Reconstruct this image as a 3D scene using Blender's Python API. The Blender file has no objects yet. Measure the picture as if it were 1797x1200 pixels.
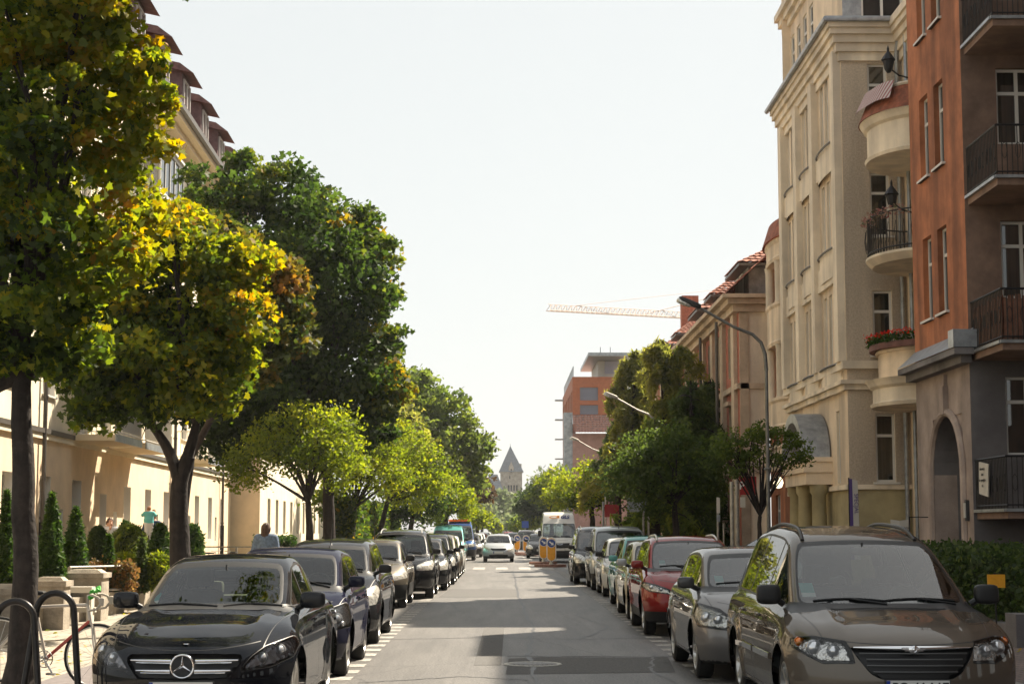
import bpy, math, random
import numpy as np
from mathutils import Vector, Matrix
PI = math.pi
R = math.radians
sc = bpy.context.scene
COL = sc.collection
random.seed(7)
RNG = np.random.default_rng(11)

# ------------------------------------------------------------------ camera, sky, sun, exposure
FPX = 3000.0
CAMH = 1.7
cam_d = bpy.data.cameras.new('camera')
cam = bpy.data.objects.new('camera', cam_d)
COL.objects.link(cam)
sc.camera = cam
cam.location = (0, 0, CAMH)
cam.rotation_euler = (R(90 + 6.277), 0, R(-0.353))
cam_d.sensor_width = 36
cam_d.lens = FPX / 1797 * 36
cam_d.clip_start = 0.5
cam_d.clip_end = 4000
SUN_EL, SUN_AZ = 48.0, 42.0          # azimuth from the street axis (+Y) towards +X
SUNV = Vector((math.cos(R(SUN_EL)) * math.sin(R(SUN_AZ)), math.cos(R(SUN_EL)) * math.cos(R(SUN_AZ)), math.sin(R(SUN_EL))))
w = bpy.data.worlds.new('World')
sc.world = w
w.use_nodes = True
wn = w.node_tree
bg = wn.nodes['Background']
sky = wn.nodes.new('ShaderNodeTexSky')
sky.sky_type = 'NISHITA'
sky.sun_disc = False
sky.sun_elevation = R(SUN_EL)
sky.sun_rotation = R(SUN_AZ)
sky.air_density = 1.0
sky.dust_density = 1.0
sky.ozone_density = 1.0
hs = wn.nodes.new('ShaderNodeHueSaturation')
hs.inputs['Saturation'].default_value = 0.62
hs.inputs['Value'].default_value = 6.8
hs.inputs['Hue'].default_value = 0.487
wn.links.new(sky.outputs[0], hs.inputs['Color'])
gm = wn.nodes.new('ShaderNodeGamma')      # a thin veil of high haze evens out the sky
gm.inputs[1].default_value = 0.22
wn.links.new(hs.outputs[0], gm.inputs[0])
tn = wn.nodes.new('ShaderNodeMix'); tn.data_type = 'RGBA'; tn.blend_type = 'MULTIPLY'; tn.inputs[0].default_value = 1
tn.inputs[7].default_value = (.985, .985, .95, 1)      # warm late-summer haze
wn.links.new(gm.outputs[0], tn.inputs[6])
wn.links.new(tn.outputs[2], bg.inputs[0])
bg.inputs[1].default_value = 0.15
sun_d = bpy.data.lights.new('sun', 'SUN')
sun_d.energy = 5.0
sun_d.angle = R(0.55)
sun_d.color = (1.0, 0.88, 0.70)
sun = bpy.data.objects.new('sun', sun_d)
COL.objects.link(sun)
sun.rotation_euler = SUNV.to_track_quat('Z', 'Y').to_euler()
sc.view_settings.view_transform = 'Standard'
sc.view_settings.look = 'None'
sc.view_settings.exposure = 1.46
sc.view_settings.gamma = 1
sc.cycles.use_denoising = True
sc.cycles.max_bounces = 8
sc.cycles.transparent_max_bounces = 24
sc.cycles.caustics_reflective = False
sc.cycles.caustics_refractive = False
sc.cycles.sample_clamp_indirect = 6

CR = cam.rotation_euler.to_matrix()
def at(px, py, Y):
    """a pixel of the photograph and a depth -> a point"""
    v = CR @ Vector(((px - 898.5) / FPX, (600 - py) / FPX, -1))
    return Vector((0, 0, CAMH)) + v * (Y / v.y)

# ------------------------------------------------------------------ helpers
def tag(o, label=None, cat=None, group=None, kind=None):
    if label: o['label'] = label
    if cat: o['category'] = cat
    if group: o['group'] = group
    if kind: o['kind'] = kind
    return o
def empty(name, loc=(0, 0, 0), rz=0, label=None, cat=None, group=None):
    o = bpy.data.objects.new(name, None)
    COL.objects.link(o)
    o.location = loc
    o.rotation_euler = (0, 0, rz)
    return tag(o, label, cat, group)
def put(o, parent=None, world=False):
    COL.objects.link(o)
    if parent is not None:
        o.parent = parent
        if world:
            r = parent
            while r.parent: r = r.parent
            o.matrix_parent_inverse = Matrix.Translation(-Vector(r.location)) if parent is r else Matrix.Identity(4)
    return o
def kids(o): return [c for c in bpy.data.objects if c.parent == o]
def copy_tree(o, parent=None, km=None):
    if km is None:
        km = {}
        for c in bpy.data.objects:
            if c.parent: km.setdefault(c.parent.name, []).append(c)
    c = o.copy()
    COL.objects.link(c)
    c.parent = parent
    for ch in km.get(o.name, []):
        copy_tree(ch, c, km)
    return c

def mat(name, col, rough=0.7, metal=0.0, nz=None, bump=None, spec=None, coat=0, emit=None, col2=None, stain=None, sheen=0, alpha=None, flake=None):
    m = bpy.data.materials.new(name)
    m.use_nodes = True
    nt = m.node_tree
    b = nt.nodes['Principled BSDF']
    b.inputs['Base Color'].default_value = (*col, 1)
    b.inputs['Roughness'].default_value = rough
    b.inputs['Metallic'].default_value = metal
    if spec is not None: b.inputs['Specular IOR Level'].default_value = spec
    if coat: b.inputs['Coat Weight'].default_value = coat; b.inputs['Coat Roughness'].default_value = 0.03
    if emit: b.inputs['Emission Color'].default_value = (*emit[0], 1); b.inputs['Emission Strength'].default_value = emit[1]
    tc = nt.nodes.new('ShaderNodeTexCoord')
    last = None
    if nz or col2:
        sc_, am = nz if nz else (3, .5)
        n = nt.nodes.new('ShaderNodeTexNoise')
        n.inputs['Scale'].default_value = sc_
        n.inputs['Detail'].default_value = 8
        n.inputs['Roughness'].default_value = .65
        nt.links.new(tc.outputs['Object'], n.inputs['Vector'])
        r = nt.nodes.new('ShaderNodeValToRGB')
        c2 = col2 if col2 else tuple(c * (1 - am) for c in col)
        c1 = col if col2 else tuple(min(1, c * (1 + am * .5)) for c in col)
        r.color_ramp.elements[0].position = .35
        r.color_ramp.elements[0].color = (*c2, 1)
        r.color_ramp.elements[1].position = .65
        r.color_ramp.elements[1].color = (*c1, 1)
        nt.links.new(n.outputs[0], r.inputs[0])
        last = r.outputs[0]
    if stain:
        mp = nt.nodes.new('ShaderNodeMapping')
        mp.inputs['Scale'].default_value = stain[0]
        nt.links.new(tc.outputs['Object'], mp.inputs[0])
        n = nt.nodes.new('ShaderNodeTexNoise')
        n.inputs['Scale'].default_value = 1
        n.inputs['Detail'].default_value = 6
        nt.links.new(mp.outputs[0], n.inputs['Vector'])
        r = nt.nodes.new('ShaderNodeValToRGB')
        r.color_ramp.elements[0].position = .42
        r.color_ramp.elements[1].position = .62
        r.color_ramp.elements[0].color = (1, 1, 1, 1)
        k = 1 - stain[1]
        r.color_ramp.elements[1].color = (k, k, k * 1.02, 1)
        nt.links.new(n.outputs[0], r.inputs[0])
        mx = nt.nodes.new('ShaderNodeMix')
        mx.data_type = 'RGBA'; mx.blend_type = 'MULTIPLY'
        mx.inputs[0].default_value = 1
        if last is not None: nt.links.new(last, mx.inputs[6])
        else: mx.inputs[6].default_value = (*col, 1)
        nt.links.new(r.outputs[0], mx.inputs[7])
        last = mx.outputs[2]
    if last is not None: nt.links.new(last, b.inputs['Base Color'])
    if bump:
        n = nt.nodes.new('ShaderNodeTexNoise')
        n.inputs['Scale'].default_value = bump[0]
        n.inputs['Detail'].default_value = 6
        nt.links.new(tc.outputs['Object'], n.inputs['Vector'])
        bp = nt.nodes.new('ShaderNodeBump')
        bp.inputs['Strength'].default_value = bump[1]
        bp.inputs['Distance'].default_value = .02
        nt.links.new(n.outputs[0], bp.inputs['Height'])
        nt.links.new(bp.outputs[0], b.inputs['Normal'])
    return m

def glass_mat(name, tint, alpha, rough=0.02, ior=1.5, boost=0.0):
    """thin pane: fresnel gloss over a tinted see-through body"""
    m = bpy.data.materials.new(name)
    m.use_nodes = True
    nt = m.node_tree
    nt.nodes.clear()
    out = nt.nodes.new('ShaderNodeOutputMaterial')
    g = nt.nodes.new('ShaderNodeBsdfGlossy'); g.inputs['Roughness'].default_value = rough
    t = nt.nodes.new('ShaderNodeBsdfTransparent'); t.inputs[0].default_value = (*tint, 1)
    d = nt.nodes.new('ShaderNodeBsdfDiffuse'); d.inputs[0].default_value = (.01, .013, .014, 1)
    mx = nt.nodes.new('ShaderNodeMixShader'); mx.inputs[0].default_value = alpha
    nt.links.new(t.outputs[0], mx.inputs[1]); nt.links.new(d.outputs[0], mx.inputs[2])
    f = nt.nodes.new('ShaderNodeFresnel'); f.inputs[0].default_value = ior
    ad = nt.nodes.new('ShaderNodeMath'); ad.operation = 'ADD'; ad.use_clamp = True
    ad.inputs[1].default_value = boost
    nt.links.new(f.outputs[0], ad.inputs[0])
    m2 = nt.nodes.new('ShaderNodeMixShader')
    nt.links.new(ad.outputs[0], m2.inputs[0]); nt.links.new(mx.outputs[0], m2.inputs[1]); nt.links.new(g.outputs[0], m2.inputs[2])
    nt.links.new(m2.outputs[0], out.inputs[0])
    return m

class MB:
    """collects shapes and links them as ONE mesh object"""
    def __init__(s): s.V = []; s.F = []; s.M = []
    def add(s, V, F, m=0):
        n = len(s.V)
        s.V += [tuple(v) for v in V]
        s.F += [tuple(i + n for i in f) for f in F]
        s.M += [m] * len(F)
    def box(s, c, d, m=0, rz=0, rx=0, ry=0, taper=1.0):
        hx, hy, hz = d[0] / 2, d[1] / 2, d[2] / 2
        vs = []
        for z in (-1, 1):
            k = taper if z > 0 else 1
            for x, y in ((-1, -1), (1, -1), (1, 1), (-1, 1)):
                vs.append(Vector((x * hx * k, y * hy * k, z * hz)))
        if rz or rx or ry:
            M = Matrix.Rotation(rz, 3, 'Z') @ Matrix.Rotation(ry, 3, 'Y') @ Matrix.Rotation(rx, 3, 'X')
            vs = [M @ v for v in vs]
        c = Vector(c)
        s.add([v + c for v in vs], [(0, 3, 2, 1), (4, 5, 6, 7), (0, 1, 5, 4), (1, 2, 6, 5), (2, 3, 7, 6), (3, 0, 4, 7)], m)
    def hexa(s, p, m=0):
        s.add(p, [(0, 3, 2, 1), (4, 5, 6, 7), (0, 1, 5, 4), (1, 2, 6, 5), (2, 3, 7, 6), (3, 0, 4, 7)], m)
    def rbox(s, c, d, r=.3, m=0, n=4, rz=0, rx=0, ry=0):
        """cushion-like box, r = roundness 0..1"""
        vs, fs = [], []
        M = Matrix.Rotation(rz, 3, 'Z') @ Matrix.Rotation(ry, 3, 'Y') @ Matrix.Rotation(rx, 3, 'X')
        idx = {}
        def vid(a):
            k = (round(a[0], 4), round(a[1], 4), round(a[2], 4))
            if k not in idx:
                idx[k] = len(vs)
                q = Vector(a); qn = q.normalized()
                p4 = (abs(qn.x) ** 4 + abs(qn.y) ** 4 + abs(qn.z) ** 4) ** .25
                sq = qn / p4
                p = Vector([q[i] * (1 - r) + (sq[i] if r <= 1 else qn[i]) * r for i in range(3)]) if r <= 1 else qn
                vs.append(M @ Vector((p.x * d[0] / 2, p.y * d[1] / 2, p.z * d[2] / 2)) + Vector(c))
            return idx[k]
        g = [-1 + 2 * i / n for i in range(n + 1)]
        for ax in range(3):
            for sg in (-1, 1):
                for i in range(n):
                    for j in range(n):
                        q = []
                        for a, b in ((i, j), (i + 1, j), (i + 1, j + 1), (i, j + 1)):
                            p = [0, 0, 0]; p[ax] = sg; p[(ax + 1) % 3] = g[a]; p[(ax + 2) % 3] = g[b]
                            q.append(vid(p))
                        fs.append(tuple(q) if sg > 0 else tuple(q[::-1]))
        s.add(vs, fs, m)
    def tube(s, pts, r, n=8, m=0, cap=True):
        pts = [Vector(p) for p in pts]
        if not hasattr(r, '__len__'): r = [r] * len(pts)
        vs, fs = [], []
        up = None
        for i, p in enumerate(pts):
            t = (pts[min(i + 1, len(pts) - 1)] - pts[max(i - 1, 0)]).normalized()
            if up is None:
                up = Vector((0, 0, 1)) if abs(t.z) < .9 else Vector((0, 1, 0))
            a = t.cross(up)
            if a.length < 1e-5: a = t.cross(Vector((1, 0, 0)))
            a.normalize(); b = a.cross(t).normalized(); up = b
            for k in range(n):
                th = 2 * PI * k / n
                vs.append(p + (a * math.cos(th) + b * math.sin(th)) * r[i])
        for i in range(len(pts) - 1):
            for k in range(n):
                k2 = (k + 1) % n
                fs.append((i * n + k, (i + 1) * n + k, (i + 1) * n + k2, i * n + k2))
        if cap:
            fs.append(tuple(range(n))); fs.append(tuple((len(pts) - 1) * n + k for k in range(n))[::-1])
        s.add(vs, fs, m)
    def lathe(s, prof, n=24, m=0, c=(0, 0, 0), axis='z', closed=False, ph=0):
        vs, fs = [], []
        for r, h in prof:
            for k in range(n):
                th = 2 * PI * k / n + ph
                p = (r * math.cos(th), r * math.sin(th), h)
                if axis == 'x': p = (h, p[0], p[1])
                if axis == 'y': p = (p[1], h, p[0])
                vs.append((p[0] + c[0], p[1] + c[1], p[2] + c[2]))
        q = len(prof)
        for i in range(q if closed else q - 1):
            j = (i + 1) % q
            for k in range(n):
                k2 = (k + 1) % n
                fs.append((i * n + k, i * n + k2, j * n + k2, j * n + k))
        s.add(vs, fs, m)
    def prism(s, poly, lo, hi, axis='y', m=0):
        n = len(poly)
        def P(a, b, t): return {'y': (a, t, b), 'x': (t, a, b), 'z': (a, b, t)}[axis]
        vs = [P(a, b, lo) for a, b in poly] + [P(a, b, hi) for a, b in poly]
        fs = [tuple(range(n))[::-1], tuple(range(n, 2 * n))] + [(i, (i + 1) % n, n + (i + 1) % n, n + i) for i in range(n)]
        s.add(vs, fs, m)
    def ring(s, c, R0, r, axis='y', n=32, k=8, m=0, a0=0, a1=2 * PI):
        pts = []
        full = abs(a1 - a0 - 2 * PI) < 1e-4
        q = n if full else n + 1
        vs, fs = [], []
        for i in range(q):
            t = a0 + (a1 - a0) * i / n
            for j in range(k):
                f = 2 * PI * j / k
                rr = R0 + r * math.cos(f)
                a, b, h = rr * math.cos(t), rr * math.sin(t), r * math.sin(f)
                p = {'y': (a, h, b), 'x': (h, a, b), 'z': (a, b, h)}[axis]
                vs.append((p[0] + c[0], p[1] + c[1], p[2] + c[2]))
        for i in range(n):
            i2 = (i + 1) % q
            for j in range(k):
                j2 = (j + 1) % k
                fs.append((i * k + j, i2 * k + j, i2 * k + j2, i * k + j2))
        s.add(vs, fs, m)
    def xf(s, M):
        s.V = [tuple(M @ Vector(v)) for v in s.V]
        return s
    def mesh(s, name, mats, sharp=40):
        me = bpy.data.meshes.new(name)
        me.from_pydata(s.V, [], s.F)
        for mm in (mats if isinstance(mats, (list, tuple)) else [mats]): me.materials.append(mm)
        if len(me.materials) > 1: me.polygons.foreach_set('material_index', s.M)
        if sharp:
            me.shade_smooth()
            me.set_sharp_from_angle(angle=R(sharp))
        me.update()
        return me
    def build(s, name, mats, parent=None, sharp=40, world=False):
        return put(bpy.data.objects.new(name, s.mesh(name, mats, sharp)), parent, world)

def np_obj(name, V, T, mats, parent=None, MI=None, N=None, world=False):
    me = bpy.data.meshes.new(name)
    V = np.asarray(V, dtype=np.float32); T = np.asarray(T, dtype=np.int32)
    k = T.shape[1]
    me.vertices.add(len(V)); me.vertices.foreach_set('co', V.ravel())
    me.loops.add(T.size); me.loops.foreach_set('vertex_index', T.ravel())
    me.polygons.add(len(T)); me.polygons.foreach_set('loop_start', np.arange(0, T.size, k, dtype=np.int32))
    for mm in (mats if isinstance(mats, (list, tuple)) else [mats]): me.materials.append(mm)
    if MI is not None: me.polygons.foreach_set('material_index', np.asarray(MI, dtype=np.int32))
    me.update(calc_edges=True)
    if N is not None:
        me.shade_smooth()
        me.normals_split_custom_set_from_vertices(np.asarray(N, dtype=np.float32))
    return put(bpy.data.objects.new(name, me), parent, world)

def text_mesh(txt, size, material, name='lettering', extrude=.002, bold=0.0, shear=0):
    cu = bpy.data.curves.new('t', 'FONT')
    cu.body = txt; cu.size = size; cu.extrude = extrude; cu.offset = bold; cu.shear = shear
    cu.align_x = 'CENTER'; cu.align_y = 'CENTER'
    o = bpy.data.objects.new('t', cu)
    COL.objects.link(o)
    dg = bpy.context.evaluated_depsgraph_get()
    me = bpy.data.meshes.new_from_object(o.evaluated_get(dg))
    bpy.data.objects.remove(o); bpy.data.curves.remove(cu)
    me.name = name
    me.materials.clear(); me.materials.append(material)
    return me
def text_obj(txt, size, material, loc, rot, parent=None, world=False, **k):
    """rot = euler; (90deg,0,0) stands the text up facing -Y"""
    o = bpy.data.objects.new('lettering', text_mesh(txt, size, material, **k))
    o.location = loc; o.rotation_euler = rot
    return put(o, parent, world)

# ------------------------------------------------------------------ implicit surfaces
def smax(a, b, k):
    h = np.maximum(k - np.abs(a - b), 0) / k
    return np.maximum(a, b) + h * h * k * .25
def smaxs(l, k):
    r = l[0]
    for v in l[1:]: r = smax(r, v, k)
    return r
def smin(a, b, k): return -smax(-a, -b, k)
def grad(F, P, e=2e-3):
    g = np.empty_like(P)
    for i in range(3):
        d = np.zeros(3); d[i] = e
        g[:, i] = (F(P + d) - F(P - d)) / (2 * e)
    return g
def snap(F, P, it=3, mx=.03):
    for _ in range(it):
        g = grad(F, P)
        st = F(P)[:, None] * g / np.maximum((g * g).sum(1), .05)[:, None]
        l = np.linalg.norm(st, axis=1)[:, None]
        P = P - st * np.minimum(1, mx / np.maximum(l, 1e-9))
    return P
def nets(F, lo, hi, h, it=4):
    ax = [np.arange(lo[i], hi[i] + h, h) for i in range(3)]
    n = [len(a) for a in ax]
    X = np.stack(np.meshgrid(*ax, indexing='ij'), -1).reshape(-1, 3)
    G = F(X).reshape(n)
    ins = G < 0
    cn = [k - 1 for k in n]
    cnt = np.zeros(cn); acc = np.zeros(cn + [3])
    def sl(o): return tuple(slice(o[i], o[i] + cn[i]) for i in range(3))
    for a in range(3):
        b, c = (a + 1) % 3, (a + 2) % 3
        for i in (0, 1):
            for j in (0, 1):
                o0 = [0, 0, 0]; o0[b] = i; o0[c] = j
                o1 = list(o0); o1[a] = 1
                g0, g1 = G[sl(o0)], G[sl(o1)]
                m = (g0 < 0) != (g1 < 0)
                t = np.where(m, g0 / np.where(m, g0 - g1, 1), 0)
                cnt += m
                acc[..., a] += np.where(m, t, 0)
                acc[..., b] += m * i; acc[..., c] += m * j
    act = cnt > 0
    idx = -np.ones(cn, dtype=np.int64); idx[act] = np.arange(act.sum())
    ijk = np.argwhere(act)
    P = (ijk + acc[act] / cnt[act][:, None]) * h + np.array([a[0] for a in ax])
    Q = []
    for a in range(3):
        b, c = (a + 1) % 3, (a + 2) % 3
        s0 = [slice(1, -1)] * 3; s0[a] = slice(0, -1)
        s1 = list(s0); s1[a] = slice(1, None)
        A, B = ins[tuple(s0)], ins[tuple(s1)]
        for flip, m in ((False, A & ~B), (True, ~A & B)):
            e = np.argwhere(m)
            e[:, b] += 1; e[:, c] += 1
            q = []
            for i, j in ((0, 0), (1, 0), (1, 1), (0, 1)):
                f = e.copy(); f[:, b] -= 1 - i; f[:, c] -= 1 - j
                q.append(idx[f[:, 0], f[:, 1], f[:, 2]])
            q = np.stack(q, 1)
            Q.append(q[:, ::-1] if flip else q)
    Q = np.concatenate(Q)
    Q = Q[(Q >= 0).all(1)]
    P = snap(F, P, it, h)
    return P, Q
def cut(V, T, f, F=None):
    """split triangles along f = 0"""
    va = f(V)
    va = np.where(np.abs(va) < 1e-5, 1e-5, va)
    s = va > 0
    st = s[T]
    k = st.sum(1)
    mixed = (k == 1) | (k == 2)
    if not mixed.any(): return V, T
    keep = T[~mixed]; X = T[mixed]; sx = st[mixed]
    lone = np.where(sx.sum(1) == 1, sx.argmax(1), (~sx).argmax(1))
    r = np.arange(len(X))
    a, b, c = X[r, lone], X[r, (lone + 1) % 3], X[r, (lone + 2) % 3]
    E = np.concatenate([np.stack([a, b], 1), np.stack([a, c], 1)])
    Es = np.sort(E, 1)
    U, inv = np.unique(Es, axis=0, return_inverse=True)
    inv = inv.ravel()
    t = (va[U[:, 0]] / (va[U[:, 0]] - va[U[:, 1]]))[:, None]
    NV = V[U[:, 0]] * (1 - t) + V[U[:, 1]] * t
    if F is not None: NV = snap(F, NV, 1)
    p = inv[:len(X)] + len(V); q = inv[len(X):] + len(V)
    V2 = np.concatenate([V, NV])
    T2 = np.concatenate([keep, np.stack([a, p, q], 1), np.stack([p, b, c], 1), np.stack([p, c, q], 1)])
    return V2, T2
def poly_sd(px, pz, poly, r=0.0):
    poly = np.array(poly, float)
    d = np.full(px.shape, 1e9); s = np.ones(px.shape)
    n = len(poly)
    for i in range(n):
        a, b = poly[i], poly[i - 1]
        ex, ez = b[0] - a[0], b[1] - a[1]
        wx, wz = px - a[0], pz - a[1]
        t = np.clip((wx * ex + wz * ez) / (ex * ex + ez * ez), 0, 1)
        bx, bz = wx - ex * t, wz - ez * t
        d = np.minimum(d, bx * bx + bz * bz)
        c1 = pz >= a[1]; c2 = pz < b[1]; c3 = ex * wz > ez * wx
        fl = (c1 & c2 & c3) | (~c1 & ~c2 & ~c3)
        s = np.where(fl, -s, s)
    return s * np.sqrt(d) - r
def sub(V, T):
    u, inv = np.unique(T.ravel(), return_inverse=True)
    return u, inv.reshape(T.shape)
def border(T):
    e = np.concatenate([T[:, [0, 1]], T[:, [1, 2]], T[:, [2, 0]]])
    s = np.sort(e, 1)
    U, i, c = np.unique(s, axis=0, return_index=True, return_counts=True)
    return e[i[c == 1]]
# ------------------------------------------------------------------ materials shared by the vehicles
def paint(name, col, metal=.0, rough=.28, coat=1.0):
    """body colour (with a rough metallic flake share) under a clear sharp varnish"""
    m = bpy.data.materials.new(name); m.use_nodes = True
    nt = m.node_tree; nt.nodes.clear()
    out = nt.nodes.new('ShaderNodeOutputMaterial')
    tc = nt.nodes.new('ShaderNodeTexCoord')
    n = nt.nodes.new('ShaderNodeTexNoise'); n.inputs['Scale'].default_value = 2.2; n.inputs['Detail'].default_value = 9
    nt.links.new(tc.outputs['Object'], n.inputs[0])
    r = nt.nodes.new('ShaderNodeValToRGB')                      # a film of street dust
    r.color_ramp.elements[0].position = .35; r.color_ramp.elements[0].color = (*col, 1)
    r.color_ramp.elements[1].position = .85; r.color_ramp.elements[1].color = (*[c * .86 + .022 for c in col], 1)
    nt.links.new(n.outputs[0], r.inputs[0])
    d = nt.nodes.new('ShaderNodeBsdfDiffuse'); f = nt.nodes.new('ShaderNodeBsdfGlossy'); f.inputs[1].default_value = rough + .12
    nt.links.new(r.outputs[0], d.inputs[0]); nt.links.new(r.outputs[0], f.inputs[0])
    a = nt.nodes.new('ShaderNodeMixShader'); a.inputs[0].default_value = metal
    nt.links.new(d.outputs[0], a.inputs[1]); nt.links.new(f.outputs[0], a.inputs[2])
    g = nt.nodes.new('ShaderNodeBsdfGlossy'); g.inputs[1].default_value = .012
    fr = nt.nodes.new('ShaderNodeFresnel'); fr.inputs[0].default_value = 1.5
    k = nt.nodes.new('ShaderNodeMath'); k.operation = 'MULTIPLY'; k.inputs[1].default_value = coat
    nt.links.new(fr.outputs[0], k.inputs[0])
    b = nt.nodes.new('ShaderNodeMixShader')
    nt.links.new(k.outputs[0], b.inputs[0]); nt.links.new(a.outputs[0], b.inputs[1]); nt.links.new(g.outputs[0], b.inputs[2]); nt.links.new(b.outputs[0], out.inputs[0])
    return m
M = {}
M['tyre'] = mat('tyre_rubber', (.018, .018, .018), .85, nz=(14, .4))
M['rim'] = mat('rim_alloy', (.55, .54, .52), .3, .85, nz=(9, .25))
M['steel'] = mat('hub_cap_grey', (.36, .36, .36), .4, .6)
M['trim'] = mat('black_trim', (.012, .012, .013), .45, spec=.4)
M['plastic'] = mat('dark_plastic', (.03, .03, .032), .6, nz=(20, .2))
M['chrome'] = mat('chrome', (.82, .82, .84), .09, 1.0)
M['cabin'] = mat('cabin_lining', (.035, .035, .038), .9)
M['seat'] = mat('seat_fabric', (.022, .022, .026), .8, nz=(30, .4))
M['beige'] = mat('seat_beige', (.30, .28, .22), .8)
M['glass'] = glass_mat('windscreen_glass', (.80, .90, .86), .0, .01, 1.5, .02)
M['glassr'] = glass_mat('windscreen_glass_sky_boost', (.72, .82, .80), .05, .01, 1.6, .09)  # right-row copy of the glass, reflection raised to imitate a brighter sky
M['sglass'] = glass_mat('side_glass', (.40, .46, .43), .35, .01, 1.65, .05)
M['lampglass'] = glass_mat('lamp_cover', (.96, .96, .96), 0.0, .01, 1.45, 0)
M['bowl'] = mat('lamp_reflector', (.80, .79, .76), .22, .9, bump=(38, .9))
M['lens'] = mat('lamp_lens', (.75, .76, .78), .05, .6, coat=1)
M['amber'] = mat('amber_lens', (.75, .2, .02), .15, coat=1)
M['lampfar'] = mat('lamp_glass_far', (.62, .61, .57), .12, .35, nz=(14, .6), coat=1)
M['plate'] = mat('plate_white', (.62, .62, .60), .45)
M['plateblue'] = mat('plate_blue', (.01, .04, .30), .4)
M['ink'] = mat('black_ink', (.01, .01, .01), .5)
M['sticker'] = mat('sticker_teal', (.02, .30, .28), .5)
M['white'] = mat('white_paint', (.78, .78, .76), .5)

def curve(pts, n=260):
    p = np.array(pts, float)
    if len(p) == 2: return lambda t: np.interp(t, p[:, 0], p[:, 1])
    x, y = p[:, 0], p[:, 1]
    d = np.diff(y) / np.diff(x)
    m = np.empty(len(x)); m[0] = d[0]; m[-1] = d[-1]
    for i in range(1, len(x) - 1):
        w0, w1 = x[i] - x[i - 1], x[i + 1] - x[i]
        m[i] = (d[i - 1] * w1 + d[i] * w0) / (w0 + w1)
    X = np.linspace(x[0], x[-1], n); i = np.clip(np.searchsorted(x, X) - 1, 0, len(x) - 2)
    h = x[i + 1] - x[i]; t = (X - x[i]) / h
    Y = (2 * t**3 - 3 * t**2 + 1) * y[i] + (t**3 - 2 * t**2 + t) * h * m[i] + (-2 * t**3 + 3 * t**2) * y[i + 1] + (t**3 - t**2) * h * m[i + 1]
    k = (Y[-1] - Y[-2]) / (X[-1] - X[-2]); k0 = (Y[1] - Y[0]) / (X[1] - X[0])
    X = np.concatenate([[X[0] - 2], X, [X[-1] + 2]]); Y = np.concatenate([[Y[0] - 2 * k0], Y, [Y[-1] + 2 * k]])
    return lambda t: np.interp(t, X, Y)

BASE = dict(L=4.1, W=1.74, H=1.5, clr=.2, zs=.56,
    nose=[(.1, .16), (.25, .07), (.42, .0), (.58, .02), (.7, .09), (.8, .22), (.95, .5)],
    tail=[(.1, 4.0), (.5, 4.1), (.9, 4.06), (1.2, 3.95)],
    deck=[(0, .66), (.18, .79), (.55, .91), (1.0, 1.0), (1.3, 1.03), (2.6, 1.05), (4.1, 1.07)],
    roof=[(1.4, 1.25), (1.8, 1.42), (2.3, 1.49), (2.9, 1.50), (3.6, 1.44), (4.1, 1.30)],
    ws=(1.0, 1.0, 1.85, 1.43), rear=(3.72, 1.43, 4.1, .98), belt=(.98, 1.04), wb=.76, tum=.36, crown=.06, rcrown=.10,
    kf=.42, pf=3.2, wheels=(.82, 3.4, .31), fl=.02,
    hl=[(.50, .58), (.50, .68), (.62, .78), (.82, .86), (.86, .78), (.83, .62)], hlr=.02,
    gr=[(-.2, .67), (.40, .68), (.36, .57), (-.2, .56)], low=[(-.2, .45), (.5, .43), (.45, .27), (-.2, .27)],
    plate=.50, mirz=.10, doors=(1.25, 2.35, 3.3), bp=(2.33, 3.25), lod=1, slats=(.60, .64), hood=.66)

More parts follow.
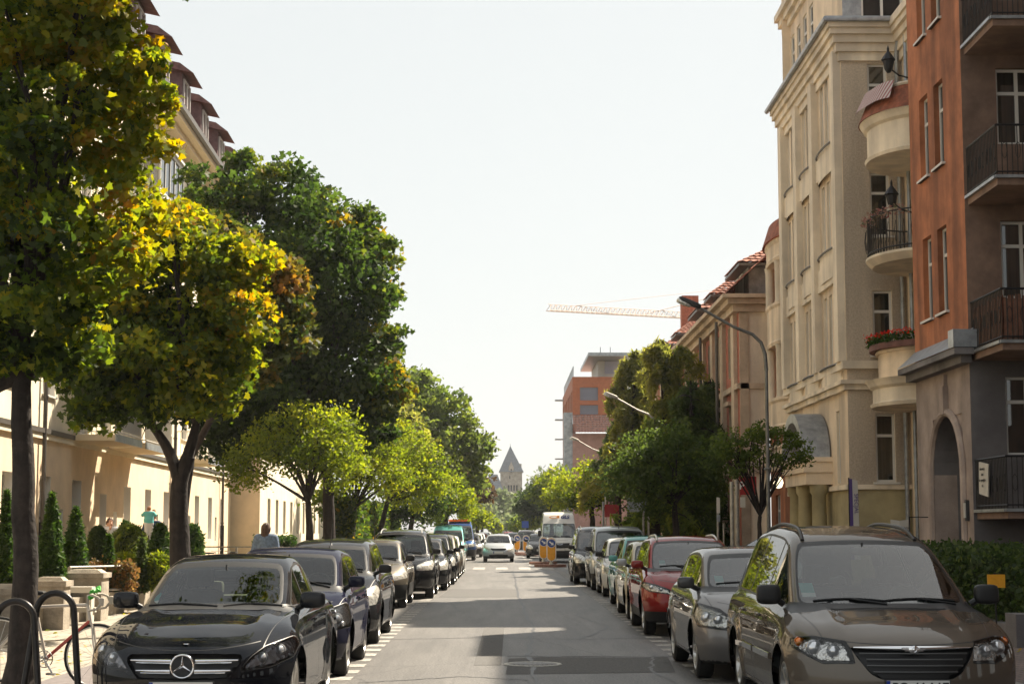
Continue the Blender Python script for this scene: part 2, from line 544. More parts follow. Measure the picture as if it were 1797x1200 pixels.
def make_car(c, loc, label, cat='car', group=None, rz=0, name='parked_car'):
    c = {**BASE, **c}
    L, W = c['L'], c['W']; hw0 = W / 2
    lod = c['lod']
    deck, roof = curve(c['deck']), curve(c['roof'])
    nose, tail = curve(c['nose']), curve(c['tail'])
    y0, z0, y1, z1 = c['ws']; l = math.hypot(y1 - y0, z1 - z0); wdy, wdz = (y1 - y0) / l, (z1 - z0) / l
    a0, b0, a1, b1 = c['rear']; l = math.hypot(a1 - a0, b1 - b0); rdy, rdz = (a1 - a0) / l, (b1 - b0) / l
    b_f, b_r = c['belt']; wb = c['wb']
    yf, yr, Rw = c['wheels']
    def belt(y): return b_f + (b_r - b_f) * np.clip((y - y0) / (a1 - y0), 0, 1)
    def wsv(P): return (P[:, 1] - y0) * -wdz + (P[:, 2] - z0) * wdy + .13 * (P[:, 0] / wb) ** 2 * wdz * 1.0
    def rev(P): return (P[:, 1] - a0) * -rdz + (P[:, 2] - b0) * rdy + .06 * (P[:, 0] / wb) ** 2
    def rfv(P): return P[:, 2] - roof(P[:, 1]) + c['rcrown'] * P[:, 0] ** 2
    def sdv(P): return np.abs(P[:, 0]) - (wb - c['tum'] * (P[:, 2] - b_f) - .10 * np.clip((y1 + .2 - P[:, 1]) / 1.2, 0, 1) ** 2 - .10 * np.clip((P[:, 1] - a0 + .4) / 1.2, 0, 1) ** 2)
    zs, clr = c['zs'], c['clr']
    def F(P):
        x, y, z = np.abs(P[:, 0]), P[:, 1], P[:, 2]
        up = np.clip((z - zs) / (b_f - zs), 0, 1.6); dn = np.clip((zs - z) / (zs - clr), 0, 1.3)
        dwf = np.hypot(y - yf, z - Rw); dwr = np.hypot(y - yr, z - Rw); dw = np.minimum(dwf, dwr)
        hw = hw0 - .07 * up ** 2.2 - .05 * dn ** 2 + c['fl'] * np.exp(-((dw - Rw - .05) / .09) ** 2) * (z > .2)
        hw = hw - .012 * np.exp(-((z - .50) / .09) ** 2) * (dw > Rw + .1)
        side = x - hw
        top = z - deck(y) + c['crown'] * x ** 2
        fr = nose(z) + c['kf'] * (x / hw0) ** c['pf'] - y
        bk = y - tail(z) + .25 * (x / hw0) ** 3.5
        if c.get('crease'):
            cx = c['crease']
            top = top - .014 * np.exp(-((x - cx) / .07) ** 2) * (y < y0 + .1)
        low = smax(smaxs([side, top, fr], .13), bk, .1)
        low = smax(low, clr - z, .06)
        gh = smax(smaxs([sdv(P), wsv(P)], .07), smax(rev(P), rfv(P), .09), .08)
        gh = smax(gh, b_f - .15 - z, .02)
        return smin(low, gh, c.get('kj', .045))
    h = {2: .042, 1: .065, 0: .11}[lod]
    V, Q = nets(F, (-hw0 - .15, -.2, clr - .15), (hw0 + .15, L + .25, c['H'] + .2), h)
    T = np.concatenate([Q[:, [0, 1, 2]], Q[:, [0, 2, 3]]])
    # ---- regions
    def f_side(P):
        g = smaxs([wsv(P) + c.get('pil', .075), rfv(P) + .075, rev(P) + .11, belt(P[:, 1]) + .03 - P[:, 2]], .05)
        if 'sg_end' in c: g = np.maximum(g, P[:, 1] - c['sg_end'])
        return np.maximum(g, .40 - np.abs(P[:, 0]))
    def f_ws(P): return np.maximum(smaxs([sdv(P) + .055, rfv(P) + .035, z0 + .035 - P[:, 2], P[:, 2] - c.get('wstop', 9)], .06), -.05 - wsv(P))
    def f_re(P): return np.maximum(smaxs([sdv(P) + .07, rfv(P) + .06, b1 + .10 - P[:, 2]], .06), -.05 - rev(P))
    def f_hl(P): return np.maximum(poly_sd(np.abs(P[:, 0]), P[:, 2], c['hl'], c['hlr']), P[:, 1] - .75)
    def f_gr(P): return np.maximum(poly_sd(np.abs(P[:, 0]), P[:, 2], c['gr'], .012), P[:, 1] - .5)
    def f_lo(P): return np.maximum(poly_sd(np.abs(P[:, 0]), P[:, 2], c['low'], .012), P[:, 1] - .5)
    Ra = Rw + .055
    def f_arch(P):
        dw = np.minimum(np.hypot(P[:, 1] - yf, P[:, 2] - Rw + .01), np.hypot(P[:, 1] - yr, P[:, 2] - Rw + .01))
        return np.maximum(dw - Ra, hw0 - .33 - np.abs(P[:, 0]))
    def f_cowl(P): return np.maximum.reduce([y0 - c.get('cowl', .10) + .12 * (P[:, 0] / wb) ** 2 - P[:, 1], np.abs(P[:, 0]) - wb + .03, P[:, 2] - z0 - .04, z0 - .12 - P[:, 2], P[:, 1] - y0 - .3])
    regs = [('arch', f_arch), ('ws', f_ws), ('side', f_side), ('re', f_re), ('hl', f_hl), ('gr', f_gr), ('lo', f_lo)]
    if lod >= 1: regs.append(('cowl', f_cowl))
    for n_, f in regs: V, T = cut(V, T, f, F)
    gas = []
    if lod >= 1:
        for f, wd in ((f_ws, .016), (f_side, .02)) + (((f_hl, .006), (f_re, .02)) if lod == 2 else ()):
            g = (lambda P, f=f, wd=wd: f(P) - wd)
            V, T = cut(V, T, g, F); gas.append(g)
    lines = []
    if lod >= 1:
        lw = .007 if lod == 2 else .010
        for yd in c['doors']:
            lines.append((lambda P, yd=yd: P[:, 1] - yd, lambda P, yd=yd: np.maximum.reduce([.30 - P[:, 2], P[:, 2] - belt(P[:, 1]) - .02, hw0 - .3 - np.abs(P[:, 0]), np.abs(P[:, 1] - yd) - .1])))
        lines.append((lambda P: P[:, 2] - .27, lambda P: np.maximum.reduce([c['doors'][0] - P[:, 1], P[:, 1] - c['doors'][-1], hw0 - .3 - np.abs(P[:, 0]), np.abs(P[:, 2] - .27) - .1])))
        hh = c['hood']
        lines.append((lambda P: np.abs(P[:, 0]) - hh - .14 * np.clip(P[:, 1] / y0, 0, 1), lambda P: np.maximum.reduce([P[:, 1] - y0 + .05, .64 - P[:, 2], np.abs(np.abs(P[:, 0]) - hh - .07) - .2])))
        zf = c.get('hoodz', c['hl'][3][1] - .02)
        lines.append((lambda P: P[:, 2] - zf - .06 * (np.abs(P[:, 0]) / hh) ** 2 * c.get('hoodc', 1), lambda P: np.maximum.reduce([np.abs(P[:, 0]) - hh, P[:, 1] - .6, np.abs(P[:, 2] - zf) - .2])))
        for f, g in lines:
            for o_ in (-lw / 2, lw / 2):
                mk = g(V[T].mean(1)) < .06
                V, T2 = cut(V, T[mk], lambda P, f=f, o_=o_: f(P) - o_, F)
                T = np.concatenate([T[~mk], T2])
    if 'clad' in c:
        fc = lambda P: P[:, 2] - c['clad']
        V, T = cut(V, T, fc, F)
    if 'bp' in c and lod >= 1:
        for yb in c['bp']:
            V, T = cut(V, T, lambda P, yb=yb: np.abs(P[:, 1] - yb) - .03, F)
    Cn = V[T].mean(1)
    lab = {n_: f(Cn) < 0 for n_, f in regs}
    ar = lab['arch']
    N = grad(F, V); N /= np.maximum(np.linalg.norm(N, axis=1), 1e-6)[:, None]
    used = ar.copy()
    root = empty(name, loc, rz, label, cat, group)
    def piece(mask, nm, m, off=0.0, shift=(0, 0, 0), flip=False):
        if not mask.any(): return None
        u, t = sub(V, T[mask])
        P = V[u] - N[u] * off + np.array(shift)
        n = N[u]
        if flip: t = t[:, ::-1]; n = -n
        return np_obj(nm, P, t, m, root, N=n)
    if 'bp' in c and lod >= 1:
        pil = np.zeros(len(T), bool)
        for yb in c['bp']: pil |= lab['side'] & (np.abs(Cn[:, 1] - yb) < .03)
    else: pil = np.zeros(len(T), bool)
    sg = lab['side'] & ~pil
    piece(lab['ws'] & ~used, 'windscreen', M[c.get('glass', 'glass')]); used |= lab['ws']
    rear_win = lab['re'] & ~used
    piece(rear_win, 'rear_window', M['sglass']); used |= lab['re']
    for s_, nm in ((-1, 'side_window'), (1, 'side_window')):
        mk = sg & ~used & (Cn[:, 0] * s_ > 0)
        cuts = [-9] + [yb for yb in c['bp'] if ('sg_end' not in c or yb < c['sg_end'])] + [99] if lod >= 1 else [-9, 99]
        for i in range(len(cuts) - 1):
            piece(mk & (Cn[:, 1] > cuts[i]) & (Cn[:, 1] <= cuts[i + 1]), nm, M['sglass'])
    used |= sg
    hl = lab['hl'] & ~used
    for s_ in (-1, 1):
        mk = hl & (Cn[:, 0] * s_ > 0)
        if not mk.any(): continue
        if lod == 2:
            cover = piece(mk, 'headlight', M['lampglass'])
            u, t = sub(V, T[mk])
            P = V[u].copy(); ctr = P.mean(0)
            Pb = P + np.array([0, c.get('bowl', .07), 0]); Pb = ctr + np.array([0, c.get('bowl', .07), 0]) + (Pb - ctr - np.array([0, c.get('bowl', .07), 0])) * .9
            e = border(t)
            nb = len(P)
            AV = np.concatenate([Pb, P - N[u] * .004])
            W4 = np.concatenate([np.stack([e[:, 0], e[:, 1], e[:, 1] + nb], 1), np.stack([e[:, 0], e[:, 1] + nb, e[:, 0] + nb], 1)])
            MI = [0] * len(t) + [1] * len(W4)
            bo = np_obj('reflector', AV, np.concatenate([t, W4]), [M[c.get('bowlmat', 'bowl')], M['plastic']], cover, MI)
            bo.parent = cover
            for (lx, lz, lr, lm) in c.get('lens', ()):
                mb = MB()
                yy = surf(F, (lx * s_, lz), 'y') + .05
                mb.lathe([(0.001, -.035), (lr * .5, -.03), (lr * .85, -.012), (lr, .01), (lr * 1.15, 0.0), (lr * 1.2, .03)], 20, 0, (lx * s_, yy, lz), 'y')
                o = mb.build('lens', M[lm], cover)
        else:
            piece(mk, 'headlight', M['lampfar'], 0.0)
    used |= hl
    for key, nm in (('gr', 'grille'), ('lo', 'lower_grille')):
        mk = lab[key] & ~used
        if mk.any():
            u, t = sub(V, T[mk])
            P = V[u]; e = border(t); nb = len(P)
            dpt = .05 if lod else .02
            AV = np.concatenate([P + np.array([0, dpt, 0]), P])
            W4 = np.concatenate([np.stack([e[:, 0], e[:, 1], e[:, 1] + nb], 1), np.stack([e[:, 0], e[:, 1] + nb, e[:, 0] + nb], 1)])
            go = np_obj(nm, AV, np.concatenate([t, W4]), [M['trim']], root)
            if lod >= 1 and key == 'gr' and not c.get('noslat'):
                mb = MB()
                for zz in c['slats']:
                    xs = [x for x in np.linspace(-1, 1, 41) if poly_sd(np.array([abs(x)]), np.array([zz]), c['gr'])[0] < -.004]
                    if len(xs) > 2: mb.tube([(x, surf(F, (x, zz), 'y') + .012, zz) for x in xs], .007, 6)
                if mb.V: mb.build('grille_slat', M[c.get('slatm', 'plastic')], go)
            if lod >= 1 and key == 'lo':
                mb = MB()
                zs_ = [p[1] for p in c['low']]
                for zz in np.arange(min(zs_) + .03, max(zs_) - .02, .04):
                    xs = [x for x in np.linspace(-.9, .9, 25) if poly_sd(np.array([abs(x)]), np.array([zz]), c['low'])[0] < -.002]
                    if len(xs) > 2: mb.tube([(x, surf(F, (x, zz), 'y') + .02, zz) for x in xs], .004, 5)
                if mb.V: mb.build('grille_slat', M['plastic'], go)
            used |= mk
    MI = np.zeros(len(T), int)
    for g in gas: MI[g(Cn) < 0] = 1
    for f, g in lines: MI[(np.abs(f(Cn)) < lw / 2) & (g(Cn) < 0)] = 1
    if 'cowl' in lab: MI[lab['cowl']] = 1
    if 'clad' in c: MI[Cn[:, 2] < c['clad']] = 1
    MI[Cn[:, 2] < clr + .03] = 1
    MI[pil] = 1
    bm_ = ~used
    if c.get('darkroof'):
        MI[(rfv(Cn) > -.03) & (Cn[:, 2] > b_f + .3)] = 1
    u, t = sub(V, T[bm_])
    np_obj('body', V[u], t, [c['paint'], M['trim']], root, MI[bm_], N[u])
    if lod >= 1:
        mk = bm_ & (Cn[:, 2] > b_f - .1) & (Cn[:, 1] > y0 - .05) & (Cn[:, 1] < a1)
        piece(mk, 'cabin_lining', M['cabin'], .022, flip=True)
    # ---- arch liners, underbody
    mb = MB()
    for yw in (yf, yr):
        for s_ in (-1, 1):
            xo, xi = s_ * (hw0 - .045), s_ * (hw0 - .34)
            n = 16; pts = []
            for i in range(n + 1):
                th = PI * i / n * 1.16 - PI * .08
                pts.append((yw - math.cos(th) * (Ra + .004), Rw + math.sin(th) * (Ra + .004)))
            vs = [(xo, a, b) for a, b in pts] + [(xi, a, b) for a, b in pts] + [(xi, yw, Rw)]
            fs = [(i, i + 1, n + 2 + i, n + 1 + i) for i in range(n)] + [(n + 1 + i, n + 2 + i, 2 * n + 2) for i in range(n)]
            mb.add(vs, fs)
    mb.box((0, (y0 + a1) / 2, .34), (W - .5, a1 - y0 - .2, .06))
    mb.build('wheel_arch_liner', M['trim'], root, None)
    # ---- wheels
    tw = .20 if W < 1.85 else .215
    wm = wheel_meshes(Rw, c.get('rimr', Rw * .69), tw, c.get('spokes', 5), c.get('rimm', 'rim'))
    for yw in (yf, yr):
        for s_ in (-1, 1):
            o = put(bpy.data.objects.new('wheel', wm[0]), root)
            o.location = (s_ * (hw0 - .03 - tw / 2), yw, Rw)
            o.rotation_euler = (random.uniform(0, 6), 0, 0 if s_ > 0 else PI)
            if lod: put(bpy.data.objects.new('rim', wm[1]), o)
    # ---- mirrors
    mw, mh = c.get('mir', (.20, .135))
    for s_ in (-1, 1):
        mb = MB()
        xm = s_ * (hw0 + .12 - mw / 2); zm = b_f + c['mirz']; ym = y0 + c.get('miry', .30)
        mb.rbox((xm, ym, zm), (mw, .12, mh), .95, 0, 6)
        mb.tube([(s_ * (wb - .03), ym + .03, zm - .09), (xm - s_ * mw * .25, ym + .01, zm - .03)], [.03, .03], 8, 1)
        mb.build('side_mirror', [c.get('mirm', c['paint']), M['trim']], root)
    if lod == 0:
        if 'plate' in c:
            mb = MB(); mb.box((0, surf(F, (0, c['plate']), 'y') - .01, c['plate']), (.52, .012, .115)); mb.build('number_plate', M['plate'], root)
        mb = MB(); mb.rbox((0, (y0 + a1) / 2 + .2, b_f - .1), (W - .4, (a1 - y0) * .7, .3), .5, 0, 3)
        mb.build('seat', M['seat'], root)
        return root, F
    # ---- interior
    sm = M[c.get('seatm', 'seat')]
    mb = MB(); mb.rbox((0, y0 + .48, b_f - .12), (wb * 2 - .16, .75, .22), .6, 0, 5)
    mb.build('dashboard', M['plastic'], root)
    sy = y0 + c.get('seaty', 1.12)
    for s_ in (-1, 1):
        mb = MB()
        mb.rbox((s_ * .36, sy + .12, b_f - .16), (.50, .16, .66), .6, 0, 5, rx=R(-14))
        mb.rbox((s_ * .36, sy - .18, b_f - .48), (.50, .55, .16), .6, 0, 5)
        mb.tube([(s_ * .36 - .06, sy + .17, b_f + .1), (s_ * .36 - .06, sy + .2, b_f + .24)], .008, 6)
        mb.tube([(s_ * .36 + .06, sy + .17, b_f + .1), (s_ * .36 + .06, sy + .2, b_f + .24)], .008, 6)
        o = mb.build('front_seat', sm, root)
        mb = MB(); mb.rbox((s_ * .36, sy + .21, b_f + .27), (.27, .11, .19), .7, 0, 5)
        mb.build('headrest', sm, o)
    mb = MB(); mb.rbox((0, sy + 1.0, b_f - .2), (1.2, .2, .55), .6, 0, 5, rx=R(-14))
    for x in (-.4, .4): mb.rbox((x, sy + 1.1, b_f + .14), (.26, .1, .14), .7, 0, 4)
    mb.build('rear_seat', M[c.get('rseatm', c.get('seatm', 'seat'))], root)
    mb = MB(); mb.ring((0, 0, 0), .18, .014, 'y', 24, 6); mb.box((0, 0, 0), (.3, .02, .05)); mb.box((0, 0, -.08), (.05, .02, .16))
    mb.xf(Matrix.Translation((.36, y0 + .72, b_f + .02)) @ Matrix.Rotation(R(-22), 4, 'X'))
    mb.build('steering_wheel', M['plastic'], root)
    mb = MB(); zm_ = c['ws'][3] - .10; ym_ = surf(F, (0, zm_), 'y', 3.5) + .09
    mb.rbox((0, ym_, zm_), (.24, .04, .07), .8, 0, 4); mb.tube([(0, ym_ + .01, zm_), (0, ym_ + .03, zm_ + .08)], .01, 5)
    mb.build('rear_view_mirror', M['plastic'], root)
    # ---- plate, wipers, handles
    if 'plate' in c:
        zp = c['plate']; yp = surf(F, (0, zp), 'y') - .012
        mb = MB(); mb.box((0, yp, zp), (.54, .02, .13), 1); mb.box((.0, yp - .012, zp), (.52, .006, .112), 0); mb.box((-.245, yp - .014, zp), (.03, .006, .108), 2)
        po = mb.build('number_plate', [M['plate'], M['plastic'], M['plateblue']], root)
        if c.get('ptext'): text_obj(c['ptext'], .105, M['ink'], (.02, yp - .017, zp - .003), (PI / 2, 0, 0), po, bold=.002)
    mb = MB()
    for xa, xb, zb_ in c.get('wipers', ((-.55, .0, z0 + .07), (.08, .58, z0 + .07))):
        pts = [(x, surf(F, (x, zb_ + .02 * math.sin((x - xa) / (xb - xa) * PI)), 'y', 3.0) - .012, zb_ + .02 * math.sin((x - xa) / (xb - xa) * PI)) for x in np.linspace(xa, xb, 7)]
        mb.tube(pts, .009, 6)
        xc_ = (xa + xb) / 2
        mb.tube([(xc_, surf(F, (xc_, zb_ + .02), 'y', 3.0) - .022, zb_ + .02), (xb, surf(F, (xb, z0 + .03), 'y', 3.0) - .02, z0 + .03)], .010, 6)
    mb.build('wiper', M['trim'], root)
    hz_ = c.get('hz', .86)
    for s_ in (-1, 1):
        for yd in c['bp'][:2]:
            xs_ = surf(F, (yd - .13, hz_), 'x')
            mb = MB(); mb.rbox((s_ * (xs_ + .018), yd - .13, hz_), (.03, .17, .028), .8, 0, 4)
            mb.build('door_handle', c.get('handm', c['paint']), root)
    if c.get('rails'):
        for s_ in (-1, 1):
            mb = MB(); pts = []
            for y in np.linspace(y1 + .1, a0 - .05, 12):
                x = s_ * (wb - c['tum'] * (roof(y) - b_f) - .09)
                zz = surf(F, (x, y), 'z')
                e_ = min((y - y1 - .1), (a0 - .05 - y)) / .25
                pts.append((x, y, zz + .028 * min(1, max(0, e_)) + .004))
            mb.tube(pts, .019, 8)
            mb.build('roof_rail', M[c.get('railm', 'trim')], root)
    if c.get('antenna'):
        mb = MB(); ya = c['antenna']; za = surf(F, (0, ya), 'z'); mb.tube([(0, ya, za), (0, ya + .16, za + .30)], [.012, .004], 6)
        mb.build('antenna', M['trim'], root)
    if c.get('sticker'):
        mb = MB()
        xa, za, ww, hh2 = c['sticker']
        q = []
        for xx, zz in ((xa, za), (xa + ww, za), (xa + ww, za + hh2), (xa, za + hh2)):
            q.append((xx, surf(F, (xx, zz), 'y', 3.0) + .006, zz))
        mb.add(q, [(0, 1, 2, 3)])
        q2 = [(p[0], p[1] - .002, p[2]) for p in (q[0], q[1])]
        for xx, zz in ((xa + ww, za + hh2 * .3), (xa, za + hh2 * .3)): q2.append((xx, surf(F, (xx, zz), 'y', 3.0) + .004, zz))
        mb.add(q2, [(0, 1, 2, 3)], 1)
        mb.build('windscreen_sticker', [M['sticker'], M['plate']], root, None)
    return root, F

def surf(F, ab, ax, far=2.5):
    """first hit of the surface: ax 'y' from the front, 'z' from above, 'x' from outside (+x)"""
    n = 260
    if ax == 'y': t = np.linspace(-.25, far, n); P = np.stack([np.full(n, ab[0]), t, np.full(n, ab[1])], 1)
    elif ax == 'z': t = np.linspace(3.2, .3, n); P = np.stack([np.full(n, ab[0]), np.full(n, ab[1]), t], 1)
    else: t = np.linspace(1.4, .2, n); P = np.stack([t, np.full(n, ab[0]), np.full(n, ab[1])], 1)
    g = F(P)
    i = int((g < 0).argmax())
    if i == 0: return float(t[0]) if g[0] < 0 else float(t[-1])
    return float(t[i - 1] + (t[i] - t[i - 1]) * g[i - 1] / (g[i - 1] - g[i]))

_WM = {}
def wheel_meshes(Rw, rr, tw, ns, rm):
    k = (round(Rw, 3), round(rr, 3), tw, ns, rm)
    if k in _WM: return _WM[k]
    mb = MB(); h = tw / 2
    mb.lathe([(rr - .02, -h * .8), (rr, -h * .95), (rr + .03, -h), (Rw - .03, -h * .96), (Rw - .006, -h * .75), (Rw, -h * .3), (Rw, h * .3), (Rw - .006, h * .75), (Rw - .03, h * .96), (rr + .03, h), (rr, h * .95), (rr - .02, h * .8)], 40, 0, axis='x', closed=True)
    t = mb.mesh('tyre', M['tyre'], 30)
    mb = MB()
    mb.lathe([(rr - .02, -h * .8), (rr - .02, h * .8), (rr + .004, h * .97), (rr - .012, h * .97), (rr - .035, h * .6), (rr - .05, -h * .6)], 40, 0, axis='x', closed=True)
    mb.lathe([(.001, h * .30), (rr * .6, h * .28), (rr * .6, h * .1)], 24, 1, axis='x')
    mb.lathe([(.001, h * .86), (.035, h * .85), (.07, h * .74), (.075, h * .4)], 20, 0, axis='x')
    for i in range(ns):
        a = 2 * PI * i / ns
        wd = (.085 if ns <= 6 else .045)
        for da in ((-.13, .13) if ns <= 5 else (0,)):
            p0 = Vector((h * .62, math.cos(a) * .05, math.sin(a) * .05)); p1 = Vector((h * .72, math.cos(a + da) * (rr - .02), math.sin(a + da) * (rr - .02)))
            dr = (p1 - p0); tt = Vector((0, -math.sin(a), math.cos(a))) * (wd * .28 if len((-.13, .13)) and ns <= 5 else wd * .5)
            nx = Vector((.018, 0, 0))
            mb.hexa([p0 - tt - nx, p0 + tt - nx, p1 + tt * .9 - nx, p1 - tt * .9 - nx, p0 - tt + nx, p0 + tt + nx, p1 + tt * .9 + nx, p1 - tt * .9 + nx], 0)
    r = mb.mesh('rim', [M[rm], M['plastic']], 35)
    _WM[k] = (t, r)
    return _WM[k]
# ------------------------------------------------------------------ the cars
P_BLACK = paint('paint_black', (.003, .004, .007), 0, .2, .85)
P_BRONZE = paint('paint_bronze', (.125, .105, .085), .55, .3)
P_NAVY = paint('paint_navy', (.009, .010, .026), 0, .3, .7)
P_SILVER = paint('paint_silver', (.33, .33, .33), .6, .3)
P_SAND = paint('paint_sand', (.13, .115, .095), .55, .32)
P_GREY = paint('paint_grey', (.055, .053, .052), .4, .3)
P_DGREY = paint('paint_dark_grey', (.018, .019, .022), .2, .28)
P_RED = paint('paint_red', (.22, .012, .009), .2, .25)
P_WHITE = paint('paint_white', (.62, .62, .60), 0, .3)
P_TEAL = paint('paint_teal', (.10, .33, .31), .2, .3)
P_CREAM = paint('paint_cream', (.45, .42, .33), .3, .3)
P_BLUE = paint('paint_blue', (.015, .05, .15), .2, .3)
P_MIST = paint('paint_pale_grey', (.42, .44, .46), .4, .3)

def X(px, d): return (px - 880) / FPX * d
GL = 'cars parked along the left side of the street'
GRR = 'cars parked along the right side of the street'

# black saloon, front left of the picture
benz = dict(L=4.69, W=1.735, H=1.48, lod=2, paint=P_BLACK, clr=.16, zs=.52,
    nose=[(.1, .14), (.25, .05), (.42, .0), (.56, .01), (.66, .05), (.74, .12), (.82, .26), (.95, .6)],
    tail=[(.1, 4.6), (.5, 4.69), (.9, 4.66), (1.1, 4.55)],
    deck=[(0, .60), (.14, .745), (.45, .86), (.9, .945), (1.4, 1.0), (1.6, 1.01), (3.9, 1.04), (4.3, 1.03), (4.69, .98)],
    roof=[(1.9, 1.24), (2.25, 1.385), (2.7, 1.455), (3.1, 1.465), (3.5, 1.42), (3.9, 1.30), (4.3, 1.10)],
    ws=(1.42, .985, 2.32, 1.39), rear=(3.50, 1.41, 4.28, 1.03), belt=(.965, 1.02), wb=.735, tum=.40, crown=.075, kf=.50, pf=3.0,
    wheels=(.84, 3.68, .33), fl=.028, crease=.52,
    hl=[(.47, .545), (.555, .65), (.65, .725), (.83, .785), (.88, .75), (.85, .64), (.70, .575)], hlr=.008, bowlmat='bowldark', bowl=.05,
    lens=((.62, .64, .044, 'lens'), (.745, .69, .044, 'lens')),
    gr=[(-.2, .675), (.455, .665), (.47, .635), (.45, .60), (.37, .495), (-.2, .475)], noslat=True,
    low=[(-.2, .33), (.62, .33), (.56, .21), (-.2, .21)], plate=.405, ptext='PO 40373', hood=.60, hoodz=.705, hoodc=1.1,
    mir=(.235, .155), mirz=.09, miry=.42, doors=(1.5, 2.55, 3.45), bp=(2.52, 3.40), rimr=.235, spokes=5, seaty=1.25, mirm=P_BLACK, rseatm='beige',
    sticker=(-.66, 1.03, .13, .09), wipers=((-.6, .05, 1.015), (.1, .62, 1.015)))
M['bowldark'] = mat('lamp_inside_dark', (.30, .30, .32), .18, .7, bump=(30, .6))
car1, F1 = make_car(benz, (X(328, 14.3), 14.3, 0), 'black saloon with a star emblem on its grille, nearest car on the left', 'car', GL)
g = MB()
yy = surf(F1, (0, .58), 'y') - .012
g.ring((0, yy, .585), .094, .009, 'y', 40, 8)
for k in range(3):
    a = PI / 2 + k * 2 * PI / 3
    p = Vector((math.cos(a) * .092, yy, .585 + math.sin(a) * .092)); c0 = Vector((0, yy, .585))
    t = Vector((-math.sin(a), 0, math.cos(a))) * .013
    f = Vector((0, -.014, 0))
    g.add([c0 + t, c0 - t, p, c0 + f], [(0, 2, 3), (1, 3, 2), (0, 3, 1)])
g.build('star_emblem', M['chrome'], car1, 20)
for zz, xe in ((.625, .445), (.545, .39)):
    for s in (-1, 1):
        g = MB()
        xs = np.linspace(.10, xe, 8) * s
        g.tube([(x, surf(F1, (x, zz + .02 * abs(x)), 'y') + .004, zz + .012 * abs(x)) for x in xs], [.015, .015, .014, .013, .012, .011, .009, .006], 8)
        g.tube([(x, surf(F1, (x, zz - .02), 'y') + .008, zz - .018 + .012 * abs(x)) for x in xs[:-1]], .0045, 6)
        g.build('grille_slat', M['chrome'], car1)
g = MB()
g.lathe([(.001, .006), (.022, .005), (.026, 0)], 20, 0, (0, surf(F1, (0, .735), 'y') - 0, .0), 'z')
yb = surf(F1, (0, .735), 'y')
g.V = [(v[0], v[1] + .03, v[2] + surf(F1, (0, yb + .03), 'z')) for v in g.V]
g.build('bonnet_badge', M['chrome'], car1)
for s in (-1, 1):          # chrome strips under the side windows
    g = MB()
    pts = []
    for y in np.linspace(1.55, 4.0, 16):
        pts.append((s * (surf(F1, (y, 1.0), 'x') + .004), y, 1.0))
    g.tube(pts, .006, 6)
    g.build('window_strip', M['chrome'], car1)

# bronze people carrier, front right
van = dict(glass='glassr', L=4.82, W=1.97, H=1.75, lod=2, paint=P_BRONZE, clr=.19, zs=.58,
    nose=[(.1, .12), (.25, .04), (.42, .0), (.55, .01), (.68, .045), (.77, .12), (.86, .26), (1.0, .6)],
    tail=[(.1, 4.74), (.6, 4.82), (1.1, 4.80), (1.4, 4.7)],
    deck=[(0, .66), (.13, .77), (.4, .875), (.8, .965), (1.12, 1.03), (1.4, 1.06), (4.8, 1.12)],
    roof=[(1.6, 1.40), (2.0, 1.575), (2.5, 1.69), (3.1, 1.735), (4.0, 1.73), (4.6, 1.63), (4.8, 1.5)],
    ws=(1.12, 1.015, 2.12, 1.60), rear=(4.52, 1.66, 4.86, 1.0), belt=(1.0, 1.08), wb=.885, tum=.40, crown=.07, rcrown=.08, kf=.52, pf=2.8,
    wheels=(.90, 3.78, .335), fl=.025, crease=.55,
    hl=[(.50, .605), (.515, .70), (.545, .77), (.78, .80), (.93, .775), (.95, .72), (.83, .645), (.73, .595), (.60, .605)], hlr=.004, bowl=.075,
    lens=((.635, .69, .05, 'lens'), (.775, .71, .058, 'lens'), (.875, .755, .035, 'amber')),
    gr=[(-.2, .735), (.50, .72), (.46, .65), (.37, .53), (.29, .487), (-.2, .48)], slats=(.535, .585, .635, .682), slatm='slat',
    low=[(-.2, .31), (.6, .31), (.55, .22), (-.2, .22)], plate=.415, ptext='PO 4AA17', hood=.66, hoodz=.748, hoodc=.55,
    mir=(.22, .18), mirz=.12, miry=.32, mirm=M['trim'], doors=(1.45, 2.55, 3.62), bp=(2.5, 3.55), rimr=.22, spokes=7, rails=True, cowl=.16,
    sticker=(-.70, 1.10, .12, .12), wipers=((-.62, .02, 1.07), (-.02, .66, 1.07)), seaty=1.2, hz=.90, handm=P_BRONZE)
M['slat'] = mat('grille_slat_grey', (.10, .10, .10), .35, .4)
car2, F2 = make_car(van, (X(1600, 14.3), 14.3, 0), 'bronze people carrier with a winged badge on its grille, nearest car on the right', 'car', GRR)
g = MB()
xs = np.linspace(-.49, .49, 25)
g.tube([(x, surf(F2, (x, .725), 'y') + .002, .727 - .006 * (1 - (abs(x) / .5))) for x in xs], [.006 + .016 * (1 - (abs(x) / .5) ** 1.5) for x in xs], 10)
g.build('grille_bar', M['chrome'], car2)
g = MB()
yb = surf(F2, (0, .725), 'y') - .024
g.lathe([(.001, -.008), (.024, -.006), (.033, 0), (.03, .006), (.02, .02)], 24, 0, (0, yb, .713), 'y')
for i, v in enumerate(g.V): g.V[i] = (v[0] * 1.35, v[1], v[2])
for s in (-1, 1):
    for k in range(3):
        z = .728 - k * .011
        g.box((s * (.075 - k * .008), yb + .004, z), (.06 - k * .012, .01, .007), 0)
g.ring((0, yb - .008, .713), .019, .0025, 'y', 20, 5)
g.build('winged_badge', M['chrome'], car2)
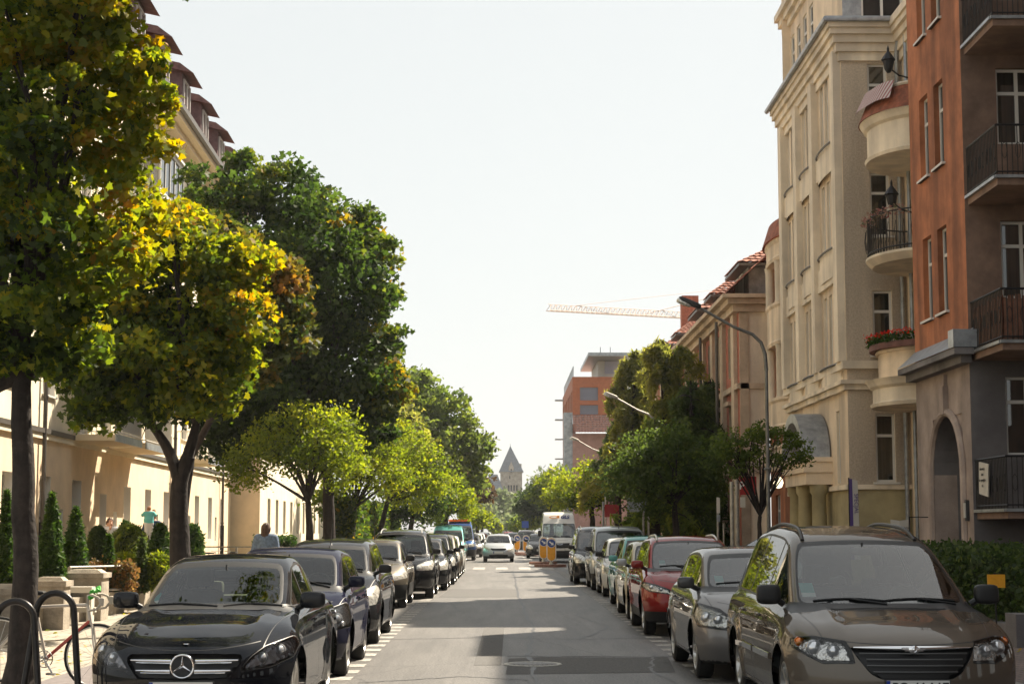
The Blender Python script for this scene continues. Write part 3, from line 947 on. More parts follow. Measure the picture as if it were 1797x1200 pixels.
for s, ya, yb_ in ((-1, 1.55, 2.5), (-1, 2.62, 3.5), (1, 1.55, 2.5), (1, 2.62, 3.5)):      # side protection strips
    g = MB()
    if 1:
        pts = [(s * (surf(F2, (y, .56), 'x') + .004), y, .56) for y in np.linspace(ya, yb_, 8)]
        for i in range(7):
            a, b = Vector(pts[i]), Vector(pts[i + 1])
            g.hexa([a + Vector((-.01 * s, 0, -.03)), a + Vector((.014 * s, 0, -.025)), b + Vector((.014 * s, 0, -.025)), b + Vector((-.01 * s, 0, -.03)),
                    a + Vector((-.01 * s, 0, .03)), a + Vector((.014 * s, 0, .025)), b + Vector((.014 * s, 0, .025)), b + Vector((-.01 * s, 0, .03))])
    g.build('side_strip', P_BRONZE, car2)
g = MB()               # grid of the air intake under the windscreen
for x in np.linspace(-.5, .5, 60):
    g.box((x, surf(F2, (x, 1.0), 'y', 2) + .03, surf(F2, (x, 1.03), 'z') + .003), (.006, .10, .006))
g.build('cowl_grid', M['plastic'], car2)

HB = dict(BASE)
def car(over, px, d, label, side='L', **k):
    """px = picture column of the car's centre at its front"""
    if side == 'R': over = {'glass': 'glassr', **over}
    return make_car(over, (X(px, d), d, 0), label, group=k.pop('group', GL if side == 'L' else GRR), **k)

hatch = dict()
corsa = dict(L=4.0, W=1.72, lod=2, paint=P_NAVY, mirm=P_NAVY, hl=[(.58, .55), (.57, .66), (.66, .78), (.80, .83), (.88, .76), (.86, .60)], lens=((.73, .68, .055, 'lens'), (.78, .62, .04, 'lens')),
    gr=[(-.2, .62), (.36, .63), (.33, .54), (-.2, .54)], slats=(.58,), slatm='chrome', low=[(-.2, .44), (.44, .43), (.50, .26), (-.2, .25)], plate=.50, tail=[(.1, 3.9), (.5, 4.0), (.9, 3.97), (1.2, 3.85)],
    roof=[(1.3, 1.2), (1.75, 1.40), (2.2, 1.475), (2.8, 1.48), (3.5, 1.42), (4.0, 1.28)], ws=(.98, .99, 1.85, 1.42), rear=(3.62, 1.42, 4.0, .98), wheels=(.80, 3.31, .31))
car(corsa, 478, 19.7, 'dark navy hatchback with big pale headlights, right behind the black saloon')
astra = dict(L=4.5, lod=1, W=1.78, paint=P_SILVER, mirm=M['trim'], clad=.0, tail=[(.1, 4.4), (.5, 4.5), (.9, 4.46), (1.2, 4.35)],
    deck=[(0, .66), (.18, .80), (.55, .93), (1.0, 1.03), (1.3, 1.06), (4.5, 1.1)], roof=[(1.4, 1.28), (1.8, 1.46), (2.3, 1.54), (2.9, 1.56), (4.0, 1.52), (4.5, 1.38)], ws=(1.0, 1.03, 1.85, 1.47),
    rear=(4.1, 1.49, 4.5, 1.0), belt=(1.01, 1.06), wheels=(.85, 3.55, .32), antenna=2.0)
car({**astra, 'paint': P_DGREY}, 560, 25.4, 'dark grey estate car with black door mirrors, third from the camera on the left')
citro = dict(L=4.3, W=1.73, lod=1, paint=P_SAND, mirm=M['trim'], clad=.52, hl=[(.46, .60), (.50, .70), (.72, .80), (.84, .80), (.84, .68)], antenna=2.3)
car(citro, 645, 37.4, 'grey brown hatchback with a glinting headlight and black bumper, fourth on the left')
suv = dict(L=4.6, W=1.86, H=1.76, lod=1, clr=.26, paint=P_DGREY, mirm=M['trim'], zs=.66, nose=[(.2, .14), (.35, .05), (.52, .0), (.7, .02), (.82, .08), (.92, .22), (1.05, .5)],
    deck=[(0, .78), (.18, .92), (.6, 1.02), (1.1, 1.08), (4.6, 1.16)], roof=[(1.4, 1.42), (1.9, 1.62), (2.4, 1.70), (3.2, 1.72), (4.1, 1.67), (4.6, 1.5)],
    ws=(1.1, 1.06, 1.95, 1.62), rear=(4.2, 1.66, 4.6, 1.1), belt=(1.07, 1.14), wb=.82, tum=.34, wheels=(.88, 3.55, .36), tail=[(.1, 4.5), (.6, 4.6), (1.1, 4.57), (1.4, 4.45)],
    hl=[(.52, .72), (.52, .82), (.70, .90), (.88, .94), (.90, .84), (.86, .74)], gr=[(-.2, .84), (.44, .84), (.40, .68), (-.2, .67)], slats=(.72, .77, .81), low=[(-.2, .52), (.6, .5), (.5, .34), (-.2, .34)], plate=.58, rails=True, railm='rim', doors=(1.3, 2.45, 3.5), bp=(2.42, 3.45), hz=.98)
car(suv, 697, 42.6, 'dark grey off-roader with roof rails, behind the grey brown hatchback on the left')
car({**hatch, 'paint': P_DGREY, 'lod': 1, 'mirm': M['trim']}, 733, 48.4, 'dark hatchback with a pale bonnet edge, just behind the dark off-roader')
car({**hatch, 'paint': P_BLACK, 'lod': 1, 'H': 1.6, 'roof': [(1.4, 1.30), (1.8, 1.50), (2.3, 1.58), (2.9, 1.60), (3.6, 1.55), (4.1, 1.40)], 'ws': (1.0, 1.0, 1.85, 1.51), 'rear': (3.72, 1.53, 4.1, .98)}, 751, 53.6, 'tall black hatchback in the middle of the left row')
car({**astra, 'paint': P_SAND, 'lod': 1}, 764, 60.2, 'beige estate car in the left row before the pedestrian crossing')
car({**hatch, 'paint': P_WHITE, 'lod': 1}, 775, 66.0, 'white hatchback, last on the left before the pedestrian crossing')
t4 = dict(L=4.8, W=1.86, H=2.0, lod=1, paint=P_TEAL, mirm=M['trim'], clad=.62, clr=.24, zs=.7, nose=[(.2, .1), (.45, 0), (.7, .03), (.9, .09), (1.05, .25)], deck=[(0, .86), (.2, 1.02), (.6, 1.14), (.9, 1.2), (4.8, 1.25)],
    roof=[(1.0, 1.55), (1.4, 1.80), (2.0, 1.93), (4.0, 1.95), (4.8, 1.88)], ws=(.62, 1.14, 1.35, 1.82), rear=(4.68, 1.92, 4.82, 1.0), belt=(1.12, 1.16), wb=.88, tum=.22, wheels=(.95, 3.7, .33),
    tail=[(.1, 4.75), (.6, 4.8), (1.4, 4.8), (1.8, 4.75)], hl=[(.55, .78), (.55, .93), (.84, .93), (.85, .80)], gr=[(-.2, .92), (.5, .92), (.5, .80), (-.2, .80)], low=[(-.2, .55), (.5, .55), (.5, .42), (-.2, .42)], plate=.62, sg_end=2.2, doors=(.95, 2.0, 3.4), bp=(2.0, 3.3), hz=1.0)
car(t4, 786, 88.5, 'teal delivery van past the crossing on the left', cat='van', name='parked_van')
tow, Ft = car({**t4, 'paint': P_BLUE, 'H': 2.3, 'roof': [(1.0, 1.65), (1.4, 1.98), (2.0, 2.18), (4.0, 2.2), (4.8, 2.1)], 'ws': (.62, 1.14, 1.35, 1.95), 'rear': (4.68, 2.16, 4.82, 1.0), 'lod': 1}, 806, 96.5, 'blue van with an orange warning light bar across its roof, left of the road', cat='van', name='parked_van')
g = MB(); g.rbox((0, 1.9, 2.25), (1.3, .3, .13), .7, 0, 6); g.box((0, 1.9, 2.18), (1.2, .2, .05), 1)
g.build('light_bar', [mat('orange_lens', (.85, .16, .01), .25, coat=.6), M['trim']], tow)
# ---- right row
golf = dict(L=4.2, W=1.76, lod=2, paint=P_SILVER, mirm=P_GREY, hl=[(.52, .60), (.52, .70), (.62, .79), (.82, .84), (.87, .76), (.84, .63)], lens=((.64, .69, .05, 'lens'), (.76, .71, .055, 'lens')), H=1.5,
    gr=[(-.2, .72), (.42, .74), (.36, .58), (.26, .5), (-.2, .48)], slats=(.55, .6, .65, .69), slatm='rim', wheels=(.84, 3.42, .32), plate=.42, sticker=(-.55, 1.06, .1, .1), rimr=.22, spokes=5, hood=.62)
car({**golf, 'paint': paint('paint_mid_grey', (.21, .20, .195), .6, .3)}, X(1240, 19.3) * 0 + 1362, 19.3, 'silver grey hatchback directly behind the bronze people carrier', 'R')
red = dict(suv, L=4.35, W=1.80, H=1.63, clr=.22, lod=2, paint=P_RED, mirm=P_RED, clad=.40, roof=[(1.4, 1.34), (1.9, 1.52), (2.4, 1.595), (3.0, 1.60), (3.9, 1.53), (4.35, 1.38)],
    deck=[(0, .70), (.18, .84), (.6, .97), (1.1, 1.05), (4.35, 1.12)], ws=(1.05, 1.03, 1.95, 1.52), rear=(3.95, 1.52, 4.35, 1.05), belt=(1.03, 1.10), wb=.79, wheels=(.86, 3.50, .345), tail=[(.1, 4.25), (.6, 4.35), (1.1, 4.32), (1.4, 4.2)],
    nose=[(.15, .14), (.3, .05), (.48, .0), (.64, .02), (.76, .08), (.86, .22), (1.0, .5)], hl=[(.46, .68), (.50, .75), (.70, .82), (.90, .86), (.91, .79), (.80, .72)], lens=((.62, .75, .035, 'lens'), (.76, .78, .04, 'lens')), hlr=.004,
    gr=[(-.2, .76), (.36, .77), (.24, .60), (-.2, .58)], slats=(.62, .67, .72), low=[(-.2, .48), (.55, .46), (.48, .28), (-.2, .28)], plate=.53, crease=.5, sticker=(-.55, 1.12, .1, .08), bowl=.04)
car(red, 1228, 27.6, 'glossy red crossover with door mirrors painted red, third from the camera on the right', 'R')
car({**hatch, 'paint': P_CREAM, 'lod': 1, 'mirm': P_MIST}, 1180, 32.5, 'pale cream hatchback hidden between the red and the teal cars', 'R')
car({**hatch, 'paint': P_TEAL, 'lod': 1, 'mirm': P_TEAL, 'L': 3.85, 'H': 1.6, 'tail': [(.1, 3.8), (.5, 3.85), (.9, 3.8), (1.2, 3.7)], 'rear': (3.5, 1.5, 3.85, 1.0), 'roof': [(1.4, 1.32), (1.8, 1.50), (2.3, 1.57), (2.9, 1.57), (3.6, 1.48), (3.9, 1.3)], 'ws': (.95, 1.0, 1.8, 1.50), 'wheels': (.8, 3.2, .3)}, 1153, 37.1, 'pale teal small car with a teal door mirror, parked behind the cream hatchback', 'R')
car({**hatch, 'paint': P_WHITE, 'lod': 1, 'mirm': M['trim'], 'L': 3.9}, 1116, 43.9, 'small white hatchback with black door mirrors in the right row', 'R')
part_ = dict(t4, L=4.4, W=1.81, H=1.82, paint=P_MIST, clad=.48, clr=.2, zs=.62, nose=[(.15, .12), (.3, .03), (.5, 0), (.7, .04), (.85, .16), (1.0, .4)], deck=[(0, .72), (.2, .90), (.6, 1.03), (1.0, 1.1), (4.4, 1.16)],
    roof=[(1.3, 1.50), (1.8, 1.72), (2.3, 1.80), (3.6, 1.81), (4.4, 1.75)], ws=(.85, 1.07, 1.75, 1.70), rear=(4.3, 1.78, 4.44, 1.0), belt=(1.07, 1.10), wb=.84, tum=.24, wheels=(.88, 3.6, .32), tail=[(.1, 4.3), (.6, 4.4), (1.2, 4.4), (1.6, 4.33)],
    hl=[(.50, .70), (.50, .80), (.66, .92), (.82, .94), (.86, .80), (.82, .70)], gr=[(-.2, .80), (.42, .80), (.38, .68), (-.2, .66)], slats=(.70, .75), low=[(-.2, .50), (.55, .48), (.48, .30), (-.2, .30)], plate=.56, doors=(1.1, 2.2, 3.4), bp=(2.15, 3.3), sg_end=2.15, antenna=1.9, mirm=M['trim'])
car(part_, 1093, 48.6, 'silver white panel van with black door mirrors in the right row', 'R', cat='van', name='parked_van')
car({**part_, 'paint': P_DGREY, 'sg_end': 9, 'H': 1.8, 'rails': True, 'antenna': 0, 'clad': .3}, 1056, 53.9, 'dark people carrier at the far end of the right row', 'R')
# car parked on the right pavement behind the row, silhouette of a dark roof
make_car({**golf, 'lod': 1, 'paint': P_DGREY, 'L': 4.5, 'tail': [(.1, 4.4), (.5, 4.5), (.9, 4.46), (1.2, 4.35)], 'roof': [(1.4, 1.32), (1.8, 1.48), (2.3, 1.555), (2.9, 1.56), (4.0, 1.50), (4.5, 1.38)], 'rear': (3.9, 1.50, 4.5, 1.0), 'rails': True}, (5.0, 42.0, .05), 'dark estate car standing across the pavement behind the right row', 'car', GRR, rz=R(-62))
# white parcel van past the islands
gls = dict(t4, L=5.4, W=2.05, H=2.75, paint=P_WHITE, clr=.22, clad=.42, zs=.8, nose=[(.2, .1), (.45, 0), (.75, .03), (1.0, .12), (1.2, .35)], deck=[(0, .98), (.25, 1.18), (.7, 1.33), (1.0, 1.4), (5.4, 1.45)],
    roof=[(1.0, 1.95), (1.35, 2.18), (1.8, 2.52), (2.3, 2.66), (3.0, 2.70), (5.4, 2.70)], ws=(.70, 1.30, 1.38, 2.05), rear=(5.3, 2.68, 5.42, 1.0), belt=(1.28, 1.32), wb=.96, tum=.11, wheels=(1.0, 4.3, .36), tail=[(.1, 5.3), (.6, 5.4), (1.6, 5.4), (2.4, 5.38)],
    hl=[(.64, .82), (.62, .98), (.74, 1.16), (.90, 1.2), (.93, 1.0), (.90, .84)], gr=[(-.2, 1.0), (.52, 1.02), (.46, .78), (-.2, .76)], slats=(.85, .92), low=[(-.2, .62), (.62, .62), (.55, .42), (-.2, .42)], plate=.68, doors=(1.05, 2.1, 3.6), bp=(2.05, 3.5), sg_end=2.05, hz=1.05, rcrown=.05, mir=(.18, .34), mirz=.25, pil=.09, wstop=2.04)
gv, Fg = car(gls, 982, 91.0, 'white high-roof parcel van with GLS lettering above its windscreen', 'R', cat='van', name='parked_van')
fy = surf(Fg, (.3, 2.40), 'y', 3.5)
text_obj('GLS', .27, mat('gls_blue', (.01, .03, .16), .4), (.32, fy - .05, 2.40), (R(60), 0, 0), gv, bold=.012, shear=.25)
g = MB()
g.ring((0, 0, 0), .17, .022, 'y', 20, 5, 0, .4, 5.0)
for i, v in enumerate(g.V): g.V[i] = (v[0] * 1.5, v[1], v[2] * .42)
g.add([(.02, -.01, -.06), (.26, -.01, -.06), (.26, -.01, .09), (.12, -.01, .09), (.16, -.01, .03)], [(0, 1, 2, 3, 4)])
g.xf(Matrix.Translation((-.23, surf(Fg, (-.1, 2.40), 'y', 3.5) - .04, 2.40)) @ Matrix.Rotation(R(-28), 4, 'X'))
g.build('emblem', mat('gls_orange', (.85, .30, .02), .4), gv)
g = MB(); g.tube([(x, surf(Fg, (x, .985), 'y') - .005, .985 - .05 * (1 - (x / .16) ** 2)) for x in np.linspace(-.16, .16, 9)], .018, 6); g.build('bonnet_badge', M['chrome'], gv)
# ---- moving and far cars
swift = dict(L=3.9, W=1.69, H=1.52, lod=1, paint=P_MIST, mirm=M['trim'], deck=[(0, .68), (.18, .84), (.55, .95), (.9, 1.02), (3.9, 1.07)], clad=.33, low=[(-.2, .42), (.5, .40), (.45, .26), (-.2, .26)], gr=[(-.2, .72), (.42, .73), (.34, .64), (-.2, .63)], plate=.53)
car(swift, 875, 91.5, 'silver hatchback driving towards the camera in the middle of the road', group='cars driving on the street', name='moving_car')
car({**suv, 'paint': P_GREY}, 925, 128, 'grey off-roader driving behind the orange keep-right bollards', group='cars driving on the street', name='moving_car')
far_pos = [(949, 104, P_DGREY, 'dark car partly hidden behind the near keep-right bollards', 'R'), (954, 112, P_BLACK, 'black car in front of the parcel van, hidden by the bollards', 'R'),
    (823, 108, P_GREY, 'grey car parked just beyond the blue van', 'L'), (830, 121, P_WHITE, 'white car parked beyond the blue van on the left', 'L'), (836, 133, P_SILVER, 'silver car in the far left row beyond the white one', 'L'),
    (841, 146, P_RED, 'dull red car in the far left row', 'L'), (845, 160, P_SILVER, 'small silver car near the far end of the left row', 'L'), (849, 176, P_DGREY, 'dark car near the far end of the left row', 'L'),
    (852, 196, P_WHITE, 'white car at the very end of the left row', 'L'), (902, 170, P_SILVER, 'silver car driving far off, left of the grey off-roader', 'D'), (893, 230, P_RED, 'red car far down the middle of the street', 'D'), (910, 205, P_WHITE, 'white car far down the right lane', 'D')]
for px, d, pt, lb, sd in far_pos:
    car({**hatch, 'paint': pt, 'lod': 0}, px, d, lb, group={'L': GL, 'R': GRR, 'D': 'cars driving on the street'}[sd], name='moving_car' if sd == 'D' else 'parked_car')
# ------------------------------------------------------------------ ground, road, pavements
def brick_mat(name, c1, c2, mortar, sx, sy, rough=.85, msize=.02, bump=.3, stain=0):
    m = mat(name, c1, rough)
    nt = m.node_tree; b = nt.nodes['Principled BSDF']
    tc = nt.nodes.new('ShaderNodeTexCoord')
    br = nt.nodes.new('ShaderNodeTexBrick')
    br.inputs['Color1'].default_value = (*c1, 1); br.inputs['Color2'].default_value = (*c2, 1); br.inputs['Mortar'].default_value = (*mortar, 1)
    br.inputs['Scale'].default_value = 1; br.inputs['Brick Width'].default_value = sx; br.inputs['Row Height'].default_value = sy
    br.inputs['Mortar Size'].default_value = msize
    nt.links.new(tc.outputs['Object'], br.inputs[0])
    n = nt.nodes.new('ShaderNodeTexNoise'); n.inputs['Scale'].default_value = .9; n.inputs['Detail'].default_value = 7
    nt.links.new(tc.outputs['Object'], n.inputs[0])
    r = nt.nodes.new('ShaderNodeValToRGB'); r.color_ramp.elements[0].position = .3; r.color_ramp.elements[1].position = .7
    r.color_ramp.elements[0].color = (.72, .72, .72, 1); r.color_ramp.elements[1].color = (1.1, 1.1, 1.1, 1)
    nt.links.new(n.outputs[0], r.inputs[0])
    mx = nt.nodes.new('ShaderNodeMix'); mx.data_type = 'RGBA'; mx.blend_type = 'MULTIPLY'; mx.inputs[0].default_value = 1
    nt.links.new(br.outputs[0], mx.inputs[6]); nt.links.new(r.outputs[0], mx.inputs[7])
    nt.links.new(mx.outputs[2], b.inputs['Base Color'])
    bp = nt.nodes.new('ShaderNodeBump'); bp.inputs['Strength'].default_value = bump; bp.inputs['Distance'].default_value = .01; bp.invert = True
    nt.links.new(br.outputs['Fac'], bp.inputs['Height']); nt.links.new(bp.outputs[0], b.inputs['Normal'])
    return m
def asphalt():
    m = mat('asphalt', (.1, .1, .1), .56)
    nt = m.node_tree; b = nt.nodes['Principled BSDF']
    tc = nt.nodes.new('ShaderNodeTexCoord')
    def noise(sc_, mp, lo, hi, c0, c1, det=8):
        p = nt.nodes.new('ShaderNodeMapping'); p.inputs['Scale'].default_value = mp
        nt.links.new(tc.outputs['Object'], p.inputs[0])
        n = nt.nodes.new('ShaderNodeTexNoise'); n.inputs['Scale'].default_value = sc_; n.inputs['Detail'].default_value = det; n.inputs['Roughness'].default_value = .7
        nt.links.new(p.outputs[0], n.inputs[0])
        r = nt.nodes.new('ShaderNodeValToRGB'); r.color_ramp.elements[0].position = lo; r.color_ramp.elements[1].position = hi
        r.color_ramp.elements[0].color = (c0, c0 * .98, c0 * .97, 1); r.color_ramp.elements[1].color = (c1, c1 * .98, c1 * .96, 1)
        nt.links.new(n.outputs[0], r.inputs[0])
        return r.outputs[0], n.outputs[0]
    def mul(a, c):
        mx = nt.nodes.new('ShaderNodeMix'); mx.data_type = 'RGBA'; mx.blend_type = 'MULTIPLY'; mx.inputs[0].default_value = 1
        nt.links.new(a, mx.inputs[6]); nt.links.new(c, mx.inputs[7]); return mx.outputs[2]
    a, _ = noise(.35, (1, .25, 1), .3, .7, .08, .14)
    c, _ = noise(2.2, (1.6, .10, 1), .35, .65, .72, 1.14)      # long tyre-worn streaks
    d, h = noise(38, (1, 1, 1), .38, .62, .42, 1.5, 3)
    x = mul(mul(a, c), d)
    # cracks
    v = nt.nodes.new('ShaderNodeTexVoronoi'); v.feature = 'DISTANCE_TO_EDGE'; v.inputs['Scale'].default_value = .33
    n2 = nt.nodes.new('ShaderNodeTexNoise'); n2.inputs['Scale'].default_value = 1.3; n2.inputs['Detail'].default_value = 5
    nt.links.new(tc.outputs['Object'], n2.inputs[0])
    mx = nt.nodes.new('ShaderNodeMix'); mx.data_type = 'VECTOR'; mx.inputs[0].default_value = .35
    nt.links.new(tc.outputs['Object'], mx.inputs[4]); nt.links.new(n2.outputs[1], mx.inputs[5]); nt.links.new(mx.outputs[1], v.inputs[0])
    r = nt.nodes.new('ShaderNodeValToRGB'); r.color_ramp.elements[0].position = 0; r.color_ramp.elements[1].position = .006
    r.color_ramp.elements[0].color = (.55, .55, .55, 1); r.color_ramp.elements[1].color = (1, 1, 1, 1)
    nt.links.new(v.outputs[0], r.inputs[0])
    x = mul(x, r.outputs[0])
    nt.links.new(x, b.inputs['Base Color'])
    bp = nt.nodes.new('ShaderNodeBump'); bp.inputs['Strength'].default_value = .5; bp.inputs['Distance'].default_value = .006
    nt.links.new(h, bp.inputs['Height']); nt.links.new(bp.outputs[0], b.inputs['Normal'])
    return m
def sheet(name, x0, x1, ya, yb, z, m, kind='structure', cells=1):
    g = MB(); g.add([(x0, ya, z), (x1, ya, z), (x1, yb, z), (x0, yb, z)], [(0, 1, 2, 3)])
    return tag(g.build(name, m, None, None), kind=kind)
sheet('ground', -900, 900, -60, 1600, -.02, mat('earth', (.10, .085, .05), .95, nz=(.6, .4), col2=(.06, .075, .03)))
M['asphalt'] = asphalt()
KL, KR = -3.75, 5.25
sheet('road', KL - .1, KR + .1, -20, 700, 0.0, M['asphalt'])
M['paving'] = brick_mat('paving_slabs', (.36, .32, .265), (.30, .27, .225), (.17, .15, .12), .5, .5)
M['setts'] = brick_mat('pink_setts', (.27, .19, .165), (.20, .15, .14), (.10, .085, .08), .20, .10)
def slab(name, x0, x1, ya, yb, z0, z1, m, kind='structure'):
    g = MB(); g.box(((x0 + x1) / 2, (ya + yb) / 2, (z0 + z1) / 2), (x1 - x0, yb - ya, z1 - z0)); return tag(g.build(name, m, None, None), kind=kind)
slab('pavement_left', -9.0, KL - .15, -20, 400, -.1, .10, M['paving'])
slab('pavement_right', KR + .15, 13, -20, 400, -.1, .10, M['setts'])
M['kerb'] = mat('kerb_stone', (.33, .31, .28), .85, nz=(6, .3), bump=(20, .4))
for nm, xa in (('kerb_left', KL - .15), ('kerb_right', KR)):
    g = MB()
    for i in range(180):
        ya = -20 + i * 1.0
        g.box((xa + .075, ya + .495, .0), (.15, .985, .25))
    tag(g.build(nm, M['kerb'], None, None), kind='structure')
sheet('cycle_path', -4.9, KL - .4, -20, 60, .104, mat('path_asphalt', (.16, .14, .14), .85, nz=(12, .3)))
M['line'] = mat('road_paint', (.36, .345, .32), .8, nz=(16, .7), bump=(30, .3))
g = MB()
def mark(x0, x1, ya, yb, z=.004): g.add([(x0, ya, z), (x1, ya, z), (x1, yb, z), (x0, yb, z)], [(0, 1, 2, 3)])
for y in np.arange(16, 73, .95):
    mark(-1.98, -1.72, y, y + .46); mark(2.30, 2.56, y, y + .46)
for y in (24.9, 31.5, 36.6, 42, 48, 54):
    mark(-3.6, -1.98, y, y + .12)
for y in (25.8, 32.1, 36.8, 43.2):
    mark(2.56, 5.0, y, y + .12)
for i in range(9): mark(-3.3 + i * 1.02, -2.78 + i * 1.02, 75.2, 79.2)
for y in np.arange(84, 240, 6): mark(1.35, 1.47, y, y + 3)
tag(g.build('road_markings', M['line'], None, None), kind='structure')
g = MB()
P1 = mat('asphalt_patch', (.088, .086, .085), .82, nz=(24, .35), bump=(40, .5))
g.add([(.05, 20.6, .003), (2.1, 20.9, .003), (2.25, 23.4, .003), (.9, 23.6, .003), (.1, 23.1, .003)], [(0, 1, 2, 3, 4)])
g.add([(-.35, 22.0, .0035), (.0, 22.0, .0035), (.05, 30.4, .0035), (-.3, 30.6, .0035)], [(0, 1, 2, 3)])
g.add([(-1.6, 44.0, .003), (.4, 44.2, .003), (.5, 50, .003), (-1.5, 50.2, .003)], [(0, 1, 2, 3)])
tag(g.build('road_patches', P1, None, None), kind='structure')
g = MB()          # bitumen seams and sealed cracks
rs_ = random.Random(5)
def seam(pts, w_=.035):
    q = []
    for (a, b), (c_, d_) in zip(pts[:-1], pts[1:]):
        for k in range(14): t = k / 14; q.append((a + (c_ - a) * t + rs_.uniform(-.035, .035), b + (d_ - b) * t + rs_.uniform(-.06, .06)))
    q.append(pts[-1])
    for (a, b), (c_, d_) in zip(q[:-1], q[1:]):
        l = math.hypot(c_ - a, d_ - b) + 1e-6; nx, ny = -(d_ - b) / l * w_ / 2 * rs_.uniform(.6, 1.5), (c_ - a) / l * w_ / 2
        g.add([(a - nx, b - ny, .0042), (a + nx, b + ny, .0042), (c_ + nx, d_ + ny, .0042), (c_ - nx, d_ - ny, .0042)], [(0, 3, 2, 1)])
seam([(.42, 16), (.38, 24), (.55, 30), (.45, 45), (.5, 70)], .05); seam([(.1, 23.6), (1.2, 23.3), (2.6, 23.5)], .10); seam([(-1.6, 19.5), (-.4, 20.3), (.3, 19.8)]); seam([(1.2, 27), (1.9, 30.5), (1.5, 35), (2.1, 38)]); seam([(-1.5, 33), (-.9, 36.5), (-1.2, 41)])
seam([(-1.7, 27.2), (-.3, 27.6), (1.3, 27.2), (2.3, 27.5)], .04); seam([(2.2, 17), (1.8, 21), (2.1, 24)])
tag(g.build('road_seams', mat('bitumen', (.03, .03, .032), .5), None, None), kind='structure')
g = MB()
g.lathe([(.001, .010), (.30, .010), (.31, .004)], 40, 1); g.lathe([(.31, .006), (.33, .013), (.36, .013), (.375, .004)], 40, 0)
for a in range(-4, 5): g.box((a * .06, 0, .012), (.02, .5 - abs(a) * .05, .006), 1)
g.xf(Matrix.Translation((X(935, 22), 22.1, .002)))
o = g.build('manhole_cover', [mat('manhole_ring', (.42, .40, .36), .6, nz=(20, .3)), mat('cast_iron', (.12, .11, .10), .5, .6, nz=(20, .4))])
tag(o, 'round manhole cover with a pale worn ring in the middle of the road', 'manhole cover')

# ------------------------------------------------------------------ building kit
M['wglass'] = glass_mat('window_glass', (.45, .5, .5), .75, .03, 1.5, .10)
M['dglass'] = glass_mat('dark_window_glass', (.25, .28, .30), .85, .03, 1.45, .02)
M['wframe'] = mat('window_frame_white', (.62, .60, .56), .5)
M['wbrown'] = mat('window_frame_brown', (.16, .09, .06), .55)
M['curtain'] = mat('net_curtain', (.50, .49, .46), .9, stain=((14, 14, .3), .5))
M['zinc'] = mat('zinc_sheet', (.34, .36, .38), .4, .6, nz=(4, .3))
M['iron'] = mat('wrought_iron', (.012, .012, .014), .5, .3)
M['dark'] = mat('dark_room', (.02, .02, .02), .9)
_WIN = {}
def window_meshes(w_, h_, style):
    k = (round(w_, 2), round(h_, 2), style)
    if k in _WIN: return _WIN[k]
    g = MB(); f = .06
    brown = style.startswith('b')
    for x in (f / 2, w_ - f / 2): g.box((x, 0, h_ / 2), (f, .06, h_))
    for z in (f / 2, h_ - f / 2): g.box((w_ / 2, 0, z), (w_ - 2 * f, .055, f))
    if 'm' in style: g.box((w_ / 2, -.005, h_ / 2), (.07, .06, h_ - .12))
    if 't' in style: g.box((w_ / 2, -.003, h_ * .68), (w_ - .12, .065, .07))
    if 's' in style: g.box((w_ / 2, -.10, -.03), (w_ + .16, .26, .05))
    p = MB(); p.add([(f, 0, f), (w_ - f, 0, f), (w_ - f, 0, h_ - f), (f, 0, h_ - f)], [(0, 1, 2, 3)], 0)
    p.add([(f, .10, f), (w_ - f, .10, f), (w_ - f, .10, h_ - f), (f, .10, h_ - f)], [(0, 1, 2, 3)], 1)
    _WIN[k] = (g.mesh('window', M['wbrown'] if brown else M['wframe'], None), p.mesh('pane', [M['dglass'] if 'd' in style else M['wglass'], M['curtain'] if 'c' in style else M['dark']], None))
    return _WIN[k]
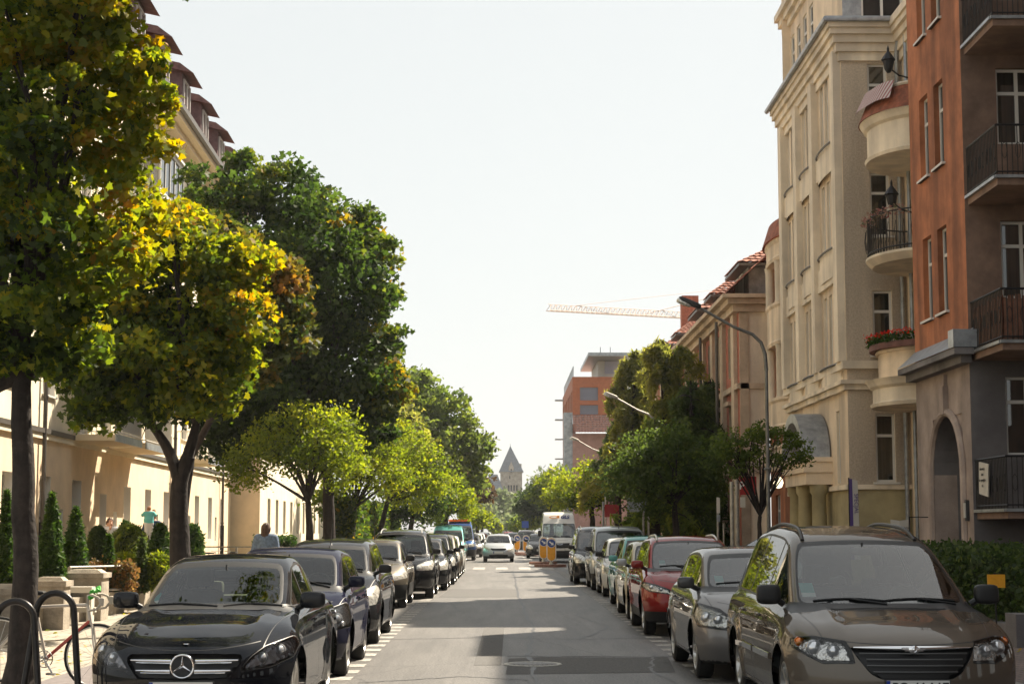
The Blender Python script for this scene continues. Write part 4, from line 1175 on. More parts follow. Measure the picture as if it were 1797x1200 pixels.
class Wall:
    """a vertical wall plane: u along it, v up, off = distance outward"""
    def __init__(s, org, ang, root=None):
        s.M = Matrix.Translation((org[0], org[1], 0)) @ Matrix.Rotation(R(ang), 4, 'Z'); s.root = root; s.ang = R(ang)
    def P(s, u, off, v): return s.M @ Vector((u, -off, v))
    def face(s, mb, u0, u1, v0, v1, off=0, m=0): mb.add([s.P(u0, off, v0), s.P(u1, off, v0), s.P(u1, off, v1), s.P(u0, off, v1)], [(0, 1, 2, 3)], m)
    def box(s, mb, u0, u1, o0, o1, v0, v1, m=0):
        mb.hexa([s.P(u0, o1, v0), s.P(u1, o1, v0), s.P(u1, o0, v0), s.P(u0, o0, v0), s.P(u0, o1, v1), s.P(u1, o1, v1), s.P(u1, o0, v1), s.P(u0, o0, v1)], m)
    def rect(s, mb, u0, u1, v0, v1, holes=(), depth=.25, m=0, mr=None, sill=False):
        mr = m if mr is None else mr
        us = sorted({u0, u1, *[h[0] for h in holes], *[h[1] for h in holes]}); vs = sorted({v0, v1, *[h[2] for h in holes], *[h[3] for h in holes]})
        us = [u for u in us if u0 <= u <= u1]; vs = [v for v in vs if v0 <= v <= v1]
        for i in range(len(us) - 1):
            for j in range(len(vs) - 1):
                cu, cv = (us[i] + us[i + 1]) / 2, (vs[j] + vs[j + 1]) / 2
                if not any(h[0] < cu < h[1] and h[2] < cv < h[3] for h in holes): s.face(mb, us[i], us[i + 1], vs[j], vs[j + 1], 0, m)
        for a, b, c_, d in [h[:4] for h in holes]:
            q = lambda u, o, v: s.P(u, o, v)
            mb.add([q(a, 0, c_), q(a, -depth, c_), q(a, -depth, d), q(a, 0, d)], [(3, 2, 1, 0)], mr)
            mb.add([q(b, 0, c_), q(b, -depth, c_), q(b, -depth, d), q(b, 0, d)], [(0, 1, 2, 3)], mr)
            mb.add([q(a, 0, d), q(b, 0, d), q(b, -depth, d), q(a, -depth, d)], [(0, 1, 2, 3)], mr)
            mb.add([q(a, 0, c_), q(b, 0, c_), q(b, -depth, c_), q(a, -depth, c_)], [(3, 2, 1, 0)], mr)
    def win(s, u0, u1, v0, v1, style='mts', depth=.2, parent=None):
        if random.random() < .4 and 'd' not in style: style = style.replace('c', '') if 'c' in style else style + 'c'
        a, b = window_meshes(u1 - u0, v1 - v0, style)
        o = bpy.data.objects.new('window', a); o.location = s.P(u0, -depth + .05, v0); o.rotation_euler = (0, 0, s.ang)
        put(o, parent or s.root, True)
        put(bpy.data.objects.new('pane', b), o)
        return o
def railing(w_, mb, u0, u1, off, v0, v1, step=.11, r=.009, m=0, end=False):
    """bars of a balcony front between u0 and u1"""
    n = max(2, int(abs(u1 - u0) / step))
    for i in range(n + 1):
        u = u0 + (u1 - u0) * i / n
        mb.tube([w_.P(u, off, v0), w_.P(u, off, v1)], r, 4, m, False)
    mb.tube([w_.P(u0, off, v1), w_.P(u1, off, v1)], .025, 6, m); mb.tube([w_.P(u0, off, v0 + .08), w_.P(u1, off, v0 + .08)], .015, 6, m)
def railside(w_, mb, u, o0, o1, v0, v1, step=.11, r=.009, m=0):
    n = max(2, int(abs(o1 - o0) / step))
    for i in range(n + 1):
        o = o0 + (o1 - o0) * i / n
        mb.tube([w_.P(u, o, v0), w_.P(u, o, v1)], r, 4, m, False)
    mb.tube([w_.P(u, o0, v1), w_.P(u, o1, v1)], .025, 6, m); mb.tube([w_.P(u, o0, v0 + .08), w_.P(u, o1, v0 + .08)], .015, 6, m)

def tile_mat(name, c1, c2, s=.28):
    m = mat(name, c1, .8, nz=(3, .4), col2=c2)
    return m
M['stucco_o'] = mat('stucco_orange', (.78, .61, .42), .9, nz=(1.2, .12), stain=((.5, .5, .12), .10), bump=(60, .2))
M['stucco_w'] = mat('stucco_cream', (.74, .66, .50), .9, nz=(1.2, .10), stain=((.5, .5, .12), .08), bump=(60, .2))
M['reveal'] = mat('reveal_grey', (.76, .73, .68), .9)
M['soffit'] = mat('soffit_cream', (.66, .55, .38), .85)
M['gutter'] = mat('gutter_dark', (.10, .09, .08), .5, .3)
M['tilebrown'] = mat('roof_tiles_brown', (.15, .068, .055), .8, nz=(5, .4))
M['slate'] = mat('dormer_cladding', (.16, .10, .10), .8, nz=(4, .3))
M['tilered'] = mat('roof_tiles_red', (.30, .10, .055), .85, nz=(5, .5))
M['cream'] = mat('stucco_pale_yellow', (.80, .65, .475), .9, nz=(.9, .16), stain=((1.1, 1.1, .16), .34), bump=(50, .3))
M['creamlt'] = mat('stucco_pale_trim', (.82, .71, .55), .88, nz=(1.1, .14), stain=((1.3, 1.3, .2), .28))
M['creamdk'] = mat('stucco_plinth_yellow', (.46, .39, .22), .9, nz=(1.3, .2), stain=((.8, .8, .2), .25), bump=(40, .4))
M['pebble'] = mat('roughcast_grey', (.60, .50, .385), .95, nz=(22, .22), stain=((.9, .9, .13), .28), bump=(70, .8))
M['orange'] = mat('stucco_terracotta', (.45, .165, .072), .9, nz=(1.6, .3), stain=((1.4, 1.4, .16), .45), bump=(50, .3))
M['brown'] = mat('stucco_dark_brown', (.24, .155, .115), .92, nz=(1.6, .35), stain=((.7, .7, .10), .4), bump=(50, .3))
M['greystone'] = mat('plinth_grey', (.20, .185, .185), .9, nz=(1.5, .25), stain=((.8, .8, .15), .3), bump=(40, .5))
M['stonepink'] = mat('plinth_pale_stone', (.44, .35, .30), .9, nz=(1.5, .25), stain=((.8, .8, .12), .35), bump=(40, .5))
M['brick'] = mat('brick_red_dull', (.38, .125, .075), .9, nz=(9, .35), bump=(60, .3))
M['sand'] = mat('sandstone', (.58, .46, .33), .9, nz=(2, .2), stain=((.8, .8, .12), .3), bump=(40, .3))

# ------------------------------------------------------------------ long tenement on the left
lb = empty('apartment_building', (-11.1, 22, 0), 0, 'long cream apartment block with orange ground floor and dark dormers, left side of the street', 'building')
W = Wall((-11.006, 22), 91.32, lb)
LEN = 56.0
gf, uf, tr = MB(), MB(), MB()
hol = []
us = [3.0 + 3.55 * i for i in range(15)]
for i, u in enumerate(us):
    if i % 4 == 3: hol.append((u, u + .95, .62, 2.75, 'd'))
    else: hol.append((u, u + 1.1, 1.35, 3.05, 'w'))
small = [(u + 2.0, u + 2.55, 1.25, 2.25, 'k') for u in us if us.index(u) % 2]
hol += small
W.rect(gf, 0, LEN, 0, 4.1, hol, .34, 0, 1)
for h in hol: W.win(h[0], h[1], h[2], h[3], {'w': 'mc', 'd': 'btd', 'k': 'd'}[h[4]], .3)
W.box(tr, 0, LEN, .0, .14, 4.1, 4.22, 1); W.box(tr, 0, LEN, .0, .09, 3.96, 4.1, 0)
uh = []
for fl in range(4):
    v = 5.1 + 2.95 * fl
    for i, u in enumerate(us):
        if i in (6, 7, 9, 12) and fl < 4: uh.append((u, u + 1.3, v - .75, v + 1.5))
        else: uh.append((u, u + 1.25, v, v + 1.5))
W.rect(uf, 0, LEN, 4.22, 15.8, uh, .22, 0, 1)
for k, h in enumerate(uh):
    if k < 60: W.win(h[0], h[1], h[2], h[3], 'mcs', .2)
W.box(tr, -.3, LEN, 0, .8, 15.8, 16.05, 2); W.box(tr, -.3, LEN, .78, .98, 15.96, 16.15, 1); W.box(tr, -.3, LEN, 0, .5, 15.6, 15.8, 2)
gf.build('ground_floor_wall', [M['stucco_o'], M['reveal']], lb, None, True); uf.build('upper_wall', [M['stucco_w'], M['reveal']], lb, None, True)
tr.build('cornice', [M['stucco_w'], M['gutter'], M['soffit']], lb, None, True)
g = MB()   # roof slope, end walls and the body behind
g.add([W.P(-.3, .9, 16.1), W.P(LEN, .9, 16.1), W.P(LEN, -3.4, 19.9), W.P(-.3, -3.4, 19.9)], [(0, 1, 2, 3)], 0)
g.add([W.P(-.3, -3.4, 19.9), W.P(LEN, -3.4, 19.9), W.P(LEN, -12, 20.3), W.P(-.3, -12, 20.3)], [(0, 1, 2, 3)], 0)
rf = g.build('roof', M['tilebrown'], lb, None, True)
g = MB()
for u in (0, LEN): g.add([W.P(u, -.0, 0), W.P(u, -12, 0), W.P(u, -12, 20.3), W.P(u, -3.4, 19.85), W.P(u, 0, 16.1)], [(0, 1, 2, 3, 4) if u else (4, 3, 2, 1, 0)])
g.add([W.P(0, -12, 0), W.P(LEN, -12, 0), W.P(LEN, -12, 20.3), W.P(0, -12, 20.3)], [(3, 2, 1, 0)])
g.build('end_wall', M['stucco_w'], lb, None, True)
du = [1.4 + 4.42 * i for i in range(12)]
for u in du:
    g = MB()
    W.box(g, u, u + 1.75, -2.6, .62, 16.1, 17.75, 0)
    # little hipped roof with eaves
    g.hexa([W.P(u - .25, 1.05, 17.6), W.P(u + 2.0, 1.05, 17.6), W.P(u + 2.0, -3.2, 18.5), W.P(u - .25, -3.2, 18.5), W.P(u - .1, .55, 18.0), W.P(u + 1.85, .55, 18.0), W.P(u + 1.85, -3.2, 18.8), W.P(u - .1, -3.2, 18.8)], 1)
    d = g.build('dormer', [M['slate'], M['tilebrown']], lb, None, True)
    a, b = window_meshes(1.35, 1.2, 'mc')
    o = bpy.data.objects.new('dormer_window', a); o.location = W.P(u + .2, .66, 16.3); o.rotation_euler = (0, 0, W.ang); put(o, d)
    W.root = lb
# balconies of the left block
def balcony_left(u0, u1, v, off=1.15, glazed=False, fl='balcony'):
    g = MB()
    W.box(g, u0, u1, 0, off, v - .16, v, 0)
    W.box(g, u0 - .03, u1 + .03, off, off + .03, v - .18, v + .02, 1)
    b = g.build(fl, [M['soffit'], M['zinc']], lb, None, True)
    g = MB()
    if glazed:
        for (a, b_, c_) in ((u0, u1, off),):
            W.box(g, a, b_, c_ - .03, c_, v, v + .62, 0); W.box(g, a, b_, c_ - .05, c_ + .02, v + 2.0, v + 2.12, 0)
            n = 5
            for i in range(n + 1): W.box(g, a + (b_ - a - .06) * i / n, a + (b_ - a - .06) * i / n + .06, c_ - .05, c_ + .01, v + .62, v + 2.0, 0)
        for u in (u0, u1 - .05): W.box(g, u, u + .05, 0, off - .05, v, v + .62, 0); W.box(g, u, u + .05, off / 2, off / 2 + .06, v + .62, v + 2.0, 0); W.box(g, u, u + .05, 0, off - .05, v + 2, v + 2.12, 0)
        W.box(g, u0 - .1, u1 + .1, 0, off + .1, v + 2.12, v + 2.2, 0)
        W.face(g, u0, u1, v + .62, v + 2.0, off - .02, 1)
        g.add([W.P(u0 + .02, 0, v + .62), W.P(u0 + .02, off, v + .62), W.P(u0 + .02, off, v + 2), W.P(u0 + .02, 0, v + 2)], [(0, 1, 2, 3)], 1)
        g.build('glazing', [M['wframe'], M['wglass']], b, None)
    else:
        railing(W, g, u0, u1, off, v, v + 1.0, .12, .011); railside(W, g, u0, .05, off, v, v + 1.0, .12, .011); railside(W, g, u1, .05, off, v, v + 1.0, .12, .011)
        for i in range(4):
            a = u0 + (u1 - u0) * i / 4
            W.box(g, a + .04, a + (u1 - u0) / 4 - .04, off - .03, off - .015, v + .15, v + .9, 1)
        g.build('railing', [M['wframe'], M['panelw']], b, None)
    return b
M['panelw'] = mat('balcony_panel', (.55, .52, .46), .7)
for v in (4.25, 7.2, 10.15): balcony_left(23.9, 27.6, v, 1.2); balcony_left(28.3, 32.6, v, 1.2)
balcony_left(30.0, 34.4, 11.6, 1.15, True); balcony_left(40.8, 44.4, 4.3, 1.2)
for u in (20.6, 40.0, 52.6):
    g = MB(); g.tube([W.P(u, .12, .1), W.P(u, .12, 1.9)], .085, 10, 1); g.tube([W.P(u, .12, 1.9), W.P(u, .12, 15.9)], .055, 8, 0)
    for v in (2, 5, 8, 11, 14): g.lathe([(.075, -.03), (.075, .03)], 10, 0, tuple(W.P(u, .12, v)))
    g.build('downpipe', [M['gutter'], M['iron']], lb, 40, True)
# steps and a parapet in front of the block are the garden terrace
# second block on the left, standing forward, its end wall lit orange
lb2 = empty('apartment_building', (-11, 79, 0), 0, 'orange and white apartment block standing forward beyond the long cream one', 'building')
W2e = Wall((-20, 78.6), 0, lb2); W2 = Wall((-11.05, 78.6), 91.0, lb2)
g = MB(); hs2 = [(3 + 3.4 * i, 4.2 + 3.4 * i, 1.5 + 3.3 * f, 3.2 + 3.3 * f) for i in range(10) for f in range(3)]
W2e.rect(g, 0, 8.95, 0, 12.5, (), .2, 0); W2.rect(g, 0, 38, 0, 12.5, hs2, .2, 1, 1)
g.add([W2.P(-.4, .5, 12.5), W2.P(38, .5, 12.5), W2.P(38, -9, 16), W2.P(-.4, -9, 16)], [(0, 1, 2, 3)], 2)
g.build('wall', [M['stucco_o'], M['stucco_w'], M['tilebrown']], lb2, None, True)
for h in hs2: W2.win(*h, 'mc', .18)
# ------------------------------------------------------------------ right side, nearest: terracotta tenement
r1 = empty('tenement_house', (9.5, 36, 0), 0, 'terracotta tenement with a tall arched gateway and stacked corner balconies, nearest on the right', 'building')
A = Wall((9.5, 39.0), -90, r1); B = Wall((9.5, 34.5), 0, r1); Cw = Wall((11.75, 34.5), -90, r1)
g = MB()
ah = [(.95, 1.72), (2.25, 3.02)]
hA = [(a, b, z, z + 1.85) for a, b in ah for z in (6.35, 9.55, 12.75)]
A.rect(g, 0, 4.5, 5.5, 16.4, hA, .22, 0)
for a, b in ah:       # sunken panels under the windows
    pass
hB = [(.72, 1.62, z, z + 1.6) for z in (3.2, 6.4, 9.6, 12.8)]
B.rect(g, 0, 2.25, 5.5, 16.4, hB[1:], .22, 1)
B.rect(g, 0, 2.25, 0, 5.5, hB[:1], .22, 2)
A.rect(g, 0, 4.5, 0, 5.5, [(1.45, 3.85, 0, 4.1)], .5, 3)
# arch head
n = 14; cu, sp, rr = 2.65, 2.9, 1.2
arc = [(cu + rr * math.cos(PI - PI * i / n), sp + rr * math.sin(PI - PI * i / n)) for i in range(n + 1)]
for i in range(n):
    (a, b), (c_, d) = arc[i], arc[i + 1]
    g.add([A.P(a, -.03, b), A.P(c_, -.03, d), A.P(c_, -.03, 4.1), A.P(a, -.03, 4.1)], [(0, 1, 2, 3)], 3)
    g.add([A.P(a, 0.0, b), A.P(c_, 0.0, d), A.P(c_, -2.8, d), A.P(a, -2.8, b)], [(0, 1, 2, 3)], 2)
for u in (1.45, 3.85): g.add([A.P(u, -.5, 0), A.P(u, -2.8, 0), A.P(u, -2.8, 4.1), A.P(u, -.5, 4.1)], [(0, 1, 2, 3)], 2)
A.face(g, 1.45, 3.85, 0, 4.1, -2.8, 4)
Cw.rect(g, 0, 50, 0, 19.6, [(1.5 + 3 * i, 2.6 + 3 * i, .9 + 3.2 * f, 2.6 + 3.2 * f) for i in range(15) for f in range(6)], .25, 1)
g.add([(9.5, 34.5, 16.4), (11.75, 34.5, 16.4), (11.75, 39, 16.4), (9.5, 39, 16.4)], [(0, 1, 2, 3)], 1)
g.add([(11.75, -15.5, 19.6), (24, -15.5, 19.6), (24, 39, 19.6), (11.75, 39, 19.6)], [(0, 1, 2, 3)], 1)
g.add([(11.75, -15.5, 0), (24, -15.5, 0), (24, -15.5, 19.6), (11.75, -15.5, 19.6)], [(0, 1, 2, 3)], 1)
g.add([(9.5, 39, 0), (24, 39, 0), (24, 39, 19.6), (11.75, 39, 19.6), (11.75, 39, 16.4), (9.5, 39, 16.4)], [(5, 4, 3, 2, 1, 0)], 1)
g.add([(11.75, 34.5, 16.4), (11.75, 39, 16.4), (11.75, 39, 19.6), (11.75, 34.5, 19.6)], [(0, 1, 2, 3)], 1)
g.build('wall', [M['orange'], M['brown'], M['greystone'], M['stonepink'], M['dark']], r1, None, True)
for h in hA: A.win(*h, 'mts', .2)
for h in hB: B.win(*h, 'mtc', .2)
for a, b in ah:
    for z in (6.35, 9.55, 12.75):
        g = MB(); A.box(g, a - .02, b + .02, 0, .07, z - .06, z, 0); g.build('window_sill', [M['iron']], r1, None, True)
g = MB()         # sloping zinc ledge above the gateway storey
for Wq, u0, u1 in ((A, -.05, 4.5),):
    g.add([Wq.P(u0, 0, 5.75), Wq.P(u1 + .4, 0, 5.75), Wq.P(u1 + .4, .42, 5.36), Wq.P(u0, .42, 5.36)], [(3, 2, 1, 0)], 0)
    Wq.box(g, u0, u1 + .38, 0, .40, 5.22, 5.35, 1); Wq.box(g, u0, u1 + .2, 0, .22, 5.06, 5.22, 1)
B.box(g, -.42, .25, 0, .40, 5.36, 5.72, 0)
g.build('ledge', [M['zinc'], M['greystone']], r1, None, True)
g = MB()         # frame and keystone of the gateway
ar2 = [(cu + (rr + .09) * math.cos(PI - PI * i / n), sp + (rr + .09) * math.sin(PI - PI * i / n)) for i in range(n + 1)]
g.tube([A.P(1.36, .02, 0)] + [A.P(a, .02, b) for a, b in ar2] + [A.P(3.94, .02, 0)], .09, 8)
A.box(g, 2.5, 2.8, 0, .12, 4.15, 4.75); A.box(g, 2.56, 2.74, 0, .08, 4.75, 5.0)
g.build('arch_frame', M['stonepink'], r1, 40, True)
M['wood'] = mat('balcony_planks', (.20, .085, .05), .8, nz=(6, .4))
def corner_balcony(z, planks=False, sign=False):
    x0, x1, ya, yb = 9.57, 11.7, 32.4, 34.5
    g = MB()
    g.box(((x0 + x1) / 2, (ya + yb) / 2, z - .10), (x1 - x0, yb - ya, .16), 0)
    g.box(((x0 + x1) / 2, ya - .02, z - .02), (x1 - x0 + .1, .10, .06), 1); g.box((x0 - .02, (ya + yb) / 2, z - .02), (.10, yb - ya, .06), 1)
    b = g.build('balcony', [M['brown'], M['zinc']], r1, None, True)
    g = MB(); Wx = Wall((x0, yb), -90); Wy = Wall((x0, ya), 0)
    railing(Wx, g, 0, yb - ya, .0, z, z + 1.0, .10, .010); railing(Wy, g, 0, x1 - x0, .0, z, z + 1.0, .10, .010)
    for i in range(8):
        for Wq, ln in ((Wx, 2.1), (Wy, 2.1)):
            u = .15 + i * ln / 8
            p = [Wq.P(u + .05 * math.sin(t), 0.01, z + .5 + .16 * math.cos(t)) for t in np.linspace(0, 2 * PI, 9)]
            g.tube(p, .007, 4, 0, False)
    g.build('railing', M['iron'], b, None)
    if planks:
        g = MB(); rr_ = random.Random(3)
        for Wq, ln in ((Wx, 2.1), (Wy, 2.1)):
            for i in range(15): Wq.box(g, i * .14, i * .14 + .11, -.05, -.03, z + .05, z + .85 + rr_.uniform(-.02, .06))
        g.build('plank_screen', M['wood'], b, None)
    return b
corner_balcony(14.75); corner_balcony(11.65); corner_balcony(8.5); corner_balcony(5.3, True); corner_balcony(2.1)
g = MB(); g.add([(9.50, 34.0, 2.42), (9.50, 33.35, 2.34), (9.50, 33.3, 2.98), (9.50, 33.95, 3.05)], [(0, 1, 2, 3)]); g.V += [(x - .02, y, z) for x, y, z in g.V]; g.F += [(7, 6, 5, 4)]; g.M += [0]
o = g.build('paper_notice', M['panelw'], None, None); tag(o, 'cream paper notice tied to the lowest corner balcony of the terracotta house', 'notice')
for k in range(4):
    t = text_obj(['informacja', 'lokal', 'do wynajęcia', 'tel.'][k], .085, M['ink'], (9.455, 33.65 - .0, 2.9 - k * .11), (PI / 2, 0, -PI / 2), o); t.name = 'lettering'
# lamps on the arch piers
for y in (34.75,):
    g = MB(); g.box((9.46, y + .1, 2.1), (.06, .12, .42)); g.box((9.42, y + .1, 2.1), (.04, .08, .3), 1); g.build('intercom_panel', [M['plastic'], M['panelw']], r1, None, True)

# ------------------------------------------------------------------ pale yellow art-nouveau house
r2 = empty('tenement_house', (8.74, 45, 0), 0, 'tall pale yellow house with heavy cornice, bowed balconies and a portico', 'building')
S = Wall((8.74, 51.9), -90, r2); E = Wall((8.74, 43.0), 0, r2); Bk = Wall((10.3, 43.0), -90, r2)
zs4 = [(2.9, 4.62), (6.1, 7.75), (9.15, 10.8), (11.95, 13.65)]
hE = [(.68, 1.18, a, b) for a, b in zs4]
g = MB()
E.rect(g, 0, 1.56, 5.95, 14.6, hE[1:], .2, 1, 2); E.rect(g, 0, 1.56, 2.8, 5.95, hE[:1], .2, 1, 2); E.rect(g, 0, 1.56, 0, 2.8, (), .2, 3)
hS = []
for a, b in zs4:
    for u in (.55, 1.25, 1.95, 3.2, 3.85, 4.5, 6.0, 6.7, 7.4): hS.append((u, u + .42, a - (.1 if a > 5 else 0), b + .15))
hS = [h for h in hS if not (h[2] < 4 and 3 < h[0] < 7.3)]
S.rect(g, 0, 8.9, 2.8, 14.6, hS, .16, 0, 2); S.rect(g, 0, 8.9, 0, 2.8, (), .2, 3)
Bk.rect(g, 0, 4.1, 0, 14.6, [(1.2, 2.8, z, z + 2.3) for z in (.9, 4.0 + 1.9, 9.1, 11.9)], .2, 0, 2)
g.add([(8.74, 43, 14.6), (24, 43, 14.6), (24, 51.9, 14.6), (8.74, 51.9, 14.6)], [(0, 1, 2, 3)], 2)
g.add([(10.3, 38.9, 14.6), (24, 38.9, 14.6), (24, 43, 14.6), (10.3, 43, 14.6)], [(0, 1, 2, 3)], 2)
g.add([(8.74, 51.9, 0), (24, 51.9, 0), (24, 51.9, 19), (8.74, 51.9, 19)], [(3, 2, 1, 0)], 0)
# attic storey
S2 = Wall((9.0, 52.6), -90, r2); E2 = Wall((9.0, 43.9), 0, r2)
S2.rect(g, 0, 8.7, 14.6, 17.6, [(.8 + i * 1.05, 1.4 + i * 1.05, 15.2, 16.9) for i in range(4)], .15, 0, 2)
E2.rect(g, 0, 14, 14.6, 17.6, [(.5, 1.6, 15.1, 17.0)], .15, 5, 2)
g.add([(9, 43.9, 17.6), (24, 43.9, 17.6), (24, 52.6, 17.6), (9, 52.6, 17.6)], [(0, 1, 2, 3)], 0)
g.add([(9, 52.6, 0), (24, 52.6, 0), (24, 52.6, 17.6), (9, 52.6, 17.6)], [(3, 2, 1, 0)], 0)
g.build('wall', [M['cream'], M['pebble'], M['creamlt'], M['creamdk'], M['dark'], M['zinc']], r2, None, True)
for h in hE: E.win(*h, 'tsc' if h[2] > 3 else 'ts', .16)
for h in hS: S.win(*h, 't', .14)
for i in range(4): S2.win(.8 + i * 1.05, 1.4 + i * 1.05, 15.2, 16.9, 't', .12)
E2.win(.5, 1.6, 15.1, 17.0, 'mt', .12)
for z in (.9, 5.9, 9.1, 11.9): Bk.win(1.2, 2.8, z, z + 2.3, 'mt', .16)
g = MB()      # pilasters, window bays and bands
for u in (0.0, 2.62, 5.2, 8.35): S.box(g, u, u + .5, 0, .20, 5.95, 14.0)
for (u0, u1) in ((.5, 2.62), (3.12, 5.2), (5.7, 8.35)):
    for (a, b) in zs4[1:]:
        S.box(g, u0, u1, 0, .10, b + .35, b + .95); S.box(g, u0, u1, 0, .05, a - .5, a - .2)
        # bowed sills
        m_ = (u0 + u1) / 2; hw_ = (u1 - u0) / 2
        pts = [S.P(m_ + hw_ * math.cos(t), .17 * math.sin(t) + .03, a - .16) for t in np.linspace(0, PI, 13)]
        g.tube(pts, .03, 6, 1)
        bot = [S.P(m_ + hw_ * math.cos(t), .26 * math.sin(t), b + .45) for t in np.linspace(0, PI, 13)]
        for k in range(12):
            p, q = bot[k], bot[k + 1]; dz = Vector((0, 0, (a - .16) - (b + .45)))
        for k in range(12):
            t0, t1 = PI * k / 12, PI * (k + 1) / 12
            p = S.P(m_ + hw_ * math.cos(t0), .14 * math.sin(t0), a - .9); q = S.P(m_ + hw_ * math.cos(t1), .14 * math.sin(t1), a - .9)
            g.add([p, q, q + Vector((0, 0, .72)), p + Vector((0, 0, .72))], [(0, 1, 2, 3)])
for z, o_, h_ in ((5.75, .14, .2), (5.22, .10, .14), (5.36, .20, .10), (2.72, .08, .12)):
    S.box(g, -.02, 8.9 + o_, 0, o_, z, z + h_); E.box(g, 0, 1.56, 0, o_, z, z + h_, 0)
g.build('facade_trim', [M['creamlt'], M['gutter']], r2, None, True)
g = MB()      # main cornice, stepping out
gz = at(1470, 35, 42.5).z
for k, (z, o_) in enumerate(((gz - .95, .07), (gz - .72, .14), (gz - .50, .22), (gz - .30, .31), (gz - .14, .37))):
    S.box(g, -.35, 8.9 + o_, 0, o_, z, z + .26 - k * .012); E.box(g, .0, 1.56, 0, o_, z + .001, z + .259 - k * .012)
    Bk.box(g, 0, 4.1, 0, o_, z + .002, z + .258 - k * .012)
g.build('cornice', [M['creamlt']], r2, None, True)
g = MB()
g.tube([S.P(-.5, .44, gz + .05), S.P(9.34, .44, gz + .05), Vector((10.2, 42.56, gz + .05))], .075, 8)
g.build('gutter', M['zinc'], r2, 40, True); g = MB()
g.tube([E.P(1.42, .60, gz + .0), E.P(1.42, .35, gz - .35), E.P(1.42, .1, gz - .8), E.P(1.42, .1, .2)], .055, 8)
g.build('downpipe', M['zinc'], r2, 40, True); g = MB(); g.tube([Bk.P(.9, .1, gz - .3), Bk.P(.9, .1, .2)], .05, 8)
g.build('downpipe', M['zinc'], r2, 40, True)
g = MB()
for k, (o_, z) in enumerate(((.1, 17.3), (.22, 17.5), (.34, 17.7))):
    S2.box(g, -.3, 8.7 + o_, 0, o_, z, z + .2); E2.box(g, 0, 14, 0, o_, z + .001, z + .199)
g.build('attic_cornice', M['creamlt'], r2, None, True)
g = MB()      # unseen roof block above the attic, its height set to shade the street
g.box((17, 48, 19.0), (13, 8, 2.4)); g.build('roof', M['tilered'], r2, None, True)
def bow_balcony(z0, z1, solid, flowers=False, canopy=False):
    cx, cy, ry, rx = 10.3, 41.0, 1.75, 1.35
    n = 20
    def ell(k, t): return (cx - rx * k * math.sin(t), cy + ry * k * math.cos(t))
    g = MB()
    prof = ([(1.0, z0), (1.02, z0 + .08), (.97, z0 + .12), (.97, z1 - .22), (1.03, z1 - .16), (1.06, z1 - .08), (1.10, z1)] if solid else [(.93, z0), (1.0, z0 + .10), (1.04, z0 + .16), (1.04, z0 + .22)])
    pts = [[Vector((*ell(k, PI * i / n), z)) for i in range(n + 1)] for k, z in prof]
    for a, b in zip(pts[:-1], pts[1:]):
        for i in range(n): g.add([a[i], b[i], b[i + 1], a[i + 1]], [(0, 1, 2, 3)])
    for row, fl in ((pts[0], 0), (pts[-1], 1)):
        c = Vector((cx, cy, row[0].z - (.12 if fl and solid else 0)))
        for i in range(n): g.add([c, row[i], row[i + 1]], [(0, 1, 2) if fl else (2, 1, 0)])
    b = g.build('balcony', M['creamlt'], r2, 50, True)
    zt = pts[-1][0].z
    if not solid:
        g = MB()
        for zz in (zt + .1, zt + .95): g.tube([(*ell(1.0, PI * i / n), zz) for i in range(n + 1)], .02, 6)
        for i in range(44): x, y = ell(1.0, PI * i / 43); g.tube([(x, y, zt), (x, y, zt + .95)], .010, 4, 0, False)
        for i in range(0, 44, 2):
            x, y = ell(1.03, PI * i / 43); g.tube([(x, y, zt + .2), (x - .03, y, zt + .45), (x, y, zt + .7)], .008, 4, 0, False)
        g.build('railing', M['iron'], b, None)
    if canopy:
        g = MB()
        for i in range(n):
            a0_, a1_ = ell(1.12, PI * i / n), ell(1.12, PI * (i + 1) / n); b0_, b1_ = ell(.93, PI * i / n), ell(.93, PI * (i + 1) / n)
            g.add([(*a0_, zt), (*a1_, zt), (*b1_, zt + .62), (*b0_, zt + .62)], [(0, 1, 2, 3)], 0)
        g.tube([(*ell(.93, PI * i / n), zt + .64) for i in range(n + 1)], .05, 6, 1)
        g.build('tiled_skirt', [M['tilered'], M['creamlt']], b, None)
    return b, ell
bA, ell = bow_balcony(at(1575, 285, 41).z, at(1575, 215, 41).z, True, canopy=True)
bB, ell = bow_balcony(at(1575, 468, 41).z, 0, False)
bC, ell = bow_balcony(at(1575, 715, 41).z, at(1575, 668, 41).z, True)
g = MB()     # upper tub of the flowered balcony
zt = at(1575, 668, 41).z
for i in range(20):
    a0_, a1_ = ell(.86, PI * i / 20), ell(.86, PI * (i + 1) / 20)
    g.add([(*a0_, zt - .1), (*a1_, zt - .1), (*a1_, zt + .68), (*a0_, zt + .68)], [(0, 1, 2, 3)])
g.tube([(*ell(.88, PI * i / 20), zt + .68) for i in range(21)], .05, 6)
g.build('balcony_parapet', M['cream'], bC, 40)
